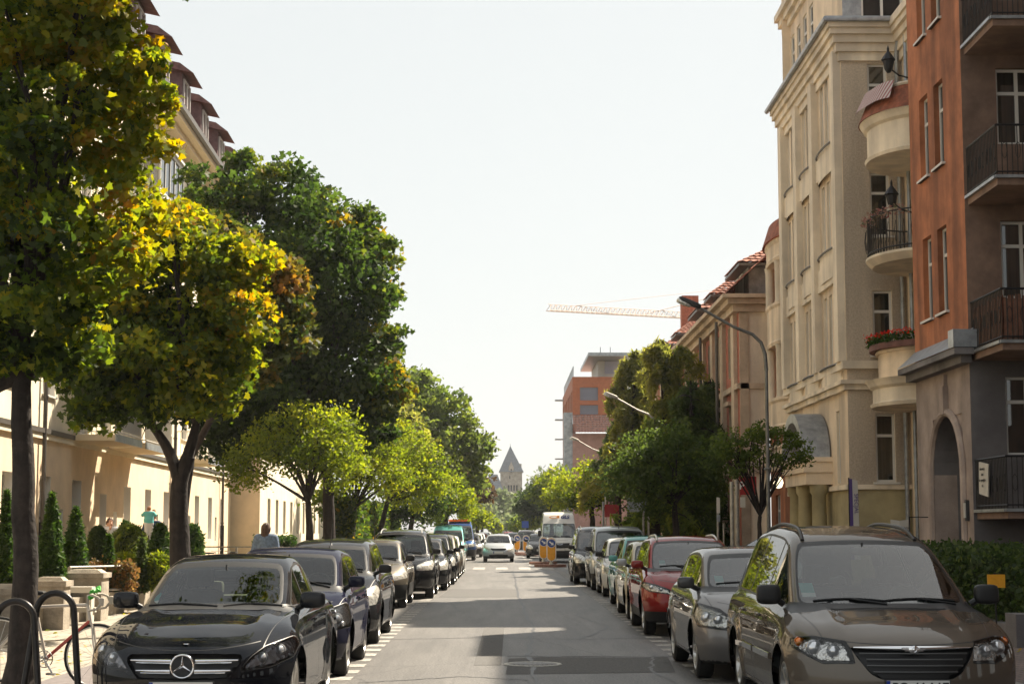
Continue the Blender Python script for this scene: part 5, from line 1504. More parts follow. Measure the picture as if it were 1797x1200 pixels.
# portico
g = MB()
for cx_, cy_ in ((8.42, 45.45), (8.30, 46.85), (8.30, 48.25)):
    c = MB(); c.lathe([(.26, .1), (.26, .35), (.20, .42), (.205, 1.5), (.18, 2.62), (.24, 2.7), (.25, 2.9)], 20, 0, (cx_, cy_, 0)); c.box((cx_, cy_, .05), (.6, .6, .3))
    c.build('portico_column', M['creamdk'], r2, 40, True)
g.box((8.42, 46.85, 3.06), (.76, 3.3, .32)); g.box((8.40, 46.85, 3.36), (.86, 3.4, .28)); g.box((8.36, 46.85, 3.56), (.98, 3.5, .12))
g.build('portico_entablature', M['cream'], r2, None, True)
g = MB(); nn = 14
out = [(46.85 + 1.62 * math.cos(PI * i / nn), 3.62 + 1.25 * math.sin(PI * i / nn)) for i in range(nn + 1)]
inn = [(46.85 + 1.35 * math.cos(PI * i / nn), 3.62 + 1.0 * math.sin(PI * i / nn)) for i in range(nn + 1)]
g.prism(out + inn[::-1], 7.95, 8.70, 'x', 0)
rfp = g.build('portico_roof', M['zinc'], r2, 40, True)
M['globe'] = mat('frosted_globe', (.8, .75, .62), .3, emit=((1, .85, .55), .9))
g = MB(); g.tube([(8.6, 49.2, 3.3), (8.1, 49.2, 3.35), (7.95, 49.2, 3.2)], .02, 6, 1); g.lathe([(.001, -.16), (.1, -.13), (.15, 0), (.12, .12), (.05, .18), (.001, .19)], 16, 0, (7.95, 49.2, 3.05))
o = g.build('wall_lamp', [M['globe'], M['iron']], None); tag(o, 'glowing frosted globe lamp on the wall beside the portico', 'wall lamp')
# iron lanterns at the bowed balconies
for z in (at(1605, 110, 40.4).z, at(1608, 345, 40.4).z):
    g = MB(); x, y = 9.35, 40.3
    g.tube([(10.2, y, z - .5), (9.6, y, z - .35), (x, y, z - .15)], .02, 6); g.lathe([(.05, -.28), (.10, -.2), (.14, 0), (.18, .03), (.10, .15), (.03, .24), (.03, .32), (.001, .4)], 8, 0, (x, y, z))
    g.build('lantern', M['iron'], r2, None, True)
# ------------------------------------------------------------------ terracotta house with a cream loggia bay
r3 = empty('tenement_house', (8.6, 55, 0), 0, 'orange house with a cream columned loggia bay and a red tiled skirt roof', 'building')
g = MB(); S3 = Wall((9.5, 60.4), -90, r3)
h3 = [(1.0, 2.0, z, z + 1.7) for z in (1.2, 4.4, 7.4)] + [(5.8, 6.8, z, z + 1.7) for z in (1.2, 4.4, 7.4)]
S3.rect(g, 0, 8.5, 0, 11.4, h3, .2, 0); g.add([(9.5, 52.0, 11.4), (20, 52.0, 11.4), (20, 60.4, 11.4), (9.5, 60.4, 11.4)], [(0, 1, 2, 3)], 1)
g.build('wall', [M['orange'], M['tilered']], r3, None, True)
for h in h3: S3.win(*h, 'mts', .16)
def loggia_band(z0, z1, nm='loggia_parapet', m='cream'):
    g = MB(); n = 14; pts = []
    prof = [(1.0, z0), (1.04, z0 + .1), (1.0, z0 + .16), (1.0, z1 - .16), (1.06, z1 - .08), (1.06, z1)]
    R_ = [[Vector((9.5 - .76 * k * math.sin(PI * i / n) ** .55, 55.2 + 1.9 * k * math.cos(PI * i / n), z)) for i in range(n + 1)] for k, z in prof]
    for a, b in zip(R_[:-1], R_[1:]):
        for i in range(n): g.add([a[i], b[i], b[i + 1], a[i + 1]], [(0, 1, 2, 3)])
    for row, fl in ((R_[0], 0), (R_[-1], 1)):
        for i in range(n): g.add([Vector((9.5, 55.2, row[0].z)), row[i], row[i + 1]], [(0, 1, 2) if fl else (2, 1, 0)])
    return g.build(nm, M[m], r3, 50, True)
for a, b in ((3.6, 4.4), (4.9, 5.9), (7.6, 8.95), (10.3, 11.0)): loggia_band(a, b)
for z0, z1 in ((5.9, 7.62), (8.95, 10.32)):
    for yy_, xx_ in ((53.7, 9.03), (54.3, 8.92), (56.2, 8.92), (56.8, 9.03)):
        c = MB(); c.lathe([(.17, 0), (.15, .1), (.15, z1 - z0 - .12), (.19, z1 - z0)], 14, 0, (xx_, yy_, z0)); c.build('loggia_column', M['creamlt'], r3, 40, True)
g = MB(); n = 14
for i in range(n):
    f = lambda k, i, z: (9.5 - .76 * k * math.sin(PI * i / n) ** .55, 55.2 + 1.9 * k * math.cos(PI * i / n), z)
    g.add([f(1.16, i, 11.0), f(1.16, i + 1, 11.0), f(.9, i + 1, 11.65), f(.9, i, 11.65)], [(0, 1, 2, 3)])
    g.add([f(.9, i, 11.65), f(.9, i + 1, 11.65), (9.5, 55.2, 11.75)], [(0, 1, 2)])
g.build('skirt_roof', M['tilered'], r3, 40, True)
# ------------------------------------------------------------------ sandstone and brick house with red roofs
r4 = empty('tenement_house', (8.5, 75, 0), 0, 'long sandstone and red brick house with red tiled mansard and dormers', 'building')
S4 = Wall((8.5, 112), -90, r4); E4 = Wall((8.5, 60.6), 0, r4); L4 = 51.4
g = MB(); h4 = []
for i in range(16):
    u = L4 - 2.6 - i * 3.1
    for z in (1.2, 4.35, 7.3): h4.append((u - .5, u + .5, z, z + 1.9))
S4.rect(g, 0, L4, 0, 9.9, h4, .22, 1, 0)
E4.rect(g, 0, 1.0, 0, 9.9, (), .2, 2); E4.box(g, -.02, .3, 0, .08, 0, 9.4, 0)
g.build('wall', [M['sand'], M['brick'], M['creamlt']], r4, None, True)
for h in h4: S4.win(*h, 'mt', .18)
g = MB()
for i in range(17):
    u = L4 - 1.05 - i * 3.1
    S4.box(g, u - .38, u + .38, 0, .14, 0, 9.6)
for z, o_, h_ in ((3.7, .12, .25), (6.7, .08, .2), (9.45, .2, .25), (9.7, .4, .2), (9.9, .6, .14)):
    S4.box(g, 0, L4 + o_, .0, o_ + .05, z, z + h_ - .002); E4.box(g, -.0, 1.0, 0, o_, z + .001, z + h_ - .004)
for i in range(16):
    u = L4 - 2.6 - i * 3.1
    S4.box(g, u - .62, u + .62, 0, .2, 6.25, 6.4)
g.build('stone_trim', M['sand'], r4, None, True)
def tiled_roof(name, a, b, c, d, parent, rows=14):
    """roof quad a-b eave, d-c ridge, built of overlapping rows of tiles"""
    a, b, c, d = map(Vector, (a, b, c, d)); g = MB()
    nrm = (b - a).cross(d - a).normalized()
    if nrm.z < 0: nrm = -nrm
    for i in range(rows):
        t0, t1 = i / rows, (i + 1.12) / rows
        n = max(4, int((b - a).length / .26))
        for k in range(n):
            s0, s1 = k / n, (k + 1) / n
            lift = .035
            p = [a.lerp(d, t0).lerp(b.lerp(c, t0), s0), a.lerp(d, t0).lerp(b.lerp(c, t0), s1), a.lerp(d, t1).lerp(b.lerp(c, t1), s1), a.lerp(d, t1).lerp(b.lerp(c, t1), s0)]
            m0 = (p[0] + p[1]) / 2 + nrm * .075; m1 = (p[2] + p[3]) / 2 + nrm * .03
            g.add([p[0] + nrm * lift, m0, p[1] + nrm * lift, p[2], m1, p[3]], [(0, 1, 4, 5), (1, 2, 3, 4)])
    return g.build(name, M['tilered'], parent, None, True)
for (ya, yb_) in ((60.9, 74), (74.2, 100)):
    tiled_roof('roof', S4.P(112 - ya, .55, 10.05), S4.P(112 - yb_, .55, 10.05), S4.P(112 - yb_, -1.9, 12.3), S4.P(112 - ya, -1.9, 12.3), r4, 9)
M['dormwall'] = mat('dormer_wall_grey', (.27, .25, .24), .9, nz=(3, .4))
def hip_dormer(y, w_, z0_, z1_, zr, off):
    u = 112 - y
    g = MB(); S4.box(g, u - w_ / 2, u + w_ / 2, -2.4, off, z0_, z1_, 0); g.build('dormer', [M['dormwall']], r4, None, True)
    for k in range(max(1, int(w_ / 1.1))):
        a_, b_ = window_meshes(.8, z1_ - z0_ - .35, 'm'); o = bpy.data.objects.new('dormer_window', a_); o.location = S4.P(u - w_ / 2 + .2 + k * 1.15, off + .06, z0_ + .15); o.rotation_euler = (0, 0, S4.ang); put(o, r4, True); put(bpy.data.objects.new('pane', b_), o)
    h = w_ / 2 + .35; o1 = off + .4
    p = [S4.P(u - h, o1, z1_), S4.P(u + h, o1, z1_), S4.P(u + h, -2.6, z1_), S4.P(u - h, -2.6, z1_)]
    r0, r1_ = S4.P(u - h * .15, o1 - h * .9, zr), S4.P(u + h * .15, o1 - h * .9, zr)
    b0, b1 = S4.P(u - h * .15, -2.6, zr), S4.P(u + h * .15, -2.6, zr)
    tiled_roof('dormer_roof', p[0], p[1], r1_, r0, r4, 7); tiled_roof('dormer_roof', p[1], p[2], b1, r1_, r4, 7); tiled_roof('dormer_roof', p[3], p[0], r0, b0, r4, 7)
    g = MB(); S4.box(g, u - h, u + h, -2.4, o1, z1_ - .12, z1_ - .02); g.build('dormer_eave', M['gutter'], r4, None, True)
hip_dormer(63.2, 3.2, 10.1, 11.35, 12.3, -.5); hip_dormer(69.6, 1.7, 10.1, 11.2, 12.0, -.35); hip_dormer(76.5, 3.0, 10.1, 11.4, 12.5, -.5); hip_dormer(83.5, 1.7, 10.1, 11.2, 12.0, -.35); hip_dormer(91, 3.0, 10.1, 11.4, 12.5, -.5)
g = MB(); g.box((10.2, 92, 13.0), (.9, .9, 2.6)); g.build('chimney', M['brick'], r4, None, True)
g = MB(); g.add([(8.5, 60.4, 9.9), (20, 60.4, 9.9), (20, 112, 9.9), (8.5, 112, 9.9)], [(0, 1, 2, 3)]); g.add([(10.8, 61, 9.9), (10.8, 112, 9.9), (10.8, 112, 12.3), (10.8, 61, 12.3)], [(0, 1, 2, 3)]); g.build('roof_deck', M['tilebrown'], r4, None, True)
g = MB()
for u in (4.2, 9.5, 20):
    g = MB(); g.tube([S4.P(L4 - u, .3, .2), S4.P(L4 - u, .3, 9.6)], .06, 8); g.build('downpipe', M['gutter'], r4, 40, True)
# ------------------------------------------------------------------ modern block
r5 = empty('office_building', (8, 165, 0), 0, 'modern orange and white block with a flat overhanging roof, far on the right', 'building')
D5 = 160.0
x0, x1 = X(1005, D5), X(1102, D5); z1 = at(1000, 661, D5).z
Cf = Wall((x0, D5), 0, r5); Sf = Wall((x0, D5 + 26), -90, r5)
M['orange2'] = mat('panel_orange', (.42, .13, .055), .7, nz=(3, .15)); M['pinkwall'] = mat('wall_pinkish', (.42, .24, .20), .85, nz=(2, .2)); M['blind'] = mat('louvre_blind', (.34, .34, .42), .6)
def px2u(px): return X(px, D5) - x0
g = MB()
hc = [(px2u(1018), px2u(1050), at(0, 702, D5).z, at(0, 679, D5).z), (px2u(1018), px2u(1050), at(0, 727, D5).z, at(0, 710, D5).z)]
Cf.rect(g, 0, x1 - x0, at(0, 727, D5).z, z1, hc, .3, 0); Cf.rect(g, 0, x1 - x0, 0, at(0, 760, D5).z, (), .3, 1)
hsf = [(2 + i * 4.2, 4.4 + i * 4.2, z, z + 2) for i in range(6) for z in (z1 - 3.2, z1 - 6.4)]
Sf.rect(g, 0, 26, at(0, 727, D5).z, z1, hsf, .3, 0); Sf.rect(g, 0, 26, 0, at(0, 727, D5).z, [(2 + i * 4.2, 3.2 + i * 4.2, z, z + 2.2) for i in range(6) for z in (2, 5.5)], .3, 1)
g.add([(x0, D5, z1), (x1, D5, z1), (x1, D5 + 26, z1), (x0, D5 + 26, z1)], [(0, 1, 2, 3)], 1)
g.add([(x1, D5, 0), (x1, D5 + 26, 0), (x1, D5 + 26, z1), (x1, D5, z1)], [(0, 1, 2, 3)], 1)
g.build('wall', [M['orange2'], M['pinkwall']], r5, None, True)
for h in hc:
    g = MB()
    Cf.face(g, h[0], h[1], h[2], h[3], -.25, 0)
    for k in range(9): z = h[2] + (h[3] - h[2]) * (k + .3) / 9; Cf.box(g, h[0], h[1], -.24, -.12, z, z + .035, 0)
    g.build('louvre_window', M['blind'], r5, None, True)
for h in hsf: Sf.win(*h, 'm', .2)
tiled_roof('lower_roof', Cf.P(0, 1.6, at(0, 760, D5).z), Cf.P(x1 - x0, 1.6, at(0, 760, D5).z), Cf.P(x1 - x0, 0.01, at(0, 727, D5).z), Cf.P(0, 0.01, at(0, 727, D5).z), r5, 10)
g = MB()
zz0, zz1 = z1, at(0, 628, D5).z
px0 = X(1050, D5 + 2)
g.box(((px0 + x1) / 2, D5 + 8, (zz0 + zz1) / 2), (x1 - px0, 11, zz1 - zz0), 0)
g.build('penthouse', M['panelw'], r5, None, True)
g = MB(); xr = X(1035, D5); g.box(((xr + x1) / 2, D5 + 6, zz1 + .18), (x1 - xr + .4, 16, .32), 0); g.build('flat_roof', M['zinc'], r5, None, True)
g = MB(); Cf2 = Wall((X(1062, D5 + 2.5), D5 + 2.4), 0); Cf2.box(g, 0, 1.5, 0, .05, zz0 + .5, zz0 + 1.7); g.build('louvre_window', M['blind'], r5, None, True)
g = MB()
for k in range(7):
    z = 3.0 + k * 2.1; g.box((x0 - .45, D5 + 24, z), (.9, 1.4, .10))
g.build('sunshade_fin', M['zinc'], r5, None, True)
for pxa in (1003, ):
    g = MB(); Sf.box(g, 24.5, 25.9, 0, .8, 3, at(0, 723, D5).z); g.build('oriel', M['zinc'], r5, None, True)
g = MB()
for x in (X(1060, D5), X(1078, D5)): g.tube([(x, D5 + 5, zz1), (x, D5 + 5, zz1 + 1.6)], .03, 5)
g.build('aerial', M['iron'], r5, None, True)
g = MB(); zq = z1
for i in range(14): g.tube([(x0 + .1, D5 + .3 + i * 1.8, zq), (x0 + .1, D5 + .3 + i * 1.8, zq + 1.0)], .03, 4)
g.tube([(x0 + .1, D5 + .3, zq + 1), (x0 + .1, D5 + 25, zq + 1)], .03, 5); g.build('roof_railing', M['zinc'], r5, None, True)

# ------------------------------------------------------------------ crane
cr = empty('tower_crane', (38, 250, 0), 0, 'red and white tower crane whose jib reaches over the roofs on the right', 'crane')
M['crane'] = mat('crane_paint', (.60, .44, .36), .6)
def lattice(g, p, q, s, n, up=Vector((0, 0, 1))):
    p, q = Vector(p), Vector(q); d = (q - p); t = d.normalized(); side = t.cross(up).normalized(); upv = side.cross(t)
    c = [side * -s, side * s, upv * s * 1.5]
    for o_ in c: g.tube([p + o_, q + o_], .05, 4)
    for i in range(n):
        a = p + d * i / n; b = p + d * (i + 1) / n; m_ = (a + b) / 2
        for k in (0, 1): g.tube([a + c[k], m_ + c[2]], .045, 3, 0, False); g.tube([m_ + c[2], b + c[k]], .045, 3, 0, False)
        g.tube([a + c[0], b + c[1]], .04, 3, 0, False)
tip = at(962, 545, 235); root_ = Vector((38, 250, at(1290, 565, 250).z)); endb = root_ + (root_ - tip).normalized() * 12
g = MB(); lattice(g, tip, root_, .6, 44); g.build('jib', M['crane'], cr, None, True)
g = MB(); lattice(g, root_, endb, .6, 8); g.box(tuple(endb - Vector((0, 0, 1.5))), (3, 2.5, 3)); g.build('counter_jib', M['crane'], cr, None, True)
g = MB()
for dx, dy in ((-.8, -.8), (.8, -.8), (.8, .8), (-.8, .8)): g.tube([(38 + dx, 250 + dy, 0), (38 + dx, 250 + dy, root_.z)], .1, 4)
for i in range(20):
    z = root_.z * i / 20; z2 = root_.z * (i + 1) / 20
    for a, b in (((-.8, -.8), (.8, -.8)), ((.8, -.8), (.8, .8)), ((.8, .8), (-.8, .8)), ((-.8, .8), (-.8, -.8))): g.tube([(38 + a[0], 250 + a[1], z), (38 + b[0], 250 + b[1], z2)], .06, 3)
g.build('mast', M['crane'], cr, None, True)
apex = root_ + Vector((0, 0, 5.5))
g = MB(); g.tube([root_, apex], .25, 5); g.tube([apex, tip.lerp(root_, .42)], .05, 4); g.tube([apex, tip.lerp(root_, .12) + Vector((0, 0, .9))], .03, 4); g.tube([apex, endb], .06, 4); g.build('tie_rod', M['crane'], cr, None, True)

# ------------------------------------------------------------------ castle tower at the end of the street
tw = empty('castle_tower', (X(897, 600), 600, 0), 0, 'stone castle tower with a steep pointed slate roof at the end of the street', 'tower')
M['tstone'] = mat('tower_limestone', (.34, .29, .24), .95, nz=(.8, .3)); M['tslate'] = mat('tower_slate', (.13, .15, .18), .7, nz=(1.5, .25))
xc_, zT = X(897, 600), at(895, 782, 600).z
hw_ = 19 / 3000 * 600; zE = at(0, 828, 600).z
def h2w(px, py): p = at(px, py, 600 - hw_); return p
g = MB(); Wt = Wall((xc_ - hw_, 600 - hw_), 0, tw); Ws = Wall((xc_ - hw_, 600 + hw_), -90, tw)
hs_ = [(2.6 + k * .95, 3.2 + k * .95, zE - 6.6, zE - 4.6) for k in range(4)] + [(3.1, 3.5, zE - 2.4, zE - 1.4)]
Wt.rect(g, 0, 2 * hw_, 0, zE, hs_, .6, 0, 0); Ws.rect(g, 0, 2 * hw_, 0, zE, hs_, .6, 0, 0)
for u in hs_: Wt.face(g, u[0], u[1], u[2], u[3], -.6, 1)
Wt.box(g, -.2, 2 * hw_ + .2, 0, .25, zE - .5, zE); Wt.box(g, -.1, 2 * hw_ + .1, 0, .2, zE - 7.6, zE - 7.2)
g.add([(xc_ + hw_, 600 - hw_, 0), (xc_ + hw_, 600 + hw_, 0), (xc_ + hw_, 600 + hw_, zE), (xc_ + hw_, 600 - hw_, zE)], [(0, 1, 2, 3)])
g.build('wall', [M['tstone'], M['dark']], tw, None, True)
g = MB(); e_ = hw_ + .5
b4 = [(xc_ - e_, 600 - e_, zE), (xc_ + e_, 600 - e_, zE), (xc_ + e_, 600 + e_, zE), (xc_ - e_, 600 + e_, zE)]
g.add(b4 + [(xc_ - .3, 600, zT)], [(0, 1, 4), (1, 2, 4), (2, 3, 4), (3, 0, 4)]); g.tube([(xc_ - .3, 600, zT - .5), (xc_ - .3, 600, zT + .8)], .08, 5)
rfo = g.build('roof', M['tslate'], tw, None, True)
g = MB(); yd = 600 - hw_ - .3
g.add([(xc_ - .9, yd, zE - 1), (xc_ + .9, yd, zE - 1), (xc_ + .9, yd, zE + 1.4), (xc_, yd, zE + 3.6), (xc_ - .9, yd, zE + 1.4), (xc_ - .9, yd + 3, zE - 1), (xc_ + .9, yd + 3, zE - 1), (xc_ + .9, yd + 3, zE + 1.4), (xc_, yd + 3, zE + 3.6), (xc_ - .9, yd + 3, zE + 1.4)], [(0, 1, 2, 3, 4), (1, 6, 7, 2), (2, 7, 8, 3), (3, 8, 9, 4), (4, 9, 5, 0)])
g.box((xc_ + hw_ - .6, 600 - hw_ + 1, zE + 1.4), (.8, .8, 2.8))
g.box((xc_, yd - .02, zE + .4), (.4, .06, 1.2), 1)
g.build('gable', [M['tstone'], M['dark']], tw, None, True)
g = MB(); xa_ = X(872, 600)
g.add([(xa_ - 2, 590, 12), (xc_ - hw_ + 1.5, 590, 9), (xc_ - hw_ - .5, 590, zE - 5.2), (xa_ - 2, 596, zE - 7), (xa_ - 2, 596, 0), (xc_ - hw_ + 3.4, 589.9, 0)], [(0, 1, 2, 3)], 0)
g.hexa([(xa_ - 3, 592, 0), (xc_ + .5, 592, 0), (xc_ + .5, 600, 0), (xa_ - 3, 600, 0), (xa_ - 3, 592, 13.5), (xc_ + .5, 592, 13.5), (xc_ + .5, 600, 13.5), (xa_ - 3, 600, 13.5)], 1)
g.hexa([(xa_ - 3, 591, 13.5), (xc_ - hw_ + 1.8, 591, 13.5), (xc_ - hw_ + 1.8, 600, 13.5), (xa_ - 3, 600, 13.5), (xa_ - 3, 596, 21), (xc_ - hw_ - 1, 596, 21), (xc_ - hw_ - 1, 597, 21), (xa_ - 3, 597, 21)], 0)
g.build('side_wing', [M['tslate'], M['tstone']], tw, None, True)
# ------------------------------------------------------------------ foliage
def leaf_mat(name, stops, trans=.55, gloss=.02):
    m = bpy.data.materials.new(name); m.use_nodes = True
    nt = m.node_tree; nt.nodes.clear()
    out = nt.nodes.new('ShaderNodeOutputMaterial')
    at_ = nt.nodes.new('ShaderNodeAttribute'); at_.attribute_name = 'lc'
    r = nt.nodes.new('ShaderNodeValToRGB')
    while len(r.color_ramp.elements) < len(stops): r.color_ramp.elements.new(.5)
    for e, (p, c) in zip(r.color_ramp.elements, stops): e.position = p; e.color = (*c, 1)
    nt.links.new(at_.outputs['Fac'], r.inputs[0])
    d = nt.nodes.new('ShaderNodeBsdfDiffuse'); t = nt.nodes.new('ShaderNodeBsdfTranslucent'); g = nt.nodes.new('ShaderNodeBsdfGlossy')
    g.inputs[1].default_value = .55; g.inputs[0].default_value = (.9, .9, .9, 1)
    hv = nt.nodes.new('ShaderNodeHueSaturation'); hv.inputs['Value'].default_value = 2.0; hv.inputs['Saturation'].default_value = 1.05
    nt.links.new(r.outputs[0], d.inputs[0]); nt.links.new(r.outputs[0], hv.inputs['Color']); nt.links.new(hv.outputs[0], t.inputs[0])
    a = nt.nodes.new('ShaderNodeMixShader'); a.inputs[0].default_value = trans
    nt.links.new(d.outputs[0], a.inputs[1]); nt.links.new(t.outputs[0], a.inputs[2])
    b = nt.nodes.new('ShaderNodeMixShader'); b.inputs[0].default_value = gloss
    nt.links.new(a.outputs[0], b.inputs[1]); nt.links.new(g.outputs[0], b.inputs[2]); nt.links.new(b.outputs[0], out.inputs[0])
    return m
G1, G2, G3 = (.018, .038, .007), (.05, .095, .014), (.12, .17, .02)
LM = {
 'maple': leaf_mat('leaf_maple', [(0, (.016, .030, .006)), (.28, (.062, .100, .010)), (.5, (.16, .19, .012)), (.75, (.27, .225, .014)), (1, (.36, .17, .014))]),
 'green': leaf_mat('leaf_green', [(0, (.014, .030, .007)), (.5, (.050, .085, .012)), (.85, (.16, .18, .016)), (1, (.26, .17, .015))], .5),
 'lime': leaf_mat('leaf_lime', [(0, (.045, .075, .010)), (.5, (.14, .18, .014)), (1, (.30, .30, .02))]),
 'mid': leaf_mat('leaf_mid', [(0, (.045, .070, .015)), (.5, (.095, .13, .022)), (1, (.19, .21, .03))]),
 'brown': leaf_mat('leaf_copper', [(0, (.035, .022, .012)), (.5, (.075, .045, .02)), (1, (.16, .09, .03))], .35),
 'olive': leaf_mat('leaf_olive', [(0, (.06, .075, .018)), (.5, (.15, .16, .03)), (1, (.28, .26, .05))], .6),
 'rust': leaf_mat('leaf_rust', [(0, (.014, .028, .006)), (.4, (.045, .060, .010)), (.7, (.15, .11, .014)), (1, (.28, .13, .02))], .5),
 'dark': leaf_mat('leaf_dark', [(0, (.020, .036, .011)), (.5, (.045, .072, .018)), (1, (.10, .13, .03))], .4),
 'thuja': leaf_mat('leaf_thuja', [(0, (.015, .035, .008)), (.5, (.035, .075, .012)), (1, (.10, .16, .02))], .35),
 'red': leaf_mat('leaf_barberry', [(0, (.06, .07, .02)), (.5, (.17, .085, .03)), (1, (.28, .17, .05))], .4),
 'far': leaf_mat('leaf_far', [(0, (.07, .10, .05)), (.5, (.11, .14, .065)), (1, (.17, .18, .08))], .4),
}
M['bark'] = mat('bark_dark', (.035, .026, .022), .95, nz=(7, .5), bump=(16, 1.0), stain=((9, 9, .7), .5))
MAPLE = np.array([(0, 0), (.22, .10), (.52, .02), (.40, .28), (.62, .50), (.34, .52), (.22, .68), (0, 1.0), (-.22, .68), (-.34, .52), (-.62, .50), (-.40, .28), (-.52, .02), (-.22, .10)]) * np.array([1, 1]) - np.array([0, .35])
OVAL = np.array([(0, -.5), (.30, -.15), (.26, .25), (0, .5), (-.26, .25), (-.30, -.15)])
QUAD = np.array([(0, -.5), (.32, .0), (0, .5), (-.32, .0)])
def unit(v): return v / np.maximum(np.linalg.norm(v, axis=1), 1e-9)[:, None]
def leaves(name, C, sz, shape, m, lc, parent=None, up=.35, kind=None):
    """C centres (N,3); every leaf a small bent polygon"""
    N = len(C); k = len(shape)
    n = unit(RNG.normal(size=(N, 3)) + np.array([0, 0, up * 2]))
    a = unit(np.cross(n, RNG.normal(size=(N, 3)))); b = np.cross(n, a)
    b = b + np.array([0, 0, -.25]); b = unit(b)
    s = (sz * RNG.uniform(.45, 1.4, N))[:, None, None]
    fold = np.abs(shape[:, 0])[None, :, None] * .25
    V = C[:, None, :] + s * (a[:, None, :] * shape[None, :, 0:1] + b[:, None, :] * shape[None, :, 1:2] - n[:, None, :] * fold)
    T = np.arange(N * k).reshape(N, k)
    o = np_obj(name, V.reshape(-1, 3), T, m, parent, world=True)
    at_ = o.data.attributes.new('lc', 'FLOAT', 'FACE'); at_.data.foreach_set('value', np.clip(lc, 0, 1).astype(np.float32))
    return o
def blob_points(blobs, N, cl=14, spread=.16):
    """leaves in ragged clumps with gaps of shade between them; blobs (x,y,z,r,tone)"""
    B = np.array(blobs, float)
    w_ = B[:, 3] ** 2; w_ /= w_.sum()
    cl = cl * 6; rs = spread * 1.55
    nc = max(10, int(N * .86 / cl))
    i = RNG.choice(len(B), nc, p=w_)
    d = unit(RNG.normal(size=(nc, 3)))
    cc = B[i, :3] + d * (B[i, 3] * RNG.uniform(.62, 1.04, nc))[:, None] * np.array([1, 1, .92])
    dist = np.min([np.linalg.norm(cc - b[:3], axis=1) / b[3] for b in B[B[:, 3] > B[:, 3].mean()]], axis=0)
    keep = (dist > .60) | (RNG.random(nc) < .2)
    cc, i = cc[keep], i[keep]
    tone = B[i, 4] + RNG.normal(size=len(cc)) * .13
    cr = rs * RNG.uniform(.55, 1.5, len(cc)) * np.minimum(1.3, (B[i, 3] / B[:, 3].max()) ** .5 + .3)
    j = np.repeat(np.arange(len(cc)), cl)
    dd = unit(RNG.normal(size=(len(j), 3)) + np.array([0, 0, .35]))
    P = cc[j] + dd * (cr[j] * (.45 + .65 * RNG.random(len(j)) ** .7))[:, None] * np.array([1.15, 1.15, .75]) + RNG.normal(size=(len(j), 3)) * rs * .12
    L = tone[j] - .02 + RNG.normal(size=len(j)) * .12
    n2 = int(N * .14); k = RNG.choice(len(B), n2, p=w_)     # sparse leaves deep inside, crown shade put into their darker tone
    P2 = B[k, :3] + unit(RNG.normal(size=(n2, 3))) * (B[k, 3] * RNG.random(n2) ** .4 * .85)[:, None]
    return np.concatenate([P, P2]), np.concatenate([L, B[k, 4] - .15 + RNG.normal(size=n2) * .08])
def limb(g, p, q, r0, r1, bend=.12, n=6):
    p, q = Vector(p), Vector(q); L = (q - p).length
    off = Vector(RNG.normal(size=3)) * bend * L; 
    pts = [p.lerp(q, t) + off * math.sin(t * PI) * .5 + Vector((0, 0, .06 * L * math.sin(t * PI))) for t in np.linspace(0, 1, n)]
    g.tube(pts, [r0 + (r1 - r0) * t for t in np.linspace(0, 1, n)], 7)
    return pts
def pblobs(lst, d, depth=.8, tone=.3):
    """(px, py, radius px[, tone[, dd]]) at distance d -> blobs filling a crown of real depth"""
    out = []
    for b in lst:
        px, py, rp = b[:3]; tn = b[3] if len(b) > 3 else tone
        r = rp * d / FPX
        for dz, k in ((0, 1), (-depth, .8), (depth, .85)) if depth else ((0, 1),):
            dd = dz * r + RNG.normal() * r * .25
            p = at(px, py, d + dd) + Vector((RNG.normal() * r * .15, 0, RNG.normal() * r * .15)) * (1 if dz else 0)
            out.append((p.x, p.y, p.z, r * k, tn))
            for _ in range(3):          # smaller tufts standing out of the crown
                v = unit(RNG.normal(size=(1, 3)))[0]; q = r * k * .92
                out.append((p.x + v[0] * q, p.y + v[1] * q, p.z + v[2] * q * .9, r * k * RNG.uniform(.22, .42), tn + RNG.normal() * .08))
    return out
TREES = []
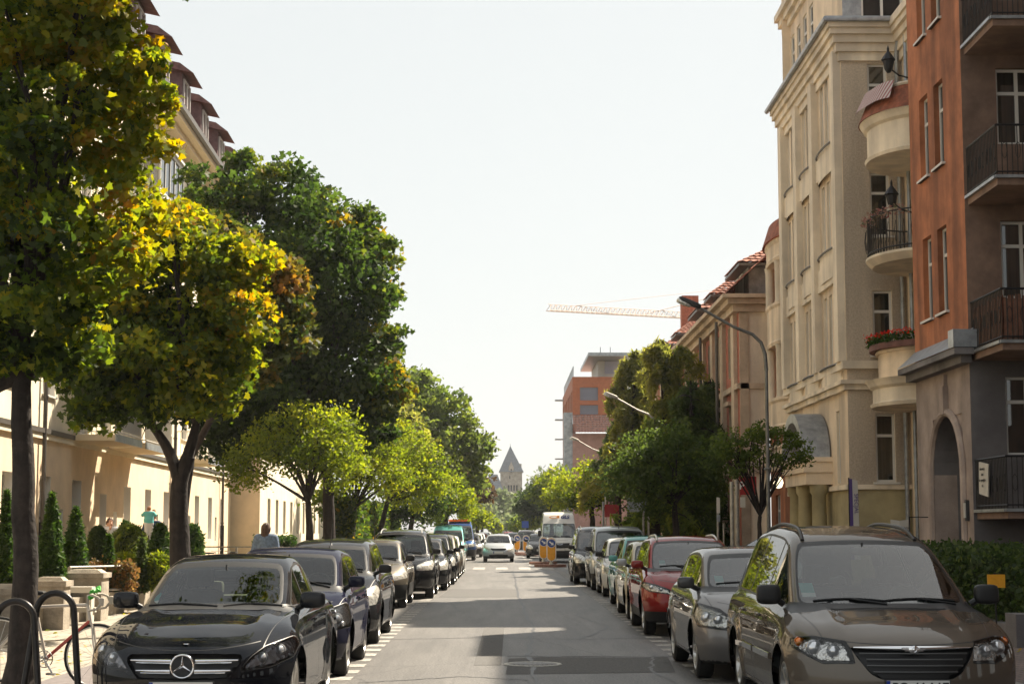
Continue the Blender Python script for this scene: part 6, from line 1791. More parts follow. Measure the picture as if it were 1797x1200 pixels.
def tree(label, trunk, d, blobs, N, sz, lm, shape, group=None, tr=.16, cl=14, spread=.16, fork=None, depth=.8, tone=.3, base=.08, name='street_tree', limbs=9, lean=None, tap=.55, extra=()):
    """trunk = [(px,py)...] from the ground up at distance d"""
    B = pblobs(blobs, d, depth, tone) + list(extra)
    P = [at(px, py, d) for px, py in trunk]
    P[0].z = base
    root = empty(name, P[0], 0, label, 'tree', group)
    g = MB()
    pts = []
    for i in range(len(P) - 1):
        for t in np.linspace(0, 1, 5)[:-1] if i < len(P) - 2 else np.linspace(0, 1, 5):
            pts.append(P[i].lerp(P[i + 1], t) + Vector((RNG.normal(), RNG.normal(), 0)) * tr * .06)
    n = len(pts)
    g.tube(pts, [tr * (1.45 if i == 0 else 1.15 if i == 1 else 1 - (1 - tap) * i / n) for i in range(n)], 12)
    top = pts[-1]
    fk = [at(px, py, d) for px, py in fork] if fk_ok(fork) else []
    for q in fk: limb(g, pts[max(0, n - 4)], q, tr * .6, tr * .32, .05)
    starts = [top] + fk
    order = sorted(range(len(B) - len(extra)), key=lambda i: -B[i][3])
    for i in order[:limbs + 8]:
        c = Vector(B[i][:3]); s_ = min(starts, key=lambda s: (s - c).length)
        pl = limb(g, s_, c, tr * .36, tr * .07, .10)
        for k in range(3):
            a = pl[3 + k % 3]; q = c + Vector(RNG.normal(size=3)) * B[i][3] * .6
            limb(g, a, q, tr * .10, tr * .025, .12, 4)
    g.build('trunk', M['bark'], root, 50, True)
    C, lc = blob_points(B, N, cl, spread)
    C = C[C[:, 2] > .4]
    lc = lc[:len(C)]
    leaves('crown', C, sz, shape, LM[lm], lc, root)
    return root
def fk_ok(f): return bool(f)
GT = 'trees along the left pavement'; GTR = 'trees along the right pavement'
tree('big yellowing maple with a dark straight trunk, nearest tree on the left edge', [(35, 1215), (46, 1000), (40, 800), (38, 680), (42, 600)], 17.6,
     [(20, 20, 120, 0.55), (120, 60, 105, 0.60), (200, 90, 70, 0.66), (245, 150, 48, 0.66), (60, 190, 140, 0.45), (180, 210, 85, 0.65), (235, 250, 45, 0.65), (20, 340, 150, 0.40), (140, 350, 115, 0.55), (235, 340, 50, 0.65), (60, 480, 140, 0.35), (170, 450, 85, 0.60), (20, 590, 85, 0.30), (100, 590, 70, 0.40), (30, 640, 45, 0.25), (105, 635, 40, 0.30), (-90, 250, 160, 0.40), (-80, 480, 130, 0.35), (268, 190, 34, 0.66), (225, 50, 45, 0.66), (262, 110, 34, 0.66), (262, 245, 36, 0.66), (240, 300, 45, 0.60), (235, 390, 45, 0.65), (150, 20, 80, 0.66), (-60, -60, 150, 0.50), (110, -60, 110, 0.60), (210, -150, 110, 0.60), (330, -260, 110, 0.50), (120, -330, 190, 0.50), (380, -420, 120, 0.50), (200, -520, 150, 0.50)],  # tones mix yellow leaves with sunlit patches put into the leaf colour
     82000, .088, 'maple', MAPLE, GT, .145, 16, .15, fork=[(-30, 700), (90, 640)], depth=.75, name='maple_tree', extra=[(-3.5, 19.4, 9.95, 1.6, .4), (-2.7, 21.2, 10.6, 1.6, .4), (-4.6, 21.6, 10.6, 1.9, .4), (-3.2, 23.5, 11.6, 1.7, .4)])  # extra: unseen clumps above the frame, added to darken the saloon's windscreen reflection
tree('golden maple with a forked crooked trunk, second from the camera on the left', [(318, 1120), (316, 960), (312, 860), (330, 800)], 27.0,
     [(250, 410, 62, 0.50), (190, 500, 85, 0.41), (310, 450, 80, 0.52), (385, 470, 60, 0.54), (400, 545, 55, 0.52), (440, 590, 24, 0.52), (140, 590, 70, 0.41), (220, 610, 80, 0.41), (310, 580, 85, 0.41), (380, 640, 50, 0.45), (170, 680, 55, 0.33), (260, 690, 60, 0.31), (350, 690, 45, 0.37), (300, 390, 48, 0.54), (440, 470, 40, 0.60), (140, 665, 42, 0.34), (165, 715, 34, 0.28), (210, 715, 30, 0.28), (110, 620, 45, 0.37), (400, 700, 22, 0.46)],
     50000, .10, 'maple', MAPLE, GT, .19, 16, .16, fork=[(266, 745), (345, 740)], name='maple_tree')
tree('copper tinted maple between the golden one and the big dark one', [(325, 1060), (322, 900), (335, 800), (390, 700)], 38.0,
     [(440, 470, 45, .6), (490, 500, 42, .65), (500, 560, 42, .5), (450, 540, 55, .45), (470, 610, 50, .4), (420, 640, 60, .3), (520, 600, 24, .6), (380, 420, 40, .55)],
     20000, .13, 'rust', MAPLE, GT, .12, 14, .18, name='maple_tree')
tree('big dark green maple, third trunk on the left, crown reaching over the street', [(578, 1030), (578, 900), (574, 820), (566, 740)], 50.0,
     [(370, 345, 55, .45), (440, 325, 58, .5), (505, 335, 55, .5), (560, 350, 38, .5), (600, 420, 62, .6), (645, 460, 55, .6), (520, 430, 95, .3), (420, 430, 90, .3), (680, 520, 34, .65), (590, 530, 100, .25), (480, 550, 110, .2), (665, 600, 45, .6), (600, 640, 95, .3), (480, 670, 100, .15), (680, 665, 34, .75), (560, 720, 75, .2), (630, 710, 50, .45), (400, 640, 90, .15), (705, 690, 16, .85), (440, 730, 60, .2), (350, 700, 60, .2), (625, 390, 26, .5), (400, 765, 55, .1), (470, 750, 60, .1), (640, 750, 40, .3), (560, 780, 50, .1)],  # higher tones on the right edge put sunlight into the leaf colour
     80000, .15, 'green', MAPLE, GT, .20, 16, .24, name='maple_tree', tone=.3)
# clipped globe trees, left
gb = [
 ('bright globe acacia with an open fan of branches, in front of the orange block', [(543, 1010), (543, 935), (541, 880)], 46, [(425, 815, 36), (470, 775, 40), (520, 745, 36), (575, 750, 40), (610, 800, 34), (520, 800, 40, .3), (450, 835, 30), (590, 840, 26), (560, 790, 40, .3), (635, 815, 18)], 11000, .10, .13),
 ('lime green globe tree behind the fan branched one', [(618, 1000), (618, 930), (622, 890)], 59, [(640, 790, 44), (690, 765, 40), (600, 850, 40), (655, 840, 46), (700, 830, 34), (575, 890, 30, .2)], 9000, .12, .13),
 ('round lime green tree, taller than its neighbours in the left row', [(668, 985), (668, 930), (680, 880)], 68, [(730, 795, 36), (760, 820, 30), (700, 850, 44), (745, 860, 40), (690, 800, 30)], 9000, .13, .14),
 ('dark vine covered tree behind the off-roader on the left', [(720, 975), (720, 930), (725, 900)], 78, [(700, 890, 34, .1), (735, 885, 36, .1), (760, 880, 30, .3), (670, 910, 30, .1), (745, 850, 24, .5)], 8000, .14, .15),
 ('lime globe tree above the teal van', [(782, 965), (782, 925), (785, 900)], 92, [(775, 875, 30), (800, 880, 26), (760, 900, 26, .3), (815, 895, 16), (790, 850, 18)], 6500, .16, .15),
 ('last lime globe tree beside the blue van', [(838, 955), (838, 925), (836, 910)], 130, [(832, 905, 15), (848, 912, 12), (820, 915, 12)], 3000, .2, .15)]
for k, (lb_, trk, d, bl, N, sz, tr_) in enumerate(gb):
    tree(lb_, trk, d, bl, N, sz, 'green' if 'vine' in lb_ else 'lime', OVAL, GT, tr_, 12, .16 + d * .0012, name='globe_tree', tone=.5)
tree('tall mid green tree rising over the lime row, left of the castle tower', [(775, 960), (772, 900), (765, 830), (755, 780)], 118,
     [(715, 690, 40), (745, 700, 36), (780, 720, 36), (808, 755, 28), (760, 760, 50), (828, 800, 22), (810, 810, 40), (720, 760, 46), (842, 826, 14), (835, 850, 14), (790, 850, 30), (735, 665, 18), (830, 780, 26)], 16000, .34, 'mid', OVAL, 'tall trees behind the left row', .35, 12, .5, tone=.5)
tree('olive weeping birch between the dark maple and the tall tree', [(690, 970), (690, 880), (692, 780)], 100, [(680, 720, 30), (700, 750, 34), (665, 760, 28), (710, 800, 34), (660, 800, 30), (690, 700, 22)], 9000, .26, 'olive', OVAL, 'tall trees behind the left row', .25, 12, .42, name='birch_tree', tone=.5)
tree('dark copper maple hanging over the far end of the left row', [(826, 955), (826, 900), (824, 880)], 150, [(825, 850, 24), (845, 868, 17), (803, 832, 18), (810, 862, 22)], 5000, .4, 'brown', OVAL, 'tall trees behind the left row', .25, 12, .45, tone=.5, name='maple_tree')
# right side
tree('sparse young tree with a bare fan of branches and a thin green fringe, right pavement', [(1334, 1070), (1333, 960), (1333, 905)], 38.0,
     [(1290, 770, 20), (1325, 760, 22), (1360, 768, 22), (1390, 778, 18), (1270, 800, 18), (1405, 802, 14), (1340, 795, 22), (1275, 778, 16), (1305, 808, 20), (1375, 812, 18), (1290, 830, 14)], 5200, .07, 'mid', OVAL, GTR, .07, 10, .11, name='globe_tree', limbs=22, depth=1.2, tone=.35)
tree('dark globe tree in the shade, right pavement behind the teal car', [(1186, 1020), (1186, 930), (1184, 885)], 52, [(1095, 820, 34), (1140, 795, 38), (1190, 790, 40), (1235, 805, 36), (1265, 840, 26), (1110, 850, 36), (1160, 850, 44), (1215, 855, 40), (1140, 885, 26), (1245, 870, 24)], 15000, .11, 'mid', OVAL, GTR, .13, 12, .2, name='globe_tree', tone=.1)  # low tone puts the shade on this crown into its leaf colour
tree('bright lime tree catching the sun above the white parcel van, right side', [(1040, 965), (1040, 920), (1038, 890)], 100, [(1010, 845, 30), (1045, 832, 28), (985, 865, 24), (1068, 850, 26), (1030, 872, 30), (1085, 830, 20), (1000, 880, 20, .3), (1070, 885, 24, .1)], 10000, .17, 'lime', OVAL, GTR, .2, 12, .3, tone=.6)
tree('bright hedge-like tree left of the lime one, above the driving cars', [(968, 960), (968, 910), (966, 885)], 150, [(960, 850, 20), (978, 845, 18), (950, 868, 16, .2), (985, 870, 20, .4)], 5000, .3, 'lime', OVAL, GTR, .2, 12, .4, tone=.5)
tree('dark round tree right of the castle tower', [(926, 950), (926, 905), (924, 890)], 190, [(922, 888, 14), (936, 872, 15), (950, 862, 16), (945, 885, 24), (926, 900, 16), (965, 885, 18)], 8000, .42, 'dark', OVAL, GTR, .3, 12, .6, tone=.4)
# far trees closing the street
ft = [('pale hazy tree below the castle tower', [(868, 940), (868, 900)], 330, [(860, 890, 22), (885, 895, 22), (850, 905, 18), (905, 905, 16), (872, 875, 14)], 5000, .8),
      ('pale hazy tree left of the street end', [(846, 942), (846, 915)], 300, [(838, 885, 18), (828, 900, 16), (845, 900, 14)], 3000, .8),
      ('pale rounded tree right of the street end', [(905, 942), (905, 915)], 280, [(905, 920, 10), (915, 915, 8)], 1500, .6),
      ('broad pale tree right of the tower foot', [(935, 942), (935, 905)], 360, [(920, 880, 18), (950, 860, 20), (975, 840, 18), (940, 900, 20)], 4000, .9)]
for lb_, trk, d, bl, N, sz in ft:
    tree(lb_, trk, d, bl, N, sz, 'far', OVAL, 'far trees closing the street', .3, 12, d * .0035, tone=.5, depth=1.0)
for (px, py, r, d, lm, lb_) in ((867, 922, 11, 240, 'lime', 'small round lime tree between the driving silver car and the street end'), (912, 918, 12, 200, 'mid', 'small round green tree left of the grey off-roader'), (930, 916, 10, 190, 'lime', 'small yellow green tree behind the grey off-roader')):
    tree(lb_, [(px, 940), (px, 925)], d, [(px, py, r), (px - r * .5, py + 3, r * .7), (px + r * .5, py + 2, r * .7)], 2200, .35, lm, OVAL, 'small round trees far down the street', .12, 10, .35, tone=.5)

# conifers on the right
def conifer(label, px, d, ytop, rad, N, lm, top_lean=0, droop=.5, base=.1, seed=1, z0f=.18, tips=()):
    rs = np.random.default_rng(seed)
    b = at(px, 940, d); H = at(px, ytop, d).z
    root = empty('conifer_tree', (b.x, d, base), 0, label, 'tree', 'conifers in front of the sandstone house')
    g = MB(); pts = [(b.x + top_lean * (t ** 3), d, base + (H - base) * t) for t in np.linspace(0, 1, 8)]
    g.tube(pts, [.24 * (1 - .93 * t) + .01 for t in np.linspace(0, 1, 8)], 9)
    C = []; L = []
    nb = 58
    for k in range(nb + len(tips)):
        t = min(.98, z0f + (1 - z0f) * (k + rs.random()) / nb)
        z = base + (H - base) * t; cx = b.x + top_lean * t ** 3
        a = rs.uniform(0, 2 * PI); ln = rad * (1 - t) ** .7 * rs.uniform(.35, 1.3) + .3
        tip = np.array([cx + math.cos(a) * ln, d + math.sin(a) * ln, z + .12 * ln - droop * ln * .55])
        st = np.array([cx, d, z])
        if k >= nb:
            p_ = at(*tips[k - nb], d + rs.uniform(-.8, .8)); tip = np.array(p_); ln = abs(p_.x - b.x) + .8; z = p_.z - .1 * ln; st = np.array([b.x, d, min(z, H - .3)]); a = math.atan2(tip[1] - st[1], tip[0] - st[0])
        q = [st + (tip - st) * s + np.array([0, 0, .22 * ln * math.sin(s * PI)]) for s in np.linspace(0, 1, 6)]
        g.tube([tuple(p) for p in q], [.045, .035, .028, .02, .012, .006], 4, 0, False)
        m_ = int(N / nb * (ln / rad + .15))
        side = np.array([-math.sin(a), math.cos(a), 0])
        nt_ = max(4, int(ln * 8)); sa = rs.uniform(.1, 1.02, nt_); so = rs.normal(size=nt_) * .14 * ln * (1.1 - sa)      # twigs hanging from the branch
        tl = rs.uniform(.25, 1.0, nt_) * (.35 + .55 * droop) * (.5 + .5 * min(1, ln / 2))
        k_ = rs.integers(0, nt_, m_); s = sa[k_]; u_ = rs.random(m_)
        P = st + (tip - st) * s[:, None]; P[:, 2] += .22 * ln * np.sin(s * PI)
        P += side * so[k_][:, None] + np.stack([rs.normal(size=m_), rs.normal(size=m_), rs.normal(size=m_)], 1) * .055
        P[:, 2] -= u_ * tl[k_]
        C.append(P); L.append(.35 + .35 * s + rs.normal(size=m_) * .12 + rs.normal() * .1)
    g.build('trunk', M['bark'], root, 50, True)
    shp = np.array([(0, -.9), (.13, -.2), (.10, .5), (0, .8), (-.10, .5), (-.13, -.2)])
    C = np.concatenate(C); L = np.concatenate(L)
    k = C[:, 2] > .3
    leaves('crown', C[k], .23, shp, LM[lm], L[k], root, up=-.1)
conifer('sunlit drooping larch, left of the pair of tall conifers', 1108, 76, 612, 2.3, 26000, 'olive', .3, 1.0, seed=4, z0f=.42, tips=[(1066, 690), (1140, 650), (1078, 660), (1090, 640)])
conifer('tall larch with long drooping top branches, right of the pair of conifers', 1172, 69, 598, 3.2, 26000, 'olive', -.3, 1.1, seed=8, z0f=.35, tips=[(1128, 618), (1235, 640), (1262, 672), (1215, 622), (1120, 660), (1245, 700), (1150, 604), (1262, 730)])
conifer('dark spruce in front of the sandstone house', 1215, 64, 668, 2.6, 18000, 'dark', 0, .9, seed=2)
conifer('dark low spruce left of the larches', 1085, 84, 735, 1.9, 14000, 'dark', 0, .6, seed=3, z0f=.5)
conifer('bushy dark spruce under the two larches', 1150, 60, 735, 1.9, 14000, 'mid', .0, .8, seed=6, z0f=.35)
conifer('spruce with hanging dark twigs close to the brick bays', 1250, 66, 665, 1.3, 8000, 'dark', .0, 1.2, seed=7, z0f=.3)

# ------------------------------------------------------------------ garden of the left block
slab('garden_terrace', -11.6, -7.62, 20, 62, .0, .5, mat('garden_soil', (.16, .12, .07), .95, nz=(5, .4)))
M['concrete'] = mat('old_concrete', (.40, .35, .28), .92, nz=(3, .35), bump=(30, .6), stain=((1.2, 1.2, .4), .35))
low = MB()
low.box((-7.5, 37, .25), (.18, 22, .56)); o = low.build('garden_wall', M['concrete'], None, None); tag(o, 'low concrete wall edging the raised garden of the cream block', 'wall')
plabel = ['nearest stone pillar of the garden wall, at the left picture edge', 'stone pillar of the garden wall just right of the first maple trunk', 'squat stone pillar in front of the clipped hedge and railing']
for (px, d, w_, hh, lbx) in ((5, 24.5, .55, .86, 0), (92, 28.2, .5, .86, 1), (152, 31, .68, .92, 2)):
    p = at(px, 1000, d); root = empty('stone_pillar', (p.x, d, .1), 0, plabel[lbx], 'pillar', 'stone pillars of the garden wall')
    g = MB(); g.box((0, 0, hh / 2 - .1), (w_, w_ * .85, hh - .12)); g.build('shaft', M['concrete'], root, None)
    g = MB(); g.box((0, 0, hh - .12), (w_ + .08, w_ * .85 + .08, .09)); g.box((0, 0, hh - .05), (w_ - .02, w_ * .7, .07), taper=.7); g.build('cap_stone', M['concrete'], root, None)
for i, (px, d, lb_) in enumerate(((110, 30.2, 'pale board of the broken garden bench between two pillars'),)):
    g = MB(); p = at(118, 1034, 29.6); g.box((p.x, 29.6, p.z), (.9, .25, .10)); g.box((p.x, 29.8, p.z - .35), (.9, .12, .08)); 
    for dx in (-.38, .38): g.box((p.x + dx, 29.7, p.z / 2 - .05), (.08, .22, p.z - .1))
    o = g.build('garden_bench', M['panelw'], None, None); tag(o, 'low pale bench between two stone pillars at the left', 'bench')
M['rail'] = mat('galvanised_rail', (.36, .34, .31), .5, .5, nz=(10, .3))
def rail_fence(pts, label, z0=.5, h=.52, mesh=False):
    root = empty('rail_fence', pts[0], 0, label, 'fence')
    g = MB()
    for a, b in zip(pts[:-1], pts[1:]):
        a, b = Vector(a), Vector(b)
        for z in (z0 + h, z0 + .08): g.tube([(a.x, a.y, z), (b.x, b.y, z)], .022, 6)
    g.build('rail', M['rail'], root, 40, True)
    for a, b in zip(pts[:-1], pts[1:]):
        a, b = Vector(a), Vector(b); n = max(1, int((b - a).length / 1.1))
        for i in range(n + 1):
            p = a.lerp(b, i / n); c = MB(); c.box((p.x, p.y, z0 + h / 2), (.06, .06, h)); c.build('post', M['rail'], root, None, True)
pa = at(122, 1000, 32); pb = at(228, 1000, 33.5)
rail_fence([(pa.x, 32, 0), (pb.x, 33.2, 0), (pb.x + .15, 37.5, 0)], 'low galvanised rail fence around the clipped shrubs, left')
pc = at(415, 960, 52); rail_fence([(pc.x - 1.4, 52, 0), (pc.x + 1.4, 52, 0)], 'short pale rail fence in front of the orange end wall', .1, 1.1)
def shrub(label, px, ytop, ybot, wpx, d, kind, lm='thuja', N=2600, base=.5, group='clipped shrubs in the raised garden', name='shrub'):
    p = at(px, 930, d); H = at(px, ytop, d).z - base; zb = base
    wd = wpx * d / FPX / 2
    root = empty(name, (p.x, d, zb), 0, label, 'shrub', group)
    g = MB(); g.tube([(p.x, d, zb - .03), (p.x, d, zb + H * .7)], [.045, .015], 6); g.build('stem', M['bark'], root, 50, True)
    n = N; t = RNG.random(n) ** (1.25 if kind == 'cone' else .9)
    if kind == 'cone': r = wd * (1 - t) ** .72 * np.minimum(1, .7 + t * 2.2)
    else: r = wd * np.sqrt(np.maximum(0, 1 - (2 * t - 1) ** 2 * (.96)))
    a = RNG.uniform(0, 2 * PI, n)
    lump = 1 + .10 * np.sin(a * 3 + t * 9) + .08 * np.sin(a * 7 - t * 14) + RNG.normal(size=n) * .05
    rr = r * lump * (.78 + .25 * RNG.random(n))
    C = np.stack([p.x + rr * np.cos(a), d + rr * np.sin(a), zb + .02 + t * H], 1)
    leaves('foliage', C, .085, np.array([(0, -.6), (.22, 0), (.06, .8), (-.06, .8), (-.22, 0)]), LM[lm], .45 + RNG.normal(size=n) * .22, root, up=.5)
    g = MB()       # dense woody core
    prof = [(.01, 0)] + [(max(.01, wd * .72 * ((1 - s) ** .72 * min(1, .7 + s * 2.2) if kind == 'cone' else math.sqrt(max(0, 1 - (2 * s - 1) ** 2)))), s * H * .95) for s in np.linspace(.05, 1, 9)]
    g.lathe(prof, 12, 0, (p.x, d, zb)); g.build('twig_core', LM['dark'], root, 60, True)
sh = [('tall pointed thuja left of the first maple trunk', 10, 862, 1020, 40, 28.5, 'cone', 'thuja', 4200), ('tall pointed thuja just right of the first maple trunk', 90, 868, 1020, 60, 30.5, 'cone', 'thuja', 5200),
      ('broad pointed thuja, third from the left', 132, 892, 1000, 62, 32.5, 'cone', 'thuja', 5200), ('dark round bush right of the thujas', 172, 925, 985, 40, 35, 'ball', 'dark', 2600),
      ('small pointed conifer right of the dark round bush', 192, 940, 990, 28, 33.2, 'cone', 'thuja', 2200), ('broad grey green ball bush below the two women', 226, 922, 988, 66, 37, 'ball', 'mid', 5200),
      ('small pointed conifer in front of the broad ball bush', 250, 945, 990, 26, 34, 'cone', 'dark', 2000), ('egg shaped bush left of the golden maple trunk', 281, 921, 975, 36, 36, 'ball', 'thuja', 3200),
      ('egg shaped bush right of the golden maple trunk', 338, 922, 972, 40, 37.5, 'ball', 'thuja', 3200), ('little round bush peeping over the broad ball bush', 220, 915, 960, 28, 39.5, 'ball', 'thuja', 1600),
      ('low yellow green shrub at the foot of the small conifers', 215, 972, 998, 80, 34.6, 'ball', 'lime', 3000), ('low golden shrub right of the small conifers', 278, 972, 992, 50, 34.2, 'ball', 'lime', 2200)]
for s_ in sh: shrub(s_[0], *s_[1:6], s_[6], s_[7], s_[8])
def hedge(label, x0, x1, ya, yb, z0, z1, lm, N, sz, name='hedge', shape=OVAL):
    root = empty(name, ((x0 + x1) / 2, (ya + yb) / 2, z0), 0, label, 'hedge')
    P = RNG.random((N, 3)); f = RNG.integers(0, 5, N)
    P[f == 0, 0] = 0; P[f == 1, 0] = 1; P[f == 2, 1] = 0; P[f == 3, 1] = 1; P[f == 4, 2] = 1
    P = P * np.array([x1 - x0, yb - ya, z1 - z0]) + np.array([x0, ya, z0])
    P += RNG.normal(size=P.shape) * .05 + (np.sin(P[:, [1]] * 3.1) * .05)
    leaves('foliage', P, sz, shape, LM[lm], .4 + RNG.normal(size=N) * .25, root)
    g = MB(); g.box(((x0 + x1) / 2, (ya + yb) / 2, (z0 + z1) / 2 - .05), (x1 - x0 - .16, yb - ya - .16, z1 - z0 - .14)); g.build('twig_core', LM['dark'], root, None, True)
hedge('rust red barberry hedge behind the rail fence, left', X(150, 33.4), X(238, 33.4), 33.0, 34.2, .5, 1.0, 'red', 5200, .07)
hedge('dark green hedge in front of the gateway of the terracotta house', 7.35, 9.2, 24, 33, .3, 1.36, 'dark', 17000, .085)
hedge('low green hedge at the foot of the orange end wall, left', X(455, 62), X(520, 62), 61, 62.2, .3, 1.4, 'thuja', 3500, .1)
hedge('tall ivy covered hedge behind the left row of parked cars', -5.9, -5.0, 58, 84, .1, 2.7, 'green', 16000, .16)
g = MB(); g.box((8.25, 28.5, .2), (2.1, 9.4, .35)); g.box((7.25, 23.9, .28), (.4, .5, .55)); o = g.build('kerb_wall', M['greystone'], None, None); tag(o, 'low dark stone wall under the hedge of the terracotta house', 'wall')

# leaves blown into the gutters and over the pavement
n = 1500
C = np.stack([np.where(RNG.random(n) < .5, KL + .12 + np.abs(RNG.normal(size=n)) * .25, RNG.uniform(-7.3, KL - .2, n)), RNG.uniform(14, 62, n), np.zeros(n)], 1)
C[:, 2] = np.where(C[:, 0] < KL, .125, .018)
C2 = np.stack([np.where(RNG.random(400) < .6, 5.12 - np.abs(RNG.normal(size=400)) * .2, RNG.uniform(5.5, 7.1, 400)), RNG.uniform(14, 50, 400), np.zeros(400)], 1); C2[:, 2] = np.where(C2[:, 0] > 5.3, .125, .018)
C = np.concatenate([C, C2])
o = leaves('fallen_leaves', C, .07, MAPLE, LM['maple'], .7 + RNG.normal(size=len(C)) * .15, None, up=3.0); tag(o, kind='stuff')
# ------------------------------------------------------------------ street furniture
M['post'] = mat('lamp_post_grey', (.17, .17, .16), .5, .5, nz=(8, .3)); M['postlt'] = mat('lamp_post_pale', (.42, .40, .36), .5, .4, nz=(8, .3))
def street_lamp(label, px, d, m='post', hz=6.35, reach=1.75, group='curved street lamps along the right pavement'):
    x = X(px, d); root = empty('street_lamp', (x, d, .1), 0, label, 'street lamp', group)
    g = MB(); g.tube([(0, 0, 0), (0, 0, 1.2)], .085, 12); g.tube([(0, 0, 1.2), (0, 0, 5.0)], [.045, .036], 10)
    for z in (1.2, 2.9): g.lathe([(.07, -.03), (.085, 0), (.07, .03)], 12, 0, (0, 0, z))
    g.build('pole', M[m], root)
    g = MB(); pts = [(0, 0, 5.0), (-.02, 0, 5.35), (-.10, 0, 5.6), (-.28, 0, 5.78), (-.7, 0, 5.95), (-reach + .35, 0, hz)]
    g.tube(pts, [.045, .042, .04, .036, .032, .03], 10); g.build('arm', M[m], root)
    g = MB(); g.rbox((-reach + .12, 0, hz + .12), (.52, .21, .12), .9, 0, 6, ry=R(22)); g.rbox((-reach + .0, 0, hz + .12), (.34, .19, .11), .9, 1, 6, ry=R(22))
    h = g.build('lamp_head', [M['plastic'] if m == 'post' else M[m], M['lampfar']], root)
    return root
street_lamp('dark street lamp with a long curved arm, nearest one, beside the sparse young tree', 1347, 36.5)
street_lamp('pale street lamp sticking out between the larches', 1152, 62, 'postlt'); street_lamp('pale street lamp in front of the modern orange block', 1062, 92, 'postlt')
street_lamp('small distant street lamp right of the castle tower', 1003, 137, 'postlt'); street_lamp('farthest street lamp, just above the dark round tree', 975, 190, 'postlt')
M['blue'] = mat('sign_blue', (.015, .06, .28), .4); M['amberp'] = mat('panel_amber', (.80, .36, .012), .5, nz=(9, .12)); M['redsign'] = mat('sign_red', (.30, .015, .015), .45)
M['setred'] = mat('island_paving', (.30, .15, .11), .85, nz=(9, .4))
def disc(R0, n=28): return [(R0 * math.cos(2 * PI * i / n), R0 * math.sin(2 * PI * i / n)) for i in range(n)]
def bollard(label, px, d, ang=0):
    root = empty('keep_right_bollard', (X(px, d), d, .12), R(ang), label, 'traffic bollard', 'amber keep-right bollards on the islands')
    def cap(w_, h_, y0_, y1_, m, nm, mm, par, zc=.62):
        pts = [(w_ * math.cos(t), zc + h_ / 2 - w_ + w_ * math.sin(t)) for t in np.linspace(0, PI, 13)] + [(-w_ * math.cos(t), zc - h_ / 2 + w_ - w_ * math.sin(t)) for t in np.linspace(0, PI, 13)]
        g = MB(); g.prism(pts, y0_, y1_, 'y'); return g.build(nm, mm, par, 30)
    b = cap(.225, 1.12, -.06, .06, 0, 'housing', M['white'], root, .70)
    cap(.185, 1.03, -.075, -.058, 0, 'amber_panel', M['amberp'], b, .70)
    g = MB(); g.prism([(x, z + .98) for x, z in disc(.205)], -.09, -.072, 'y'); g.build('white_disc', M['white'], b, 30)
    g = MB(); g.prism([(x, z + .98) for x, z in disc(.185)], -.098, -.088, 'y'); s_ = g.build('blue_disc', M['blue'], b, 30)
    g = MB(); pts = [(-.12, -.03), (.03, -.03), (.03, -.09), (.14, 0), (.03, .09), (.03, .03), (-.12, .03)]
    c_, s2 = math.cos(R(-38)), math.sin(R(-38)); g.prism([(x * c_ - z * s2, x * s2 + z * c_ + .98) for x, z in pts], -.106, -.096, 'y'); g.build('arrow', M['white'], s_, None)
    g = MB(); g.tube([(0, 0, -.03), (0, 0, .18)], [.12, .07], 10); g.build('foot', M['postlt'], root)
def island(label, px, d, w_=1.5, l_=1.6):
    g = MB(); xx = X(px, d); o_ = []
    g.prism([(xx + x * w_ / 2, d + l_ / 2 + y * l_ / 2) for x, y in disc(1, 20)], 0.0, .12, 'z'); o = g.build('traffic_island', M['setred'], None, 30); tag(o, label, 'traffic island')
island('low reddish traffic island under the nearest keep-right bollard', 966, 79.5); island('dark low traffic island behind the nearest one', 953, 86.0, 1.4); island('small island under the right bollard of the far pair', 924, 116, 1.5); island('small island under the left bollard of the far pair', 908, 124, 1.5)
bollard('largest amber keep-right bollard, in front of the parcel van', 967, 80.2); bollard('second amber keep-right bollard, half hidden behind the largest one', 953.5, 86.8)
bollard('right bollard of the far pair, beside the grey off-roader', 923, 116.8); bollard('left bollard of the far pair, next to the driving silver car', 907.5, 124.8)
def sign_post(label, px, d, h, boards, r=.03, cat='sign', m='rail'):
    root = empty('sign_post', (X(px, d), d, .1), 0, label, cat)
    g = MB(); g.tube([(0, 0, 0), (0, 0, h)], r, 10); g.build('pole', M[m], root)
    for (x0, x1, z0, z1, mm, edge) in boards:
        g = MB(); g.box(((x0 + x1) / 2, -.05, (z0 + z1) / 2), (x1 - x0, .025, z1 - z0)); g.build('sign_board', M[mm], root, None)
    return root
d = 42; s_ = (lambda px: X(px, d)); zz = lambda py, d=42: at(1290, py, d).z - .1
rs_ = sign_post('thick pale post with a dark red sign reading po, behind the sparse tree', 1283, 42, zz(845), [(X(1297, d) - X(1283, d), X(1326, d) - X(1283, d), zz(868), zz(836), 'redsign', 0), (X(1297, d) - X(1283, d), X(1306, d) - X(1283, d), zz(890), zz(872), 'panelw', 0)], .05, m='postlt')
text_obj('po', .26, M['white'], (X(1304, d) - X(1283, d) + .02, -.075, zz(848)), (PI / 2, 0, 0), rs_, bold=.006)
sign_post('thick grey post standing beside the red sign', 1292, 41, zz(842, 41), [], .05)
sign_post('thin pole with two narrow plates, left of the red sign', 1258, 43, zz(872, 43), [(-.03, .05, zz(900, 43), zz(873, 43), 'panelw', 0), (-.03, .05, zz(915, 43), zz(903, 43), 'zinc', 0)], .028)
sign_post('thin short pole between the two thicker ones', 1268, 44, zz(918, 44), [], .022)
sign_post('red board on a post in front of the lime tree', 1058, 66, zz(880, 66), [(.05, .60, zz(907, 66), zz(885, 66), 'redsign', 0)], .04, m='zinc')
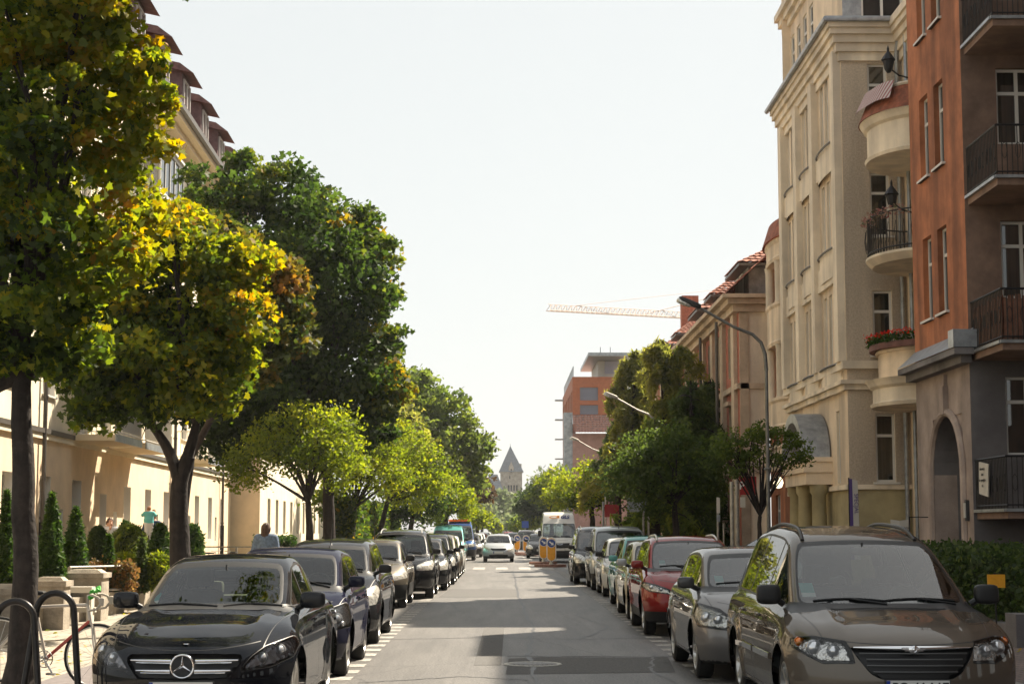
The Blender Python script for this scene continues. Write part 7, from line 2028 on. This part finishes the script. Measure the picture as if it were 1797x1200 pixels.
sign_post('back of a grey board on two posts, behind the teal car', 1128, 58, zz(868, 58), [(-.55, .1, zz(898, 58), zz(874, 58), 'zinc', 0)], .035)
sign_post('pale post right of the grey board', 1137, 56, zz(898, 56), [], .035, m='postlt')
sign_post('small blue parking sign over the grey off-roader', 921.5, 150, 2.4, [(-.3, .3, 1.8, 2.4, 'blue', 0)], .03)
sign_post('small amber plate on a short post by the dark hedge', 1740, 23.6, 1.02, [(-.12, .12, .82, 1.0, 'amberp', 0)], .012, m='iron')
# banners by the yellow house
M['purple'] = mat('banner_purple', (.10, .06, .22), .7)
rb = empty('banner_flag', (8.0, 39.4, .1), 0, 'narrow white upright banner with a purple edge, in front of the yellow house', 'banner')
zt, zb_ = at(1497, 840, 39.4).z - .1, at(1497, 935, 39.4).z - .1
g = MB(); xa, xb = X(1491, 39.4) - 8.0, X(1505, 39.4) - 8.0
g.add([(xa + .05, 0, zb_ - .6), (xb + .02, 0.0, zb_ - .6), (xb - .02, -.02, zt - .04), (xa, -.02, zt)], [(0, 1, 2, 3)]); g.add([(xa - .02, -.004, zb_ - .6), (xa + .06, -.004, zb_ - .6), (xa + .04, -.024, zt), (xa - .03, -.024, zt)], [(0, 1, 2, 3)], 1)
g.build('cloth', [M['panelw'], M['purple']], rb, None)
g = MB(); g.tube([(xa - .03, .02, 0), (xa - .03, .02, zt + .03)], .015, 6); g.build('pole', M['iron'], rb)
text_obj('SPECJAL', .13, M['purple'], ((xa + xb) / 2 + .03, -.03, (zt + zb_) / 2 + .05), (PI / 2, R(90), 0), rb)
rc = empty('cloth_banner', (8.9, 38.2, .1), 0, 'small white cloth banner with black handwriting hung on a bracket by the yellow house', 'banner')
xa, xb, z0_, z1_ = X(1560, 38.2) - 8.9, X(1591, 38.2) - 8.9, at(0, 936, 38.2).z - .1, at(0, 911, 38.2).z - .1
g = MB(); g.add([(xa, 0, z0_), ((xa + xb) / 2, -.03, z0_ - .03), (xb, 0, z0_), (xb, 0, z1_), ((xa + xb) / 2, -.03, z1_ - .03), (xa, 0, z1_)], [(0, 1, 4, 5), (1, 2, 3, 4)]); g.build('cloth', M['panelw'], rc, None)
text_obj('wassem', .10, M['ink'], ((xa + xb) / 2 + .03, -.05, (z0_ + z1_) / 2 - .03), (PI / 2, 0, 0), rc, shear=.3)
g = MB(); g.tube([(xb + .03, 0, 0), (xb + .03, 0, z1_ + .06)], .014, 6); g.tube([(xb + .03, 0, z1_ + .05), (xb + .9, 0, z1_ + .05)], .012, 6); g.build('bracket', M['iron'], rc)
# litter bin and planter near the lamp
g = MB(); g.lathe([(.16, 0), (.2, .05), (.21, .7), (.24, .74), (.24, .80), (.19, .82), (.18, .70)], 20, 0, (X(1322, 39), 39, .1)); o = g.build('litter_bin', M['plastic']); tag(o, 'dark round litter bin beside the trunk of the sparse tree', 'litter bin')
# geraniums on the balcony, striped towel, potted plants
root = empty('flower_box', (8.95, 41, at(0, 612, 41).z), 0, 'red geraniums in a long box on the bowed balcony of the yellow house', 'plant')
n = 1500; t = RNG.uniform(.06, .94, n); zq = at(0, 614, 41).z
C = np.stack([10.3 - 1.30 * np.sin(PI * t) + RNG.normal(size=n) * .06, 41 + 1.66 * np.cos(PI * t) + RNG.normal(size=n) * .06, zq + .10 + RNG.random(n) * .22], 1)
leaves('leaves', C, .07, OVAL, LM['thuja'], .4 + RNG.normal(size=n) * .2, root)
LM['flower'] = leaf_mat('petal_red', [(0, (.45, .02, .015)), (1, (.75, .05, .03))], .3)
n = 420; t = RNG.uniform(.06, .94, n); C = np.stack([10.3 - 1.30 * np.sin(PI * t) + RNG.normal(size=n) * .08, 41 + 1.66 * np.cos(PI * t) + RNG.normal(size=n) * .08, zq + .26 + RNG.random(n) * .14], 1)
leaves('blossom', C, .065, OVAL, LM['flower'], RNG.random(n), root)
g = MB()
for k in range(13):
    t0, t1 = PI * (.04 + .92 * k / 13), PI * (.04 + .92 * (k + 1) / 13)
    f = lambda t, k_: (10.3 - 1.30 * k_ * math.sin(t), 41 + 1.66 * k_ * math.cos(t))
    a, b, c_, e = f(t0, 1.06), f(t1, 1.06), f(t1, .94), f(t0, .94)
    g.hexa([(*a, zq - .02), (*e, zq - .02), (*c_, zq - .02), (*b, zq - .02), (*a, zq + .12), (*e, zq + .12), (*c_, zq + .12), (*b, zq + .12)])
g.build('trough', M['tilebrown'], root, 40, True)
root = empty('flower_box', (9.2, 41, at(0, 392, 41).z), 0, 'pinkish flowers on the iron railing of the upper bowed balcony', 'plant')
n = 260; t = RNG.uniform(.35, .8, n); zq = at(0, 392, 41).z
LM['pink'] = leaf_mat('petal_pink', [(0, (.25, .08, .08)), (.5, (.35, .22, .18)), (1, (.05, .09, .03))], .3)
C = np.stack([10.3 - 1.38 * np.sin(PI * t) + RNG.normal(size=n) * .07, 41 + 1.78 * np.cos(PI * t) + RNG.normal(size=n) * .07, zq + RNG.random(n) * .25], 1)
leaves('blossom', C, .07, OVAL, LM['pink'], RNG.random(n), root)
def stripe_mat():
    m = mat('towel_stripes', (.5, .4, .4), .9); nt = m.node_tree; b = nt.nodes['Principled BSDF']
    tc = nt.nodes.new('ShaderNodeTexCoord'); wv = nt.nodes.new('ShaderNodeTexWave'); wv.bands_direction = 'Y'; wv.inputs['Scale'].default_value = 3.2
    r = nt.nodes.new('ShaderNodeValToRGB'); r.color_ramp.interpolation = 'CONSTANT'; r.color_ramp.elements[0].color = (.30, .12, .13, 1); r.color_ramp.elements[1].position = .5; r.color_ramp.elements[1].color = (.50, .46, .44, 1)
    nt.links.new(tc.outputs['Object'], wv.inputs[0]); nt.links.new(wv.outputs[0], r.inputs[0]); nt.links.new(r.outputs[0], b.inputs['Base Color']); return m
g = MB(); zq = at(0, 160, 41).z
for i in range(8):
    t0, t1 = PI * (.42 + .33 * i / 8), PI * (.42 + .33 * (i + 1) / 8)
    def f(t, k_, z): return (10.3 - 1.35 * k_ * math.sin(t), 41 + 1.75 * k_ * math.cos(t), z + .02 * math.sin(t * 40))
    g.add([f(t0, .88, zq + .02), f(t1, .88, zq + .02), f(t1, 1.0, zq - .02), f(t0, 1.0, zq - .02)], [(0, 1, 2, 3)]); g.add([f(t0, 1.0, zq - .02), f(t1, 1.0, zq - .02), f(t1, 1.17, zq - .50), f(t0, 1.17, zq - .50)], [(0, 1, 2, 3)])
o = g.build('striped_towel', stripe_mat(), None, 60); tag(o, 'pink and white striped towel drying over the tiled top balcony', 'towel')
# bicycle hoops in the foreground
M['hoop'] = mat('hoop_paint', (.02, .018, .018), .35, .5, nz=(12, .4))
for px, w_, top, d, lb_ in ((38, .40, 1048, 14.9, 'left black steel bicycle hoop in the bottom left corner'), (107, .40, 1034, 15.3, 'right black steel bicycle hoop, the one the racing bicycle leans on')):
    xc = X(px, d); zt = at(px, top, d).z; r = .165
    g = MB(); pts = [(xc - r - .10, d - .1, .08)] + [(xc - r * math.cos(t), d, zt - r - .03 + (r) * math.sin(t)) for t in np.linspace(0.05, PI - .05, 13)] + [(xc + r + .10, d - .1, .08)]
    g.tube(pts, .030, 12); o = g.build('bicycle_hoop', M['hoop'], None, 60); tag(o, lb_, 'bicycle rack', 'steel bicycle hoops')
# bicycles
M['bikew'] = mat('frame_white', (.55, .50, .44), .35, coat=.5); M['biker'] = mat('frame_red', (.45, .05, .03), .35, coat=.5); M['cable'] = mat('grip_tape', (.45, .40, .33), .7); M['bike_d'] = mat('frame_dark', (.05, .05, .055), .4)
def bicycle(label, loc, rz, fm, dm, drop=True, lean=0, flower=False):
    root = empty('bicycle', loc, rz, label, 'bicycle'); root.rotation_euler = (0, lean, rz)
    # local: x forward, y across
    for xw in (-.50, .52):
        g = MB(); g.ring((xw, 0, .34), .325, .014, 'y', 36, 6); t = g.build('wheel', M['tyre'], root, 60)
        g = MB(); g.ring((xw, 0, .34), .305, .008, 'y', 36, 6, 0)
        for i in range(18):
            a = 2 * PI * i / 18; g.tube([(xw + .02 * math.cos(a + 1), .02 * (-1) ** i, .34 + .02 * math.sin(a + 1)), (xw + .3 * math.cos(a), 0, .34 + .3 * math.sin(a))], .0018, 3, 0, False)
        g.lathe([(.001, -.05), (.018, -.045), (.018, .045), (.001, .05)], 10, 0, (xw, 0, .34), 'y'); g.build('rim', M['rim'], t, 60)
    bb, st, ht, hb = (0, 0, .28), (-.16, 0, .80), (.38, 0, .86), (.42, 0, .70)
    g = MB(); g.tube([bb, st], .016, 8); g.tube([st, ht], .016, 8); g.tube([bb, hb], .018, 8, 1); g.tube([ht, hb], .02, 8)
    for y in (-.05, .05): g.tube([bb, (-.50, y, .34)], .010, 6); g.tube([st, (-.50, y, .34)], .009, 6)
    g.tube([hb, (.45, 0, .64)], .018, 8)
    for y in (-.05, .05): g.tube([(.45, y * .6, .66), (.48, y, .5), (.52, y, .34)], .011, 6)
    g.build('frame', [fm, dm], root, 50)
    g = MB(); g.tube([st, (-.19, 0, .92)], .013, 8); g.rbox((-.20, 0, .945), (.27, .14, .05), .8, 0, 5); g.rbox((-.10, 0, .94), (.16, .05, .04), .8, 0, 4); g.build('saddle', M['trim'], root)
    g = MB(); g.tube([ht, (.37, 0, .95), (.44, 0, .97)], .013, 8)
    if drop:
        for s in (-1, 1): g.tube([(.44, 0, .97), (.44, s * .16, .97), (.47, s * .20, .97), (.53, s * .21, .95), (.56, s * .21, .89), (.52, s * .21, .83), (.44, s * .21, .81)], .013, 8, 1); g.rbox((.57, s * .21, .91), (.05, .03, .09), .8, 1, 4)
    else: g.tube([(.36, -.28, 1.0), (.42, -.1, .99), (.44, 0, .97), (.42, .1, .99), (.36, .28, 1.0)], .013, 8)
    g.build('handlebar', [M['rim'], M['cable']], root)
    g = MB(); g.ring((0, -.06, .28), .085, .006, 'y', 28, 5); g.lathe([(.03, -.07), (.04, -.06), (.03, -.05)], 12, 0, (0, 0, .28), 'y')
    for i in range(5): a = i * 2 * PI / 5; g.tube([(0, -.06, .28), (.085 * math.cos(a), -.06, .28 + .085 * math.sin(a))], .006, 4)
    g.tube([(0, -.08, .28), (.10, -.09, .15)], .010, 6); g.tube([(0, .08, .28), (-.10, .09, .41)], .010, 6); g.box((.10, -.13, .14), (.09, .07, .02)); g.box((-.10, .13, .42), (.09, .07, .02))
    g.build('crankset', M['rim'], root)
    if flower:
        g = MB()
        for i in range(5): g.rbox((.44 + RNG.normal() * .02, -.02 + RNG.normal() * .03, 1.0 + RNG.normal() * .03), (.05, .03, .09), .9, 0, 3, rx=RNG.normal(), ry=RNG.normal())
        g.build('green_ribbon', mat('ribbon_green', (.08, .42, .06), .6), root)
    return root
bicycle('white and red racing bicycle with drop handlebars locked to the right hoop', (X(90, 18.0), 18.0, .10), 0, M['bikew'], M['biker'], True, R(4), True)
bicycle('silver bicycle parked by the facade, front of the two', (X(382, 50), 50, .10), R(25), M['bikew'], M['bikew'], False); bicycle('dark bicycle parked by the facade, rear of the two', (X(402, 51), 51, .10), R(160), M['bike_d'], M['bike_d'], False)

# ------------------------------------------------------------------ people
M['skin'] = mat('skin', (.50, .28, .19), .55); M['denim'] = mat('denim_blue', (.12, .17, .25), .85, nz=(18, .4)); M['jeans'] = mat('jeans_dark', (.03, .04, .07), .85, nz=(18, .3))
M['tshirt'] = mat('shirt_pale', (.55, .55, .56), .8); M['turq'] = mat('shirt_turquoise', (.12, .45, .45), .8); M['hairb'] = mat('hair_brown', (.06, .025, .012), .6, nz=(40, .5)); M['hairl'] = mat('hair_light', (.35, .17, .08), .6, nz=(40, .5)); M['shoe'] = mat('shoe_dark', (.03, .03, .03), .6); M['navy'] = mat('cardigan_navy', (.03, .05, .10), .85)
def cap_sd(P, a, b, r0, r1):
    a, b = np.array(a), np.array(b); ab = b - a; t = np.clip(((P - a) @ ab) / (ab @ ab), 0, 1)
    return np.linalg.norm(P - a - t[:, None] * ab, axis=1) - (r0 + (r1 - r0) * t)
def ell_sd(P, c, r):
    q = (P - np.array(c)) / np.array(r); l = np.linalg.norm(q, axis=1); return (l - 1) * min(r)
def person(label, loc, rz, H=1.68, top='tshirt', legs='jeans', hair='hairb', hairlen=.25, arms=None, sleeve=.5, head_turn=0, bun=False, jacket=False, name='person', base_hidden=False):
    s = H / 1.7
    root = empty(name, loc, rz, label, 'person')
    sh, hp = .175 * s, .095 * s
    A_ = arms or {-1: [(-.175, 0, 1.40), (-.24, .03, 1.12), (-.22, -.06, .87)], 1: [(.175, 0, 1.40), (.24, .03, 1.12), (.22, -.06, .87)]}
    A_ = {k: [tuple(np.array(p) * s) for p in v] for k, v in A_.items()}
    L_ = {-1: [(-.09, 0, .90), (-.095, -.06, .50), (-.10, .02, .08)], 1: [(.09, 0, .90), (.095, .05, .50), (.10, .16, .10)]}
    L_ = {k: [tuple(np.array(p) * s) for p in v] for k, v in L_.items()}
    hc = np.array([0, -.02, 1.575]) * s
    def torso(P, e=0): 
        d_ = ell_sd(P, (0, .0, 1.26 * s), (.18 * s + e, .115 * s + e, .25 * s + e))
        d_ = smin(d_, ell_sd(P, (0, .01, .98 * s), (.165 * s + e, .12 * s + e, .16 * s + e)), .08)
        d_ = smin(d_, cap_sd(P, (-.13 * s, .01, 1.385 * s), (.13 * s, .01, 1.385 * s), .06 * s + e, .06 * s + e), .07)
        return d_
    def arm(P, k, e=0, frac=1.0):
        a, b, c_ = A_[k]; d_ = smin(cap_sd(P, a, b, .052 * s + e, .042 * s + e), cap_sd(P, b, c_, .040 * s + e, .028 * s + e), .03)
        return d_
    def leg(P, k, e=0):
        a, b, c_ = L_[k]; return smin(cap_sd(P, a, b, .088 * s + e, .058 * s + e), cap_sd(P, b, c_, .056 * s + e, .038 * s + e), .04)
    def body(P):
        d_ = torso(P)
        for k in (-1, 1):
            d_ = smin(d_, arm(P, k), .04); d_ = smin(d_, leg(P, k), .05)
            a, b, c_ = [np.array(v) for v in A_[k]]; u = (c_ - b) / np.linalg.norm(c_ - b); hd = c_ + u * .05 * s
            d_ = smin(d_, ell_sd(P, hd, (.032 * s, .038 * s, .052 * s)), .025)
            side = np.cross(u, [1, 0, 0]); side = side / max(np.linalg.norm(side), 1e-6)
            for f in range(4):
                o_ = side * (f - 1.5) * .017 * s; ln = (.075, .085, .08, .065)[f] * s
                d_ = smin(d_, cap_sd(P, hd + u * .03 * s + o_, hd + u * (.03 * s + ln * .6) + o_ * 1.1 + np.array([0, -.012, 0]), .0085 * s, .007 * s), .006)
            d_ = smin(d_, cap_sd(P, hd - u * .01 * s - side * .03 * s, hd + u * .035 * s - side * .055 * s, .010 * s, .008 * s), .008)
            f_ = L_[k][2]; d_ = smin(d_, cap_sd(P, (f_[0], f_[1] + .02, .045), (f_[0], f_[1] - .15 * s, .035), .042 * s, .034 * s), .03)
        d_ = smin(d_, cap_sd(P, (0, .01, 1.40 * s), (0, -.005, 1.52 * s), .052 * s, .048 * s), .04)
        h_ = ell_sd(P, hc, (.075 * s, .095 * s, .115 * s)); h_ = smin(h_, ell_sd(P, hc + np.array([0, -.05, -.065]) * s, (.048 * s, .045 * s, .05 * s)), .04)
        h_ = smin(h_, cap_sd(P, hc + np.array([0, -.092, .0]) * s, hc + np.array([0, -.112, -.03]) * s, .008 * s, .014 * s), .012)
        for k in (-1, 1):
            h_ = smin(h_, ell_sd(P, hc + np.array([k * .078, .01, -.01]) * s, (.012 * s, .02 * s, .03 * s)), .01)
            h_ = smax(h_, -ell_sd(P, hc + np.array([k * .030, -.098, .012]) * s, (.017 * s, .014 * s, .012 * s)), .012)
        h_ = smin(h_, cap_sd(P, hc + np.array([-.02, -.098, -.062]) * s, hc + np.array([.02, -.098, -.062]) * s, .007 * s, .007 * s), .006)
        return smin(d_, h_, .03)
    def mk(F, nm, m, par, h=.02, lo=(-.5, -.6, -.02), hi=(.5, .5, 1.8)):
        V, Q = nets(F, lo, tuple(np.array(hi) * (s if nm != 'x' else 1)), h)
        if not len(Q): return None
        N = grad(F, V); N /= np.maximum(np.linalg.norm(N, axis=1), 1e-6)[:, None]
        T = np.concatenate([Q[:, [0, 1, 2]], Q[:, [0, 2, 3]]]); return np_obj(nm, V, T, M[m], par, N=N)
    mk(body, 'body', 'skin', root, .014)
    e1 = .014 if not jacket else .03
    def shirt(P):
        d_ = torso(P, e1)
        for k in (-1, 1):
            a = arm(P, k, e1 - .002); el = np.array(A_[k][0]) * (1 - sleeve) + np.array(A_[k][1]) * sleeve
            if sleeve < 1: a = np.maximum(a, el[2] - P[:, 2]) if A_[k][1][2] < A_[k][0][2] - .1 else a
            d_ = smin(d_, a, .04)
        wr = .012 * np.sin(P[:, 2] * 38 + P[:, 0] * 14) * (.3 + .7 * (P[:, 2] < 1.15 * s))
        return smax(smax(d_ + wr * .35, .93 * s - P[:, 2], .02), P[:, 2] - (1.50 if jacket else 1.47) * s, .02)
    mk(shirt, 'jacket' if jacket else 'shirt', top, root, .018)
    def trou(P):
        d_ = ell_sd(P, (0, .01, .97 * s), (.175 * s, .128 * s, .15 * s))
        for k in (-1, 1): d_ = smin(d_, leg(P, k, .014), .05)
        return smax(smax(d_, P[:, 2] - 1.02 * s, .01), .10 - P[:, 2], .01)
    mk(trou, 'trousers', legs, root, .022)
    def hair_(P):
        c = hc + np.array([0, .018, .018]) * s; d_ = ell_sd(P, c, (.092 * s, .108 * s, .118 * s))
        if hairlen: d_ = smin(d_, smax(ell_sd(P, hc + np.array([0, .085, -.10 - hairlen * .3]) * s, (.095 * s, .06 * s, (.12 + hairlen * .5) * s)), hc[1] - .0 - P[:, 1], .02), .05)
        face = ell_sd(P, hc + np.array([0, -.085, -.03]) * s, (.066 * s, .07 * s, .098 * s))
        d_ = smax(d_, -face, .02)
        if bun: d_ = smin(d_, ell_sd(P, hc + np.array([.02, .05, .135]) * s, (.045 * s, .045 * s, .045 * s)), .03)
        return d_ + .004 * np.sin(P[:, 0] * 140 / s)
    mk(hair_, 'hair', hair, root, .014)
    g = MB()
    for k in (-1, 1):
        g = MB(); f_ = L_[k][2]; g.rbox((f_[0], f_[1] - .06 * s, .05), (.10 * s, .27 * s, .10), .8, 0, 5); g.build('shoe', M['shoe'], root)
    return root
pw = person('woman in a denim jacket with long brown hair walking away on the left pavement', (X(470, 35.5), 35.5, .10), R(172), 1.74, 'denim', 'jeans', 'hairb', .35, None, 1.0, jacket=True)
ar_ = {-1: [(-.175, 0, 1.40), (-.23, -.10, 1.15), (-.02, -.27, 1.18)], 1: [(.175, 0, 1.40), (.23, -.08, 1.13), (.06, -.26, 1.05)]}
person('woman with a hair bun hugging a small child, behind the clipped bushes', (X(272, 42), 42.0, .50), R(-18), 1.66, 'navy', 'jeans', 'hairl', 0, ar_, 1.0, bun=True)
ck = {-1: [(-.175, 0, 1.40), (-.28, -.16, 1.30), (-.14, -.36, 1.40)], 1: [(.175, 0, 1.40), (.28, -.16, 1.30), (.14, -.36, 1.40)]}
child = person('small child in a turquoise top held in the arms of the woman with a bun', (X(266, 41.7), 41.66, 1.36), R(190), .92, 'turq', 'tshirt', 'hairl', 0, ck, 1.0)
cg = {-1: [(-.175, 0, 1.40), (-.24, -.12, 1.18), (-.08, -.26, 1.38)], 1: [(.175, 0, 1.40), (.23, -.02, 1.12), (.20, -.16, .93)]}
person('dark haired girl in a pale top left of the woman with a hair bun', (X(198, 42), 42.0, .50), R(25), 1.50, 'tshirt', 'turq', 'hairb', .3, cg, .8)

# ------------------------------------------------------------------ the air
g = MB(); g.box((0, 340, 22), (420, 760, 46.2))
hz = g.build('haze', None, None, None); tag(hz, kind='stuff')
hm = bpy.data.materials.new('haze'); hm.use_nodes = True; hm.node_tree.nodes.clear()
o_ = hm.node_tree.nodes.new('ShaderNodeOutputMaterial'); v_ = hm.node_tree.nodes.new('ShaderNodeVolumePrincipled')
v_.inputs['Color'].default_value = (.93, .95, 1, 1); v_.inputs['Density'].default_value = .00016; v_.inputs['Anisotropy'].default_value = .3
hm.node_tree.links.new(v_.outputs[0], o_.inputs[1]); hz.data.materials.clear(); hz.data.materials.append(hm)
